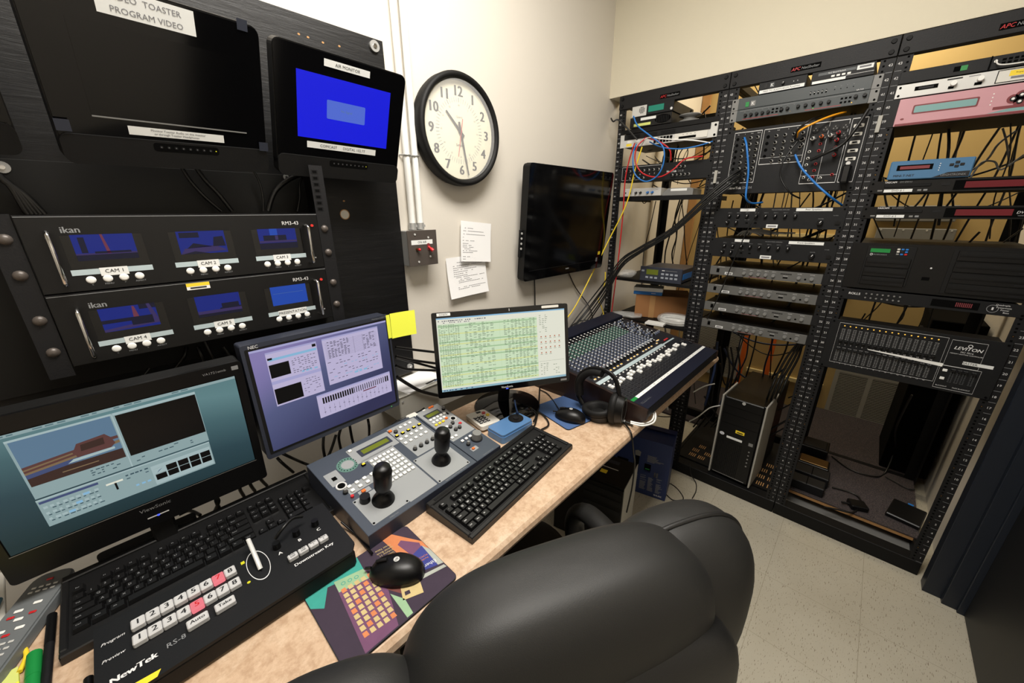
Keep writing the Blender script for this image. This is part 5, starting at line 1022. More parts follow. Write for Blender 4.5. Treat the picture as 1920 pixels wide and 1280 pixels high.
# keyboards
def keyboard(label, loc, yaw, W, Dp, kind):
    t = thing('keyboard', label, 'keyboard', loc, (0, 0, math.radians(yaw)))
    h0, h1 = (.012, .024); tilt = math.atan2(h1 - h0, Dp)
    b = MB(); pr = [(-Dp / 2, 0), (-Dp / 2, h0), (Dp / 2, h1), (Dp / 2, 0)]
    vs = [(-W / 2, y, z) for y, z in pr] + [(W / 2, y, z) for y, z in pr]
    b.add(vs, [(0, 1, 2, 3), (7, 6, 5, 4), (0, 4, 5, 1), (1, 5, 6, 2), (2, 6, 7, 3), (3, 7, 4, 0)], 'keyb')
    Kt = Matrix.Translation((-W / 2, -Dp / 2, h0)) @ Matrix.Rotation(tilt, 4, 'X')
    b.T = Kt
    for a in ((0, W, 0, .012), (0, W, Dp - .016, Dp), (0, .010, .012, Dp - .016), (W - .010, W, .012, Dp - .016)): b.box(a[0], a[1], a[2], a[3], -.002, .005, 'keyb', .002)
    if not kind: b.rr(.05, .21, Dp - .004, Dp + .018, .008, -.016, .010, 'keyb')
    if kind: b.box(.02, W - .02, Dp - .012, Dp - .006, .005, .006, 'rackdark')
    off = (Dp - .14) * .55
    b.build('body', t)
    rows = [['Esc', None, 'F1', 'F2', 'F3', 'F4', -.5, 'F5', 'F6', 'F7', 'F8', -.5, 'F9', 'F10', 'F11', 'F12'], list('`1234567890-=') + [(2, 'Back')], [(1.5, 'Tab')] + list('QWERTYUIOP[]') + [(1.5, '\\')], [(1.75, 'Caps')] + list("ASDFGHJKL;'") + [(2.25, 'Enter')], [(2.25, 'Shift')] + list('ZXCVBNM,./') + [(2.75, 'Shift')], [(1.25, 'Ctrl'), (1.25, 'Win'), (1.25, 'Alt'), (6.25, ''), (1.25, 'Alt'), (1.25, 'Win'), (1.25, 'Fn'), (1.25, 'Ctrl')]]
    p = (W - .030) / 22.6; keys = []; ks = .0178
    for r_, row in enumerate(rows):
        x = 0; y = off + .022 + (5 - r_) * ks + (.005 if r_ == 0 else 0)
        for k in row:
            if k is None: x += 1; continue
            if isinstance(k, float): x += -k; continue
            w, c_ = (k if isinstance(k, tuple) else (1, k)); keys.append((x, w, y, c_)); x += w
    for q in range(3):
        for r_ in (0, 1, 2): keys.append((15.25 + q, 1, off + .022 + (5 - r_) * ks + (.005 if r_ == 0 else 0), ('Prt', 'Scr', 'Brk', 'Ins', 'Hom', 'PgU', 'Del', 'End', 'PgD')[r_ * 3 + q]))
        keys.append((15.25 + q, 1, off + .022, '<v>'[q]))
        for r_ in (1, 2, 3, 4): keys.append((18.5 + q, 1, off + .022 + (5 - r_) * ks, ('N', '/', '*', '7', '8', '9', '4', '5', '6', '1', '2', '3')[(r_ - 1) * 3 + q]))
    keys += [(16.25, 1, off + .022 + ks, '^'), (18.5, 2, off + .022, '0'), (20.5, 1, off + .022, '.'), (21.5, 1, off + .022 + 4 * ks, '-')]
    keys.sort(key=lambda a: (a[2], a[0]))
    def mk(k):
        x, w, y, c_ = k; a = .015 + x * p; wd = w * p - .0015; hh = ks - .0016; q = MB()
        z = .008; i_ = .0022
        vs = [(0, 0, .0), (wd, 0, .0), (wd, hh, .0), (0, hh, .0), (i_, i_ * .8, z), (wd - i_, i_ * .8, z), (wd - i_, hh - i_ * .5, z), (i_, hh - i_ * .5, z)]
        q.add(vs, [(0, 1, 5, 4), (1, 2, 6, 5), (2, 3, 7, 6), (3, 0, 4, 7), (4, 5, 6, 7), (3, 2, 1, 0)], 'keycap')
        if c_: q.text(i_ + .003 if len(c_) > 1 else i_ + .0045, hh * .6, c_, .0048 if len(c_) == 1 else .0030, 'textwhite' if kind else 'textgrey', z + .0002, left=len(c_) > 1, bold=1 if kind else 0)
        return q, a, y
    st = MB()
    for n_, k in enumerate(keys[:100]):
        q, a, y = mk(k); q.build('key', t, M=Kt @ Matrix.Translation((a, y - .014, .001)))
    if len(keys) > 100:
        for k in keys[100:]:
            q, a, y = mk(k); Mx = Kt @ Matrix.Translation((a, y - .014, .001)); o = len(st.v); st.v += [tuple(Mx @ Vector(v)) for v in q.v]; st.f += [tuple(i + o for i in f_) for f_ in q.f]; st.m += q.m; st.sm += q.sm
        st.build('key', t, stuff=True)
    return t
keyboard('black keyboard with bold white letters on the open desk', (-1.4265, -.598, .7805), 5.3, .450, .156, 1)
keyboard('black keyboard behind the black switcher panel, at the left', (-2.033, -.285, .7805), 0, .448, .196, 0)

# video switcher panel
t = thing('switcher_panel', 'black video switcher panel with two rows of numbered white keys', 'video switcher', (-2.02, -.485, .7805))
MB().box(-.186, .180, -.075, .080, 0, .040, 'black', .006).box(.045, .180, .080, .105, 0, .040, 'black', .006).build('base', t)
p = MB().prism([(-.190, -.078), (.172, -.078), (.186, -.058), (.186, .108), (.040, .108), (.036, .088), (-.190, .088)], .040, .046, 'panelblack')
z = .0464
p.text(-.148, -.037, 'NewTek', .0108, 'textwhite', z, bold=2).text(-.098, -.034, 'RS-8', .0095, 'textgrey', z).text(-.168, .043, 'Program', .0058, 'textwhite', z, shear=.3).text(-.168, .008, 'Preview', .0058, 'textwhite', z, shear=.3).text(.118, -.028, 'Downstream Key', .0075, 'textwhite', z, bold=1).text(.071, .026, 'A', .008, 'textwhite', z, bold=1).text(.110, .032, 'B', .008, 'textwhite', z, bold=1).text(.148, .032, 'C', .008, 'textwhite', z, bold=1)
p.ring(.033, .028, .0170, .0180, z, 'textwhite', 36, ry=2.4).poly([(-.165, -.078), (-.125, -.078), (-.120, -.068), (-.155, -.064)], z, 'yellow')
p.box(.010, .016, .052, .058, .046, .0475, 'yellowled').disc(.010, -.002, .003, .0468, 'yellowled', 8); p.build('top_panel', t)
def keytop(lines, m_, w, h, tm='ink', hh=.007):
    q = MB().box(-w / 2, w / 2, -h / 2, h / 2, 0, .010, m_, .0016)
    for i, s_ in enumerate(lines): q.text(0, (len(lines) - 1) * .0028 - i * .0056, s_, hh if len(lines) == 1 else .0036, tm, .0103, bold=1)
    return q
mat('keywhite', (190, 190, 190), 0.35); mat('keyred', (250, 130, 140), emit=0.9)
for r_, y in ((0, .043), (1, .008)):
    for k in range(8):
        lit = (r_ == 0 and k == 6) or (r_ == 1 and k == 4)
        keytop([str(k + 1)], 'keyred' if lit else 'keywhite', .0176, .0205, 'red' if lit else 'ink', .0112).build('key', t, M=Matrix.Translation((-.137 + k * .0183, y, .046)))
keytop(['Auto'], 'keywhite', .029, .017).build('key', t, M=Matrix.Translation((-.068, -.026, .046))); keytop(['Take'], 'keywhite', .029, .017).build('key', t, M=Matrix.Translation((-.030, -.026, .046)))
for k, s_ in enumerate((['Fade', 'DSK'], ['Take', 'DSK'], ['Reset', '1'], ['Reset', '2'])): keytop(s_, 'keywhite', .0175, .013).build('key', t, M=Matrix.Translation((.085 + k * .0195, -.008, .046)))
many('knob', MB().cyl(0, 0, .0075, 0, .014, 'blacksatin', 18, .0068), [(.071, .045, .046), (.110, .050, .046), (.148, .049, .046)], t)
MB().box(-.0012, .0012, -.022, .05, .0, .0006, 'hole').tube([(0, -.018, .002), (0, -.005, .012), (0, .02, .022), (0, .046, .030)], .0042, 'silver', 10, flat=.6).build('fader_bar', t, M=Matrix.Translation((.033, .03, .046)))

# mice and pads
def mouse(label, loc, rz):
    t = thing('mouse', label, 'mouse', loc, (0, 0, math.radians(rz)))
    MB().sell((0, 0, .0), (.034, .056, .036), 'blacksatin', (.85, .8), nu=40, nv=20, warp=lambda q: (q.x * (1 - .12 * abs(q.y) / .056), q.y, max(q.z, 0) * (1 - .25 * max(0, q.y) / .056) + .002)).build('body', t)
    MB().tube([(0, .018, .0365), (0, .030, .034), (0, .040, .030)], .0035, 'rack', 8).build('wheel', t)
    MB().disc(0, -.002, .006, .0392, 'silver', 18).text(0, -.002, 'hp', .006, 'ink', .0394).build('logo', t)
    MB().tube([(0, .054, .012), (0, .066, .010)], .003, 'cable', 8).build('strain_relief', t)
t = thing('mouse_pad', 'mouse pad printed with a colourful collage of old computers', 'mouse pad', (-1.830, -.638, .7805))
MB().rr(-.115, .115, -.097, .097, .010, 0, .003, 'padedge').build('base', t)
for n_, c_ in (('p_purple', (52, 40, 56)), ('p_teal', (52, 148, 136)), ('p_orange', (196, 120, 76)), ('p_cream', (190, 170, 120)), ('p_blue', (52, 58, 128)), ('p_brown', (110, 62, 56)), ('p_mint', (140, 172, 136)), ('p_grey', (160, 164, 156)), ('p_violet', (104, 66, 96))): mat(n_, c_, .85, var=.18, vscale=40)
p = MB(); z = .0032
p.rr(-.114, .114, -.096, .096, .0095, .003, z, 'p_purple'); z += .0001
p.poly([(-.114, .09), (-.108, .096), (-.004, .096), (-.008, .055), (-.075, .072), (-.096, .034), (-.114, .052)], z, 'p_teal')
p.poly([(-.08, -.094), (-.062, .07), (-.006, .056), (.004, -.02), (-.018, -.094)], z + .0001, 'p_violet').poly([(-.064, .045), (-.062, .074), (-.008, .060), (-.006, .030)], z + .0002, 'p_mint')
for r_ in range(9):
    for c_ in range(5): x = -.060 + c_ * .0125 + r_ * -.0012; y = .038 - r_ * .0135 - c_ * .0015; p.add([(x, y, z + .0003), (x + .009, y - .001, z + .0003), (x + .0085, y + .0095, z + .0003), (x + .0005, y + .010, z + .0003)], [(0, 1, 2, 3)], 'p_cream' if (r_ + c_) % 4 else 'p_orange')
for k in range(3): p.ring(-.05 + k * .012, .058 - k * .003, .003, .0042, z + .0004, 'p_teal', 12)
p.poly([(.004, -.02), (.0, .045), (.06, .0), (.05, -.06), (.02, -.05)], z + .0001, 'p_brown').poly([(.055, .096), (.078, .096), (.114, .03), (.114, -.05), (.09, -.04), (.06, .04)], z + .0002, 'p_orange').poly([(.072, .060), (.083, .066), (.108, .03), (.1, .0), (.078, .015)], z + .0003, 'p_violet')
p.poly([(.06, -.03), (.103, -.046), (.108, .02), (.064, .01)], z + .0004, 'p_blue').poly([(.103, -.046), (.114, -.05), (.114, .0), (.107, .02)], z + .0005, 'p_grey').poly([(.045, -.045), (.113, -.062), (.112, -.054), (.046, -.036)], z + .0005, 'p_grey')
p.poly([(.012, -.06), (.048, -.075), (.058, -.045), (.022, -.035)], z + .0005, 'p_cream').poly([(.0, -.094), (.012, -.094), (.016, -.06), (.002, -.03)], z + .0005, 'p_mint').poly([(.02, -.055), (.03, -.058), (.032, -.05), (.023, -.047)], z + .0006, 'p_purple')
p.text(.084, -.030, 'EtherLink', .0085, 'textwhite', z + .0008, rot=math.pi - .15).text(.082, -.012, 'Parallel Tasking', .0042, 'p_orange', z + .0008, rot=math.pi - .15).text(.082, -.004, 'PCMCIA Adapter', .0042, 'p_orange', z + .0008, rot=math.pi - .15)
for k in range(5): p.text(.045, .075 - k * .008, ('Great Value', 'Special Book', 'Volume 11', 'Guide to', 'Systems')[k], .005, 'p_cream', z + .0008, rot=math.pi - .15)
p.build('printed_cloth', t)
mouse('black mouse on the printed mouse pad', (-1.795, -.640, .784), 40)
t = thing('mouse_pad', 'plain blue mouse pad near the headphones', 'mouse pad', (-1.018, -.508, .7805), (0, 0, math.radians(-12)))
MB().rr(-.085, .085, -.098, .098, .012, 0, .0025, 'padedge').build('base', t); MB().rr(-.0845, .0845, -.0975, .0975, .012, .0025, .0035, 'padblue').build('cloth', t)
mouse('black mouse on the plain blue mouse pad', (-1.055, -.548, .7845), 12)
# keypad, router
t = thing('remote_keypad', 'small white keypad with black keys and red and yellow buttons', 'keypad', (-1.278, -.335, .7805), (math.radians(-4), 0, math.radians(-12)))
MB().rr(-.038, .038, -.058, .058, .010, .004, .018, 'offwhite').build('case', t)
kq = MB().box(-.0055, .0055, -.005, .005, 0, .003, 'ink', .001).quad(-.003, .003, -.002, .002, .0032, 'textwhite')
many('key', kq, [(-.024 + c_ * .014, -.032 + r_ * .014, .018) for c_ in range(3) for r_ in range(4)], t); many('red_button', MB().cyl(0, 0, .0065, 0, .004, 'red', 16), [(.020, .028, .018)], t); many('yellow_button', MB().cyl(0, 0, .0065, 0, .004, 'yellow', 16), [(.024, .006, .018)], t); many('black_button', MB().box(-.008, .008, -.005, .005, 0, .002, 'ink'), [(.008, .044, .018)], t)
t = thing('wireless_router', 'metallic blue wedge box with black dial and stub antenna', 'wireless box', (-1.253, -.444, .7805), (0, 0, math.radians(-2)))
q = MB().prism(rrect(-.072, .072, -.040, .040, .012), 0, .022, 'routerblue').prism(rrect(-.070, .070, -.038, .038, .010), .022, .030, 'routerblue')
for k in range(14): a = -.5 + k * .28; q.add([(.035 + .022 * math.cos(a), .010 + .018 * math.sin(a), .0302), (.035 + .09 * math.cos(a), .010 + .06 * math.sin(a), .0302), (.035 + .09 * math.cos(a + .05), .010 + .06 * math.sin(a + .05), .0302)], [(0, 1, 2)], 'darkblue') if 2 < k < 12 and -.065 < .035 + .09 * math.cos(a) and abs(.010 + .06 * math.sin(a)) < .036 else None
q.build('case', t); MB().cyl(.034, .008, .026, .030, .033, 'blacksatin', 28).cyl(.034, .008, .010, .033, .035, 'rack', 20).build('dial', t)
MB().cyl(.062, .028, .006, .028, .036, 'darkblue', 12).tube([(.062, .028, .036), (.056, .030, .06), (.052, .031, .085)], .0028, 'padblue', 8).build('antenna', t)
# left edge clutter
t = thing('remote_control', 'grey remote control with white and red buttons, left of the keyboard', 'remote control', (-2.306, -.245, .7805), (0, 0, math.radians(-23)))
MB().rr(-.031, .031, -.12, .108, .022, .002, .020, 'remotegrey').rr(-.028, .028, -.117, .105, .020, .020, .023, 'remotegrey').build('case', t)
many('button', MB().box(-.0035, .0035, -.0022, .0022, 0, .002, 'silver', .001), [(-.015 + c_ * .010, -.09 + r_ * .011, .023) for c_ in range(4) for r_ in range(5)] + [(-.015 + c_ * .010, .06 + r_ * .010, .023) for c_ in range(4) for r_ in range(2)], t)
many('white_button', MB().box(-.006, .006, -.003, .003, 0, .0025, 'white', .0012), [(-.012, -.02, .023), (.012, -.02, .023), (-.01, .02, .023), (.01, .03, .023), (0, .0, .023)], t); many('red_button', MB().box(-.005, .005, -.0025, .0025, 0, .0025, 'red', .0012), [(.014, .008, .023), (-.014, .008, .023), (0, .085, .023), (.0, -.03, .023)], t)
def pen(name, label, a, b, r, m_, mc):
    a, b = Vector(a), Vector(b); t = thing(name, label, 'pen', tuple(a)); d = b - a
    MB().tube([tuple(Vector((0, 0, 0))), tuple(d * .42)], r * 1.05, mc, 14, False).build('cap', t); MB().tube([tuple(d * .42), tuple(d)], r, m_, 14, False).build('barrel', t)
pen('highlighter', 'thick green marker at the bottom left of the desk', (-2.286, -.335, .7905), (-2.283, -.455, .7905), .0085, 'green', 'green')
pen('marker_pen', 'black marker with grey barrel beside the keyboard', (-2.271, -.255, .7875), (-2.271, -.425, .7875), .0062, 'rack', 'blacksatin')
pen('ballpoint_pen', 'teal pen lying across the booklet at the far left', (-2.338, -.150, .797), (-2.345, -.215, .797), .0045, 'silver', 'penteal')
solo(MB().box(-.055, .055, -.09, .09, 0, .008, 'offwhite', .001).box(-.045, .045, -.08, .08, .008, .0083, 'grey'), 'booklet', 'pale grey booklet at the far left edge of the desk', 'booklet', (-2.39, -.14, .7805), (0, 0, .1))
t = thing('sticky_pad', 'yellow green sticky note pad at the bottom left corner', 'sticky note', (-2.345, -.385, .7805), (0, 0, .1)); MB().box(-.055, .045, -.03, .04, 0, .004, 'stickyyellow').build('pad', t); MB().box(-.055, .045, .012, .045, .004, .0046, 'stickypale').text(.02, .022, 'To', .010, 'ink', .005).build('top_note', t)
solo(MB().tube([(0, 0, .004), (.005, .03, .004), (-.002, .07, .004), (.012, .1, .004), (.022, .12, .004)], .0035, 'yellow', 8), 'pencil_cord', 'orange yellow strap between the remote control and the marker', 'strap', (-2.302, -.35, .781))
t = thing('audio_plug', 'black and silver plug at the left end of the switcher panel', 'plug', (-2.225, -.45, .785)); MB().tube([(0, 0, .004), (0, -.03, .004)], .006, 'cable', 10).build('shell', t); MB().tube([(0, -.03, .004), (.004, -.075, .004)], .004, 'silver', 10).build('cord', t)

# mixing desk
MX = Matrix.Translation((-.93, -.765, .846)) @ Matrix.Rotation(math.radians(8.0), 4, 'X')
t = thing('mixing_desk', 'large audio mixing desk full of knobs at the right end of the desk', 'mixing desk', (-.93, -.765, .7805)); KM = Matrix.Translation((0, 0, .0655)) @ Matrix.Rotation(math.radians(8.0), 4, 'X')
b = MB(); pr = [(.02, 0), (.0, .03), (.0, .062), (.575, .14), (.585, .0)]; vs = [(0.012, y, z) for y, z in pr] + [(.768, y, z) for y, z in pr]
b.add(vs, [(0, 1, 2, 3, 4), (9, 8, 7, 6, 5), (0, 5, 6, 1), (1, 6, 7, 2), (2, 7, 8, 3), (3, 8, 9, 4), (4, 9, 5, 0)], 'console'); b.build('chassis', t)
for x0, x1 in ((0, .012), (.768, .780)):
    pr2 = [(.03, 0), (-.004, .03), (-.004, .066), (.58, .150), (.60, .15), (.60, .0)]; vs = [(x0, y, z) for y, z in pr2] + [(x1, y, z) for y, z in pr2]
    MB().add(vs, [tuple(range(6)), tuple(range(11, 5, -1))] + [(i, (i + 1) % 6, 6 + (i + 1) % 6, 6 + i) for i in range(6)], 'consoleside').build('side_cheek', t)
p = MB(KM); z = .0022
p.box(.012, .768, 0, .578, -.002, .002, 'console').quad(.012, .768, .0, .052, z, 'consoleblue').quad(.05, .768, .053, .066, z, 'label').quad(.014, .05, .053, .066, z, 'green')
for k in range(22): p.text(.07 + k * .032, .0595, ('1', '2', '3', '4', 'MIC', '6', 'CD', '8', 'PC')[k % 9], .005, 'ink', z + .0003)
p.quad(.014, .61, .190, .208, z, 'strip').quad(.61, .74, .195, .203, z, 'strip').quad(.45, .64, .262, .268, z, 'strip')
CH = 20; CX = [.034 + k * .0292 for k in range(CH)]
for k, x in enumerate(CX):
    p.quad(x - .0012, x + .0012, .072, .175, z, 'hole').quad(x + .0138, x + .0144, .07, .47, z, 'rackdark')
    for q in range(8): p.quad(x - .007, x + .005, .08 + q * .0125, .0806 + q * .0125, z, 'textgrey')
    p.disc(x, .262, .0016, z + .0006, 'redled' if k % 3 else 'red', 6)
for k in range(6): p.quad(.62 + k * .022 - .001, .62 + k * .022 + .001, .072, .175, z, 'hole')
p.box(.012, .768, .50, .575, .002, .018, 'consoleblue', .003); p.text(.06, .03, 'MG32/14FX', .01, 'textgrey', z); p.build('top_panel', t)
fc = MB().box(-.0068, .0068, -.0115, .0115, 0, .010, 'white', .002).box(-.0068, .0068, -.0008, .0008, .010, .0103, 'ink')
rn = random.Random(8)
many('fader', fc, [(x, .155 - .012 * (k % 3 == 1) - (.008 if k > 11 else 0) + rn.uniform(-.003, .003), .002) for k, x in enumerate(CX)] + [(.632, .150, .002), (.654, .150, .002), (.69, .13, .002)], t, KM)
many('grey_fader', MB().box(-.0055, .0055, -.0095, .0095, 0, .008, 'rack', .002), [(.71, .15, .002), (.73, .15, .002), (.75, .12, .002)], t, KM)
many('lit_button', MB().box(-.006, .006, -.0035, .0035, 0, .004, 'white', .001).quad(-.005, .005, -.003, .003, .0042, 'amber'), [(x, .222, .002) for k, x in enumerate(CX) if k % 5 != 3] + [(.62, .235, .002), (.635, .235, .002)], t, KM)
many('white_button', MB().box(-.0035, .0035, -.003, .003, 0, .004, 'white', .001), [(x, .182, .002) for x in CX], t, KM)
many('red_button', MB().box(-.006, .006, -.004, .004, 0, .005, 'red', .001), [(.665 + k * .014, .215, .002) for k in range(3)], t, KM)
kc = {}
for nm, body, cap in (('w', 'rack', 'white'), ('g', 'knobgreen', 'silver'), ('b', 'knobblue', 'silver'), ('s', 'knobgrey', 'white')): kc[nm] = MB().cyl(0, 0, .0060, 0, .004, body, 10).cyl(0, 0, .0048, .004, .013, body, 10, .0042, mt=cap)
rowc = 'wwsbbbbbbggggggws'
pl = []
for r_ in range(17):
    y = .240 + r_ * .0152
    for k, x in enumerate(CX):
        c_ = 'wsbbbbbbbggggggww'[r_]
        if c_ == 'w' and r_ == 1 and k > 15: continue
        pl.append((x if r_ % 2 else x + .002, y, c_))
for r_ in range(10):
    for k in range(7):
        if rn.random() < .55: pl.append((.618 + k * .021, .28 + r_ * .022, rn.choice('bbsw')))
pl.sort(key=lambda a: a[0] * 1.0 + a[1] * .9)
firsts = {}
for a in pl[:100]:
    Mx = KM @ Matrix.Translation((a[0], a[1], .002))
    if a[2] not in firsts: firsts[a[2]] = kc[a[2]].build('knob', t, M=Mx)
    else: o = firsts[a[2]].copy(); COL.objects.link(o); o.parent = t; o.matrix_local = Mx
st = MB()
for a in pl[100:]:
    q = kc[a[2]]; Mx = KM @ Matrix.Translation((a[0], a[1], .002)); o = len(st.v); st.v += [tuple(Mx @ Vector(v)) for v in q.v]; st.f += [tuple(i + o for i in f_) for f_ in q.f]; st.m += q.m; st.sm += q.sm
st.build('knob', t, stuff=True)
# headphones
t = thing('headphones', 'black padded headphones leaning against the side of the mixing desk', 'headphones', (-.97, -.60, .7835))
HB = [(0, .054, .020), (0, .078, .055), (0, .083, .105), (0, .065, .145), (0, .027, .172), (0, -.024, .180), (0, -.060, .165), (0, -.077, .130), (0, -.085, .095)]
MB().tube(HB, .0065, 'blacksatin', 10, flat=1.6).build('headband', t)
MB().tube([(.0, .070, .058), (0, .074, .105), (0, .058, .138), (0, .026, .162), (0, -.015, .168)], .0135, 'black', 12, flat=1.3).build('headband_pad', t)
def cup(loc, M_, lb=None):
    o = MB(M_).cyl(0, 0, .042, 0, .022, 'blacksatin', 28, .036).ring(0, 0, .028, .033, .0225, 'grey', 28).build('ear_cup', t, loc=None); o.location = loc
    c = MB(M_); prof = [(.020, -.002), (.026, -.018), (.035, -.026), (.044, -.020), (.046, -.006), (.040, 0)]; c.lathe(0, 0, prof, 'black', 28).cyl(0, 0, .022, -.003, 0, 'black', 20); c.build('ear_pad', o)
cup((.0, -.083, .055), Matrix.Rotation(math.radians(90), 4, 'X') @ Matrix.Rotation(math.radians(12), 4, 'Y') @ Matrix.Scale(1.28, 4, (0, 1, 0)))
cup((-.012, -.015, .022), Matrix.Rotation(math.radians(172), 4, 'X') @ Matrix.Rotation(math.radians(8), 4, 'Y') @ Matrix.Scale(1.28, 4, (0, 1, 0)))
t = thing('headphone_plug', 'silver headphone plug and black sleeve on the desk edge', 'plug', (-.955, -.672, .789)); MB().tube([(0, 0, 0), (.003, -.034, 0)], .0065, 'steel', 12, False).build('shell', t); MB().tube([(.003, -.034, 0), (.006, -.062, 0)], .005, 'cable', 12, False).build('sleeve', t)

# floor things
t = thing('product_box', 'dark blue printed carton standing on the floor under the desk', 'carton', (-.345, -.495, .001), (0, 0, math.radians(-77)))
Wb, Hb = .38, .345
MB(FR).box(-.19, .19, 0, Hb, -.16, 0, 'cartonblue', .001).build('carton', t)
p = MB(FR); p.quad(-.185, .185, .004, .16, .0012, 'cartonblue').rr(.015, .035, .165, .235, .004, .0008, .0012, 'hole', 3).poly([(.012, .235), (.038, .235), (.041, .262), (.025, .27), (.009, .262)], .0014, 'grey').rr(.065, .098, .15, .20, .003, .0008, .0012, 'hole', 3).quad(.07, .093, .165, .172, .0014, 'green').rr(.118, .126, .13, .16, .001, .0008, .0012, 'grey', 2).rr(.130, .138, .13, .16, .001, .0008, .0012, 'grey', 2).quad(-.08, -.02, .165, .195, .0012, 'hole').text(.15, .02, 'SHURE', .010, 'textwhite', .0014, bold=1)
rn = random.Random(5)
for c_ in range(8):
    for r_ in range(17):
        if rn.random() < .85: p.quad(-.16 + c_ * .042, -.16 + c_ * .042 + rn.uniform(.015, .034), .035 + r_ * .0055, .0378 + r_ * .0055, .0014, 'textgrey')
for r_ in range(7): p.quad(.075, .075 + rn.uniform(.03, .09), .215 + r_ * .006, .2178 + r_ * .006, .0014, 'textgrey')
p.build('printed_front', t)
MB(FR).add([(-.19, Hb, 0), (.19, Hb, 0), (.185, Hb - .012, -.08), (-.19, Hb - .01, -.08), ], [(0, 1, 2, 3)], 'cartontop').add([(-.19, Hb, -.16), (.19, Hb, -.16), (.188, Hb + .01, -.10), (-.19, Hb + .012, -.10)], [(0, 1, 2, 3)], 'cartontop').build('torn_flap', t)
t = thing('desktop_computer', 'black computer case with yellow sticker on the floor under the desk', 'computer', (-.79, -.640, 0.001), (0, 0, math.radians(-80)))
MB(FR).box(-.30, .02, .0, .372, -.20, 0, 'blacksatin', .004).build('case', t)
p = MB(FR).box(-.30, .0185, .004, .36, .0, .004, 'blacksatin', .002); 
for z in (.31, .27, .22): p.box(-.16, .01, z, z + .028, .004, .006, 'rack', .001)
p.build('front_panel', t)
MB(FR).box(.0195, .0215, .0, .372, -.20, 0.003, 'metalgrey').build('side_panel', t)
MB().quad(-.11, -.08, .055, .08, .3725, 'yellow').quad(-.12, -.04, .10, .106, .3726, 'silver').quad(-.13, -.05, .14, .165, .3725, 'ctlside').build('stickers', t)

# chair
t = thing('office_chair', 'black padded leather office chair turned towards the desk', 'chair', (-1.709, -.995, 0), (0, 0, math.radians(-27)))
MB().sell((0, 0, .769), (.248, .091, .25), 'leather', (.55, .62), nu=64, nv=36).build('back_cushion', t)
MB().sell((.232, .04, .788), (.16, .091, .20), 'leather', (.75, .8), nu=44, nv=24).build('side_bolster', t); MB().sell((-.321, -.017, .799), (.136, .077, .17), 'leather', (.75, .8), nu=44, nv=24).build('side_bolster', t)
sg = lambda v_, e_: math.copysign(abs(v_) ** e_, v_)
MB().tube([(.232 + .160 * sg(math.cos(a_ / 10), .75), .03, .788 + .200 * sg(math.sin(a_ / 10), .75)) for a_ in range(-9, 24)], .0045, 'leatherdark', 8).build('piping', t)
MB().sell((0, -.05, .66), (.28, .06, .25), 'leatherdark', (.5, .5), nu=44, nv=20).build('back_shell', t)
MB().sell((0, .34, .47), (.26, .26, .065), 'leather', (.5, .45), nu=44, nv=16).build('seat', t)
for sd in (1, -1):
    MB().tube([(sd * .29, .02, .60), (sd * .30, .12, .655), (sd * .30, .30, .66), (sd * .29, .42, .64), (sd * .28, .46, .58), (sd * .27, .42, .50)], .032, 'leather', 14, flat=.8).build('armrest', t)
MB().cyl(0, .34, .03, .12, .42, 'blacksatin', 16).box(-.1, .1, .22, .46, .40, .42, 'black').tube([(0, .26, .43), (0, .03, .42), (0, -.07, .50), (0, -.09, .62)], .025, 'black', 8, flat=.4).build('column', t)
for k in range(5):
    a = k * 1.2566 + .3; c, s_ = math.cos(a), math.sin(a)
    o = MB().tube([(0, .34, .12), (.15 * c, .34 + .15 * s_, .10), (.29 * c, .34 + .29 * s_, .075)], .022, 'black', 8).build('base_leg', t)
    MB().tube([(.29 * c - .022 * s_, .34 + .29 * s_ + .022 * c, .028), (.29 * c + .022 * s_, .34 + .29 * s_ - .022 * c, .028)], .027, 'blacksatin', 16, False).build('caster', o)
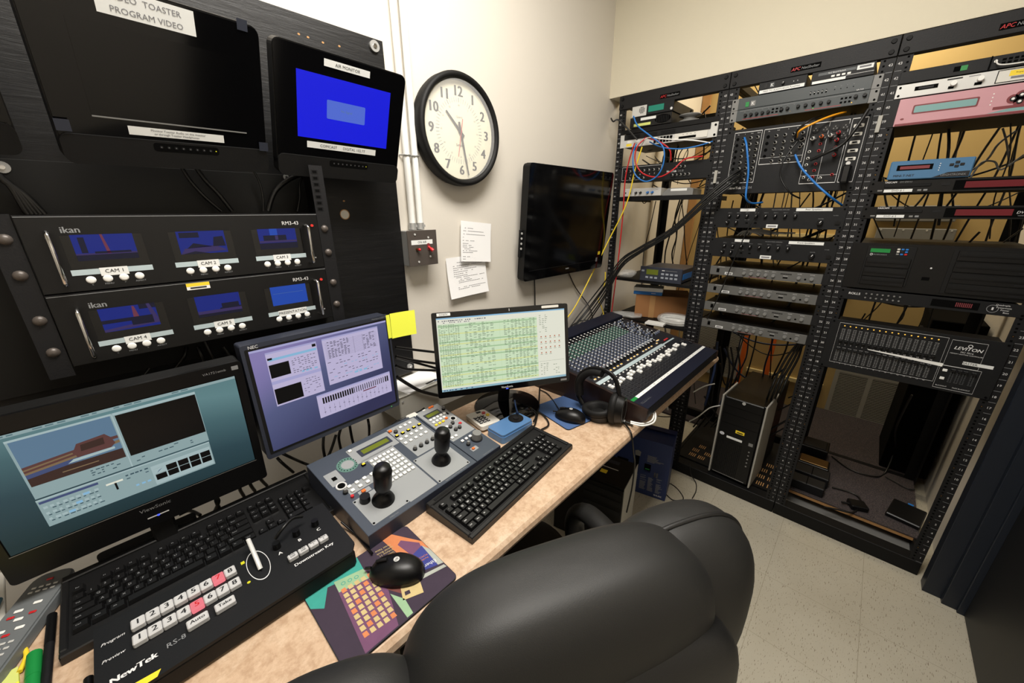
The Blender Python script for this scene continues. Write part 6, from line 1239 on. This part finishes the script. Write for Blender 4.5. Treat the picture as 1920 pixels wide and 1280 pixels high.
CABLES = [
 ('network_cable',0.0035,'yellow',[(-0.045,-0.232,1.787),(-0.045,-0.204,1.678),(-0.045,-0.186,1.562),(-0.05,-0.157,1.467),(-0.07,-0.102,1.333),(-0.15,-0.051,1.139),(-0.289,-0.045,0.978),(-0.38,-0.04,0.908)],'yellow network cable hanging from the switch down past the wall television',None),
 ('network_cable',0.0035,'red',[(-0.03,-0.182,1.811),(-0.03,-0.16,1.733),(-0.03,-0.146,1.63),(-0.03,-0.15,1.467),(-0.03,-0.146,1.235),(-0.03,-0.135,0.985),(-0.03,-0.13,0.886)],'red network cable running straight down the leftmost rack post',None),
 ('network_cable',0.0035,'red',[(-0.03,-0.529,1.718),(-0.03,-0.45,1.713),(-0.05,-0.406,1.668),(-0.06,-0.342,1.638),(-0.06,-0.256,1.661),(-0.06,-0.209,1.722),(-0.06,-0.213,1.788),(-0.04,-0.248,1.827)],'red network cable looping in front of the left rack patch panel',None),
 ('network_cable',0.0035,'red',[(-0.04,-0.242,1.828),(-0.05,-0.318,1.801),(-0.05,-0.376,1.76),(-0.03,-0.381,1.714)],'short red cable arching out of the switch on the left rack',None),
 ('network_cable',0.0035,'blue',[(-0.04,-0.168,1.933),(-0.06,-0.206,1.882),(-0.07,-0.283,1.826),(-0.07,-0.351,1.772),(-0.07,-0.363,1.701),(-0.07,-0.338,1.643),(-0.07,-0.279,1.621),(-0.07,-0.217,1.663),(-0.07,-0.199,1.751),(-0.03,-0.191,1.805)],'blue network cable looping below the white network switch',None),
 ('network_cable',0.003,'blue',[(-0.02,-0.258,1.809),(-0.05,-0.335,1.774),(-0.05,-0.427,1.757),(-0.05,-0.51,1.762),(-0.01,-0.555,1.779)],'blue network cable sagging sideways under the white network switch',None),
 ('network_cable',0.003,'white',[(-0.03,-0.221,1.797),(-0.05,-0.261,1.824),(-0.05,-0.357,1.806),(-0.05,-0.483,1.787),(-0.02,-0.55,1.772)],'white network cable lying across the front of the switch',None),
 ('video_cable',0.004,'blue',[(-0.02,-0.688,1.777),(-0.05,-0.71,1.737),(-0.05,-0.733,1.641),(-0.05,-0.738,1.577),(-0.05,-0.744,1.528),(0.0,-0.759,1.509),(0.05,-0.79,1.513)],'blue video cable hanging down the left side of the breakout panel',None),
 ('video_cable',0.004,'blue',[(-0.03,-0.887,1.691),(-0.05,-0.921,1.638),(-0.05,-0.98,1.576),(-0.05,-1.033,1.529),(0.02,-1.074,1.495)],'blue video cable crossing the lower right of the breakout panel',None),
 ('video_cable',0.004,'orangecable',[(-0.015,-0.877,1.758),(-0.05,-0.889,1.775),(-0.05,-0.934,1.798),(-0.02,-0.976,1.818),(0.03,-1.01,1.833)],'orange yellow video cable arching over the top of the breakout panel',None),
 ('video_cable',0.004,'cable',[(-0.02,-0.873,1.748),(-0.05,-0.882,1.781),(-0.05,-0.916,1.808),(0.03,-0.937,1.829)],'black video cable arching beside the orange yellow one',None),
 ('power_cable',0.006,'cable',[(-0.03,-1.078,1.821),(-0.05,-1.059,1.762),(-0.05,-1.032,1.712),(-0.05,-0.99,1.687),(-0.03,-0.942,1.667)],'thick black cable slanting over the serial ports of the breakout panel',None),
 ('video_cable',0.0025,'cable',[(-0.04,-0.804,1.499),(-0.05,-0.777,1.41),(-0.05,-0.739,1.255),(-0.05,-0.707,1.099),(-0.04,-0.667,0.961)],'thin black cable slanting down across the amplifier stack',None),
 ('video_cable',0.003,'cable',[(-0.04,-0.886,1.738),(-0.06,-0.857,1.671),(-0.06,-0.856,1.612),(-0.06,-0.899,1.549),(0.0,-0.932,1.525)],'black cable drooping in a loop at the middle of the breakout panel',None),
 ('video_cable',0.0036,'cable',[(-0.02,-0.699,1.641),(-0.06,-0.661,1.606),(-0.09,-0.582,1.525),(-0.1,-0.456,1.392),(-0.12,-0.311,1.293),(-0.14,-0.222,1.222),(-0.17,-0.153,1.087),(-0.2,-0.078,0.958),(-0.313,-0.05,0.858),(-0.397,-0.05,0.802)],'black video cable in the slanting bundle from breakout panel to mixing desk','black bundle slanting down to the mixing desk'),
 ('video_cable',0.0036,'cable',[(-0.02,-0.704,1.627),(-0.06,-0.663,1.594),(-0.09,-0.584,1.514),(-0.1,-0.458,1.384),(-0.12,-0.312,1.284),(-0.14,-0.223,1.208),(-0.17,-0.156,1.058),(-0.2,-0.081,0.92),(-0.31,-0.05,0.827),(-0.395,-0.05,0.779)],'black video cable in the slanting bundle from breakout panel to mixing desk','black bundle slanting down to the mixing desk'),
 ('video_cable',0.0036,'cable',[(-0.02,-0.701,1.616),(-0.06,-0.665,1.585),(-0.09,-0.585,1.506),(-0.1,-0.458,1.378),(-0.12,-0.313,1.278),(-0.14,-0.224,1.198),(-0.17,-0.158,1.039),(-0.2,-0.082,0.895),(-0.308,-0.05,0.806),(-0.394,-0.05,0.764)],'black video cable in the slanting bundle from breakout panel to mixing desk','black bundle slanting down to the mixing desk'),
 ('video_cable',0.0036,'cable',[(-0.02,-0.702,1.653),(-0.06,-0.66,1.617),(-0.09,-0.581,1.534),(-0.1,-0.456,1.399),(-0.12,-0.31,1.301),(-0.14,-0.221,1.234),(-0.17,-0.151,1.111),(-0.2,-0.076,0.989),(-0.315,-0.05,0.884),(-0.398,-0.05,0.822)],'black video cable in the slanting bundle from breakout panel to mixing desk','black bundle slanting down to the mixing desk'),
 ('video_cable',0.0036,'cable',[(-0.02,-0.707,1.604),(-0.06,-0.667,1.574),(-0.09,-0.586,1.497),(-0.1,-0.459,1.371),(-0.12,-0.313,1.27),(-0.14,-0.225,1.187),(-0.17,-0.159,1.025),(-0.2,-0.084,0.876),(-0.307,-0.05,0.79),(-0.393,-0.05,0.752)],'black video cable in the slanting bundle from breakout panel to mixing desk','black bundle slanting down to the mixing desk'),
 ('video_cable',0.0036,'cable',[(-0.02,-0.693,1.644),(-0.06,-0.661,1.609),(-0.09,-0.582,1.527),(-0.1,-0.456,1.394),(-0.12,-0.311,1.295),(-0.14,-0.222,1.223),(-0.17,-0.154,1.077),(-0.2,-0.079,0.945),(-0.312,-0.05,0.848),(-0.396,-0.05,0.795)],'black video cable in the slanting bundle from breakout panel to mixing desk','black bundle slanting down to the mixing desk'),
 ('mouse_cable',0.0025,'cable',[(-1.82,-0.439,0.8),(-1.809,-0.479,0.785),(-1.808,-0.523,0.785),(-1.809,-0.563,0.79)],'thin black cord of the mouse on the printed mouse pad',None),
 ('mouse_cable',0.0022,'cable',[(-0.949,-0.323,0.784),(-0.957,-0.371,0.784),(-0.999,-0.438,0.784),(-1.051,-0.501,0.795)],'thin black cord of the mouse on the blue pad',None),
 ('monitor_cable',0.0045,'cable',[(-1.482,-0.16,1.073),(-1.42,-0.16,1.048),(-1.337,-0.16,1.016)],'topmost black cable bridging the gap between two monitors',None),
 ('monitor_cable',0.0045,'cable',[(-1.485,-0.16,1.043),(-1.423,-0.16,1.011),(-1.333,-0.16,0.972)],'second black cable from the top bridging the monitor gap',None),
 ('monitor_cable',0.0045,'cable',[(-1.48,-0.15,1.035),(-1.428,-0.15,1.006),(-1.328,-0.15,0.949)],'black cable slanting down across the monitor gap under the straight ones',None),
 ('monitor_cable',0.0045,'cable',[(-1.489,-0.16,1.012),(-1.447,-0.16,0.986),(-1.336,-0.16,0.946)],'lowest straight black cable bridging the gap between two monitors',None),
 ('monitor_cable',0.006,'cable',[(-1.49,-0.16,0.973),(-1.452,-0.16,0.933),(-1.404,-0.16,0.889),(-1.328,-0.16,0.842)],'thick black cable curving down past the white box',None),
 ('television_cable',0.003,'cable',[(-0.619,-0.012,1.164),(-0.614,-0.012,1.091),(-0.612,-0.012,1.022)],'straight black cable hanging under the wall television',None),
 ('television_cable',0.003,'cable',[(-0.329,-0.012,1.165),(-0.248,-0.012,1.065),(-0.092,-0.012,0.927),(-0.037,-0.012,0.831)],'black cable curving down from the right underside of the television',None),
 ('box_cable',0.004,'cable',[(-1.592,-0.154,0.8),(-1.552,-0.151,0.8),(-1.526,-0.156,0.8),(-1.52,-0.185,0.83),(-1.458,-0.202,0.84),(-1.45,-0.241,0.87)],'black cable running behind the joystick controller to its plug',None),
 ('box_cable',0.003,'white',[(-1.536,-0.173,0.8),(-1.497,-0.195,0.82),(-1.473,-0.226,0.85),(-1.45,-0.247,0.868)],'pale cable beside the black one behind the joystick controller',None),
 ('desk_cable',0.004,'cable',[(-1.774,-0.192,0.79),(-1.795,-0.128,0.79),(-1.838,-0.17,0.858),(-1.854,-0.16,0.876)],'black cable from behind the joystick controller to below the bezel of the middle left monitor',None),
 ('desk_cable',0.004,'cable',[(-1.662,-0.16,0.873),(-1.664,-0.17,0.813),(-1.66,-0.198,0.786)],'black cable hanging below the middle left monitor onto the desk','cables hanging behind the middle left monitor'),
 ('desk_cable',0.004,'cable',[(-1.686,-0.16,0.875),(-1.702,-0.17,0.851),(-1.693,-0.143,0.786)],'black cable hanging below the middle left monitor onto the desk','cables hanging behind the middle left monitor'),
 ('desk_cable',0.004,'cable',[(-1.737,-0.16,0.877),(-1.749,-0.17,0.837),(-1.75,-0.175,0.786)],'black cable hanging below the middle left monitor onto the desk','cables hanging behind the middle left monitor'),
 ('desk_cable',0.004,'cable',[(-1.604,-0.16,0.866),(-1.608,-0.17,0.844),(-1.596,-0.131,0.786)],'black cable hanging below the middle left monitor onto the desk','cables hanging behind the middle left monitor'),
 ('desk_cable',0.004,'cable',[(-1.861,-0.16,0.86),(-1.854,-0.17,0.844),(-1.829,-0.143,0.786)],'black cable hanging below the middle left monitor onto the desk','cables hanging behind the middle left monitor'),
 ('desk_cable',0.004,'cable',[(-1.705,-0.16,0.857),(-1.735,-0.17,0.812),(-1.773,-0.187,0.786)],'black cable hanging below the middle left monitor onto the desk','cables hanging behind the middle left monitor'),
 ('desk_cable',0.004,'cable',[(-1.898,-0.17,0.841),(-1.911,-0.18,0.837),(-1.897,-0.15,0.786)],'black cable hanging between the far left monitor and the keyboard','cables hanging behind the far left monitor'),
 ('desk_cable',0.004,'cable',[(-1.922,-0.17,0.841),(-1.934,-0.18,0.834),(-1.925,-0.15,0.786)],'black cable hanging between the far left monitor and the keyboard','cables hanging behind the far left monitor'),
 ('desk_cable',0.004,'cable',[(-1.945,-0.17,0.843),(-1.956,-0.18,0.831),(-1.95,-0.152,0.786)],'black cable hanging between the far left monitor and the keyboard','cables hanging behind the far left monitor'),
 ('desk_cable',0.004,'cable',[(-1.989,-0.17,0.846),(-2.005,-0.18,0.83),(-2.003,-0.162,0.786)],'black cable hanging between the far left monitor and the keyboard','cables hanging behind the far left monitor'),
 ('desk_cable',0.004,'cable',[(-2.008,-0.17,0.842),(-2.001,-0.18,0.823),(-2.013,-0.16,0.786)],'black cable hanging between the far left monitor and the keyboard','cables hanging behind the far left monitor'),
 ('desk_cable',0.004,'cable',[(-2.128,-0.092,0.784),(-2.103,-0.133,0.784),(-2.083,-0.148,0.784),(-2.074,-0.173,0.784)],'black cable lying on the desk under the far left monitor',None),
 ('desk_cable',0.004,'cable',[(-2.075,-0.116,0.79),(-2.055,-0.118,0.79),(-2.04,-0.156,0.79)],'black cable bending beside the foot of the far left monitor',None),
 ('keyboard_cable',0.0035,'cable',[(-1.946,-0.43,0.842),(-1.931,-0.434,0.86),(-1.908,-0.42,0.86),(-1.888,-0.417,0.85)],'black cable draped over the top edge of the switcher panel',None),
 ('router_cable',0.003,'cable',[(-0.932,-0.31,0.786),(-1.06,-0.408,0.786),(-1.155,-0.474,0.786),(-1.188,-0.49,0.786)],'black cable running forward beside the blue mouse pad',None),
 ('router_cable',0.003,'cable',[(-1.157,-0.426,0.8),(-1.1,-0.441,0.786),(-1.116,-0.49,0.786),(-1.145,-0.521,0.786),(-1.182,-0.52,0.786)],'black cable curling at the corner of the blue mouse pad',None),
 ('router_cable',0.003,'cable',[(-1.167,-0.273,0.786),(-1.104,-0.283,0.786),(-1.104,-0.353,0.79),(-1.11,-0.412,0.79),(-1.127,-0.451,0.79),(-1.166,-0.472,0.79)],'black cable curling behind the blue antenna box',None),
 ('headphone_cable',0.003,'white',[(-0.955,-0.726,0.8),(-0.932,-0.759,0.795),(-0.882,-0.77,0.79),(-0.85,-0.761,0.8),(-0.864,-0.747,0.82)],'white twisted cable looping at the end of the headphone plug',None),
 ('headphone_cable',0.003,'white',[(-0.965,-0.731,0.8),(-0.944,-0.765,0.795),(-0.887,-0.78,0.79),(-0.839,-0.762,0.8),(-0.86,-0.741,0.82)],'second strand of the pale loop at the mixing desk corner',None),
 ('floor_cable',0.003,'cable',[(-0.944,-0.677,0.79),(-0.973,-0.722,0.79),(-0.995,-0.752,0.778),(-0.962,-0.753,0.688),(-0.935,-0.75,0.628),(-0.908,-0.74,0.501),(-0.907,-0.73,0.381)],'thin black cable falling over the desk edge in front of the blue carton',None),
 ('floor_cable',0.0025,'cable',[(-0.165,-0.623,0.004),(-0.145,-0.652,0.004),(-0.165,-0.701,0.004),(-0.218,-0.747,0.004),(-0.264,-0.71,0.004),(-0.243,-0.66,0.004)],'thin black cable looping on the floor tiles beside the blue carton',None),
 ('floor_cable',0.0025,'cable',[(-0.02,-0.699,0.093),(-0.03,-0.719,0.036),(-0.039,-0.753,0.004),(-0.107,-0.776,0.004),(-0.181,-0.781,0.004)],'thin black cable coming out under the left rack base',None),
 ('power_cable',0.004,'cable',[(0.114,-1.304,0.075),(0.136,-1.354,0.075),(0.166,-1.413,0.075),(0.286,-1.437,0.075),(0.336,-1.406,0.075),(0.322,-1.32,0.075)],'black cable curling on the carpet at the bottom of the right rack',None),
 ('power_cable',0.004,'cable',[(0.665,-1.293,0.075),(0.579,-1.383,0.075),(0.591,-1.484,0.075),(0.681,-1.528,0.075),(0.757,-1.538,0.2),(0.583,-1.495,0.4),(0.5,-1.497,0.619)],'black cable crossing the carpet and rising up the rear of the right rack',None),
 ('power_cable',0.003,'cable',[(0.631,-1.528,0.075),(0.58,-1.61,0.075),(0.591,-1.641,0.075)],'thin black cable ending at the flat black box on the carpet',None),
 ('video_cable',0.0035,'cable',[(0.35,-1.039,0.498),(0.35,-1.101,0.57),(0.35,-1.104,0.665),(0.35,-1.101,0.694)],'black cable hanging in front of the wall grille at left',None),
 ('video_cable',0.0035,'cable',[(0.35,-0.979,0.377),(0.35,-1.07,0.489),(0.35,-1.103,0.618),(0.35,-1.108,0.69)],'black cable sweeping below the fader panel toward the middle rack',None),
 ('monitor_cable',0.004,'cable',[(-1.884,-0.05,1.577),(-1.874,-0.05,1.547),(-1.855,-0.05,1.514),(-1.831,-0.05,1.484)],'left of two black cables below the labelled black monitor',None),
 ('monitor_cable',0.005,'cable',[(-1.858,-0.05,1.577),(-1.847,-0.05,1.551),(-1.828,-0.05,1.521),(-1.81,-0.05,1.484)],'right of two black cables below the labelled black monitor',None),
 ('monitor_cable',0.0025,'cable',[(-1.746,-0.05,1.578),(-1.738,-0.05,1.548),(-1.738,-0.05,1.517),(-1.743,-0.05,1.484)],'thin black cable dropping beside the corner of the black monitor',None),
 ('monitor_cable',0.006,'cable',[(-1.63,-0.05,1.579),(-1.672,-0.05,1.56),(-1.709,-0.05,1.53),(-1.733,-0.05,1.484)],'thick grey black cable curving down under the blue screen monitor',None),
 ('monitor_cable',0.0025,'cable',[(-1.63,-0.05,1.575),(-1.645,-0.05,1.552),(-1.651,-0.05,1.518),(-1.663,-0.05,1.483)],'thin black cable under the blue screen monitor near the rail',None),
 ('monitor_cable',0.005,'cable',[(-2.144,-0.04,1.551),(-2.133,-0.04,1.527),(-2.128,-0.04,1.49),(-2.126,-0.04,1.479)],'black cable in the bundle at the far left behind the camera screens','cable bundle at the far left'),
 ('monitor_cable',0.005,'cable',[(-2.143,-0.04,1.547),(-2.13,-0.04,1.523),(-2.123,-0.04,1.49),(-2.121,-0.04,1.479)],'black cable in the bundle at the far left behind the camera screens','cable bundle at the far left'),
 ('monitor_cable',0.005,'cable',[(-2.141,-0.04,1.544),(-2.127,-0.04,1.52),(-2.119,-0.04,1.49),(-2.116,-0.04,1.479)],'black cable in the bundle at the far left behind the camera screens','cable bundle at the far left'),
 ('monitor_cable',0.005,'cable',[(-2.14,-0.04,1.54),(-2.123,-0.04,1.516),(-2.114,-0.04,1.49),(-2.111,-0.04,1.479)],'black cable in the bundle at the far left behind the camera screens','cable bundle at the far left'),
 ('monitor_cable',0.005,'cable',[(-2.139,-0.04,1.537),(-2.12,-0.04,1.513),(-2.11,-0.04,1.49),(-2.106,-0.04,1.479)],'black cable in the bundle at the far left behind the camera screens','cable bundle at the far left'),
 ('monitor_cable',0.004,'cable',[(-1.945,-0.05,1.171),(-1.942,-0.06,1.145),(-1.935,-0.05,1.097)],'black cable hanging on the plywood below the camera screens','cables below the camera screens'),
 ('monitor_cable',0.004,'cable',[(-1.895,-0.05,1.158),(-1.883,-0.06,1.113),(-1.871,-0.05,1.076)],'black cable hanging on the plywood below the camera screens','cables below the camera screens'),
 ('monitor_cable',0.004,'cable',[(-1.995,-0.05,1.131),(-1.976,-0.06,1.155),(-1.965,-0.05,1.177)],'black cable hanging on the plywood below the camera screens','cables below the camera screens'),
 ('monitor_cable',0.004,'cable',[(-2.039,-0.05,1.144),(-2.061,-0.06,1.122),(-2.077,-0.05,1.097)],'black cable hanging on the plywood below the camera screens','cables below the camera screens'),
 ('monitor_cable',0.004,'cable',[(-1.928,-0.05,1.181),(-1.922,-0.06,1.139),(-1.901,-0.05,1.101)],'black cable hanging on the plywood below the camera screens','cables below the camera screens'),
 ('wall_cable',0.003,'cable',[(-0.389,-0.05,0.835),(-0.298,-0.05,0.874),(-0.175,-0.05,0.867),(-0.016,-0.05,0.813),(0.06,-0.05,0.746),(-0.036,-0.05,0.726)],'thin black cable looping on the wall above the mixing desk',None),
 ('wall_cable',0.003,'cable',[(-0.287,-0.05,0.745),(-0.226,-0.05,0.813),(-0.11,-0.05,0.82),(-0.004,-0.05,0.866),(0.061,-0.05,0.957)],'thin black cable rising from the mixing desk beside the rack',None),
 ('wall_cable',0.003,'yellow',[(-0.1,-0.108,1.149),(-0.1,-0.108,1.071),(-0.1,-0.075,0.988),(-0.1,-0.1,0.943),(-0.1,-0.119,0.897)],'thin yellow cable hanging close to the leftmost rack post',None),
 ('wall_cable',0.004,'cable',[(-0.03,-0.035,1.944),(-0.05,-0.061,1.923),(-0.04,-0.092,1.924),(-0.03,-0.195,1.825)],'black cable stub poking out left of the rack below the top beam',None),
 ('power_cable',0.005,'cable',[(0.06,-1.058,0.906),(0.06,-1.057,0.827),(0.06,-1.038,0.726),(0.06,-1.027,0.637),(0.3,-0.998,0.456)],'black power cable hanging right of the tower computer','power cables right of the tower computer'),
 ('power_cable',0.005,'cable',[(0.06,-1.054,0.906),(0.06,-1.044,0.824),(0.06,-1.023,0.722),(0.06,-1.012,0.632),(0.3,-0.982,0.45)],'black power cable hanging right of the tower computer','power cables right of the tower computer'),
 ('power_cable',0.005,'cable',[(0.06,-1.05,0.905),(0.06,-1.03,0.82),(0.06,-1.009,0.717),(0.06,-0.998,0.627),(0.3,-0.965,0.444)],'black power cable hanging right of the tower computer','power cables right of the tower computer'),
 ('power_cable',0.005,'cable',[(0.06,-1.045,0.904),(0.06,-1.014,0.816),(0.06,-0.993,0.712),(0.06,-0.981,0.621),(0.3,-0.946,0.437)],'black power cable hanging right of the tower computer','power cables right of the tower computer'),
 ('power_cable',0.005,'cable',[(0.3,-0.614,0.709),(0.3,-0.643,0.579),(0.3,-0.649,0.438),(0.3,-0.647,0.289),(0.35,-0.59,0.126)],'black power cable hanging left of the tower computer','power cables left of the tower computer'),
 ('power_cable',0.005,'cable',[(0.3,-0.639,0.715),(0.3,-0.67,0.586),(0.3,-0.676,0.447),(0.3,-0.677,0.3),(0.35,-0.618,0.138)],'black power cable hanging left of the tower computer','power cables left of the tower computer'),
 ('power_cable',0.005,'cable',[(0.3,-0.67,0.722),(0.3,-0.702,0.596),(0.3,-0.707,0.457),(0.3,-0.712,0.313),(0.35,-0.652,0.153)],'black power cable hanging left of the tower computer','power cables left of the tower computer'),
 ('power_cable',0.005,'cable',[(0.3,-0.706,0.731),(0.3,-0.74,0.606),(0.3,-0.743,0.469),(0.3,-0.752,0.329),(0.35,-0.692,0.169)],'black power cable hanging left of the tower computer','power cables left of the tower computer'),
 ('power_cable',0.005,'cable',[(0.3,-0.725,0.735),(0.3,-0.759,0.612),(0.3,-0.762,0.476),(0.3,-0.773,0.337),(0.35,-0.712,0.178)],'black power cable hanging left of the tower computer','power cables left of the tower computer'),
 ('power_cable',0.005,'cable',[(0.3,-0.756,0.743),(0.3,-0.792,0.621),(0.3,-0.794,0.486),(0.3,-0.809,0.351),(0.35,-0.748,0.192)],'black power cable hanging left of the tower computer','power cables left of the tower computer'),
 ('power_cable',0.0035,'white',[(0.1,-0.622,0.485),(0.1,-0.672,0.538),(0.1,-0.723,0.571)],'pale cable left of the tower computer at half height',None),
 ('power_cable',0.0035,'white',[(0.1,-0.626,0.292),(0.1,-0.672,0.346),(0.1,-0.719,0.417),(0.1,-0.769,0.452)],'pale cable lying low left of the tower computer',None),
 ('power_cable',0.007,'darkblue',[(0.2,-0.675,0.782),(0.2,-0.686,0.622),(0.2,-0.679,0.484),(0.2,-0.671,0.376)],'thick dark blue cable behind the left of the tower computer',None),
 ('video_cable',0.003,'grey',[(0.25,-1.41,1.59),(0.25,-1.423,1.64),(0.25,-1.454,1.641),(0.25,-1.477,1.613),(0.25,-1.516,1.658)],'upper grey cable looping at the right rear of the right rack',None),
 ('video_cable',0.0035,'grey',[(0.3,-1.405,1.614),(0.3,-1.439,1.652),(0.3,-1.453,1.704),(0.3,-1.483,1.744)],'grey cable rising steeply at the right rear of the right rack',None),
 ('video_cable',0.003,'grey',[(0.3,-1.498,1.629),(0.3,-1.473,1.702),(0.3,-1.449,1.756)],'straight grey cable hanging at the right rear of the right rack',None),
]
for (n, r, m_, pts, lb, g) in CABLES:
    p0 = Vector(pts[0]); solo(MB().tube([tuple(Vector(a) - p0) for a in pts], r, m_, 7), n, lb, 'cable', tuple(p0), group=g)
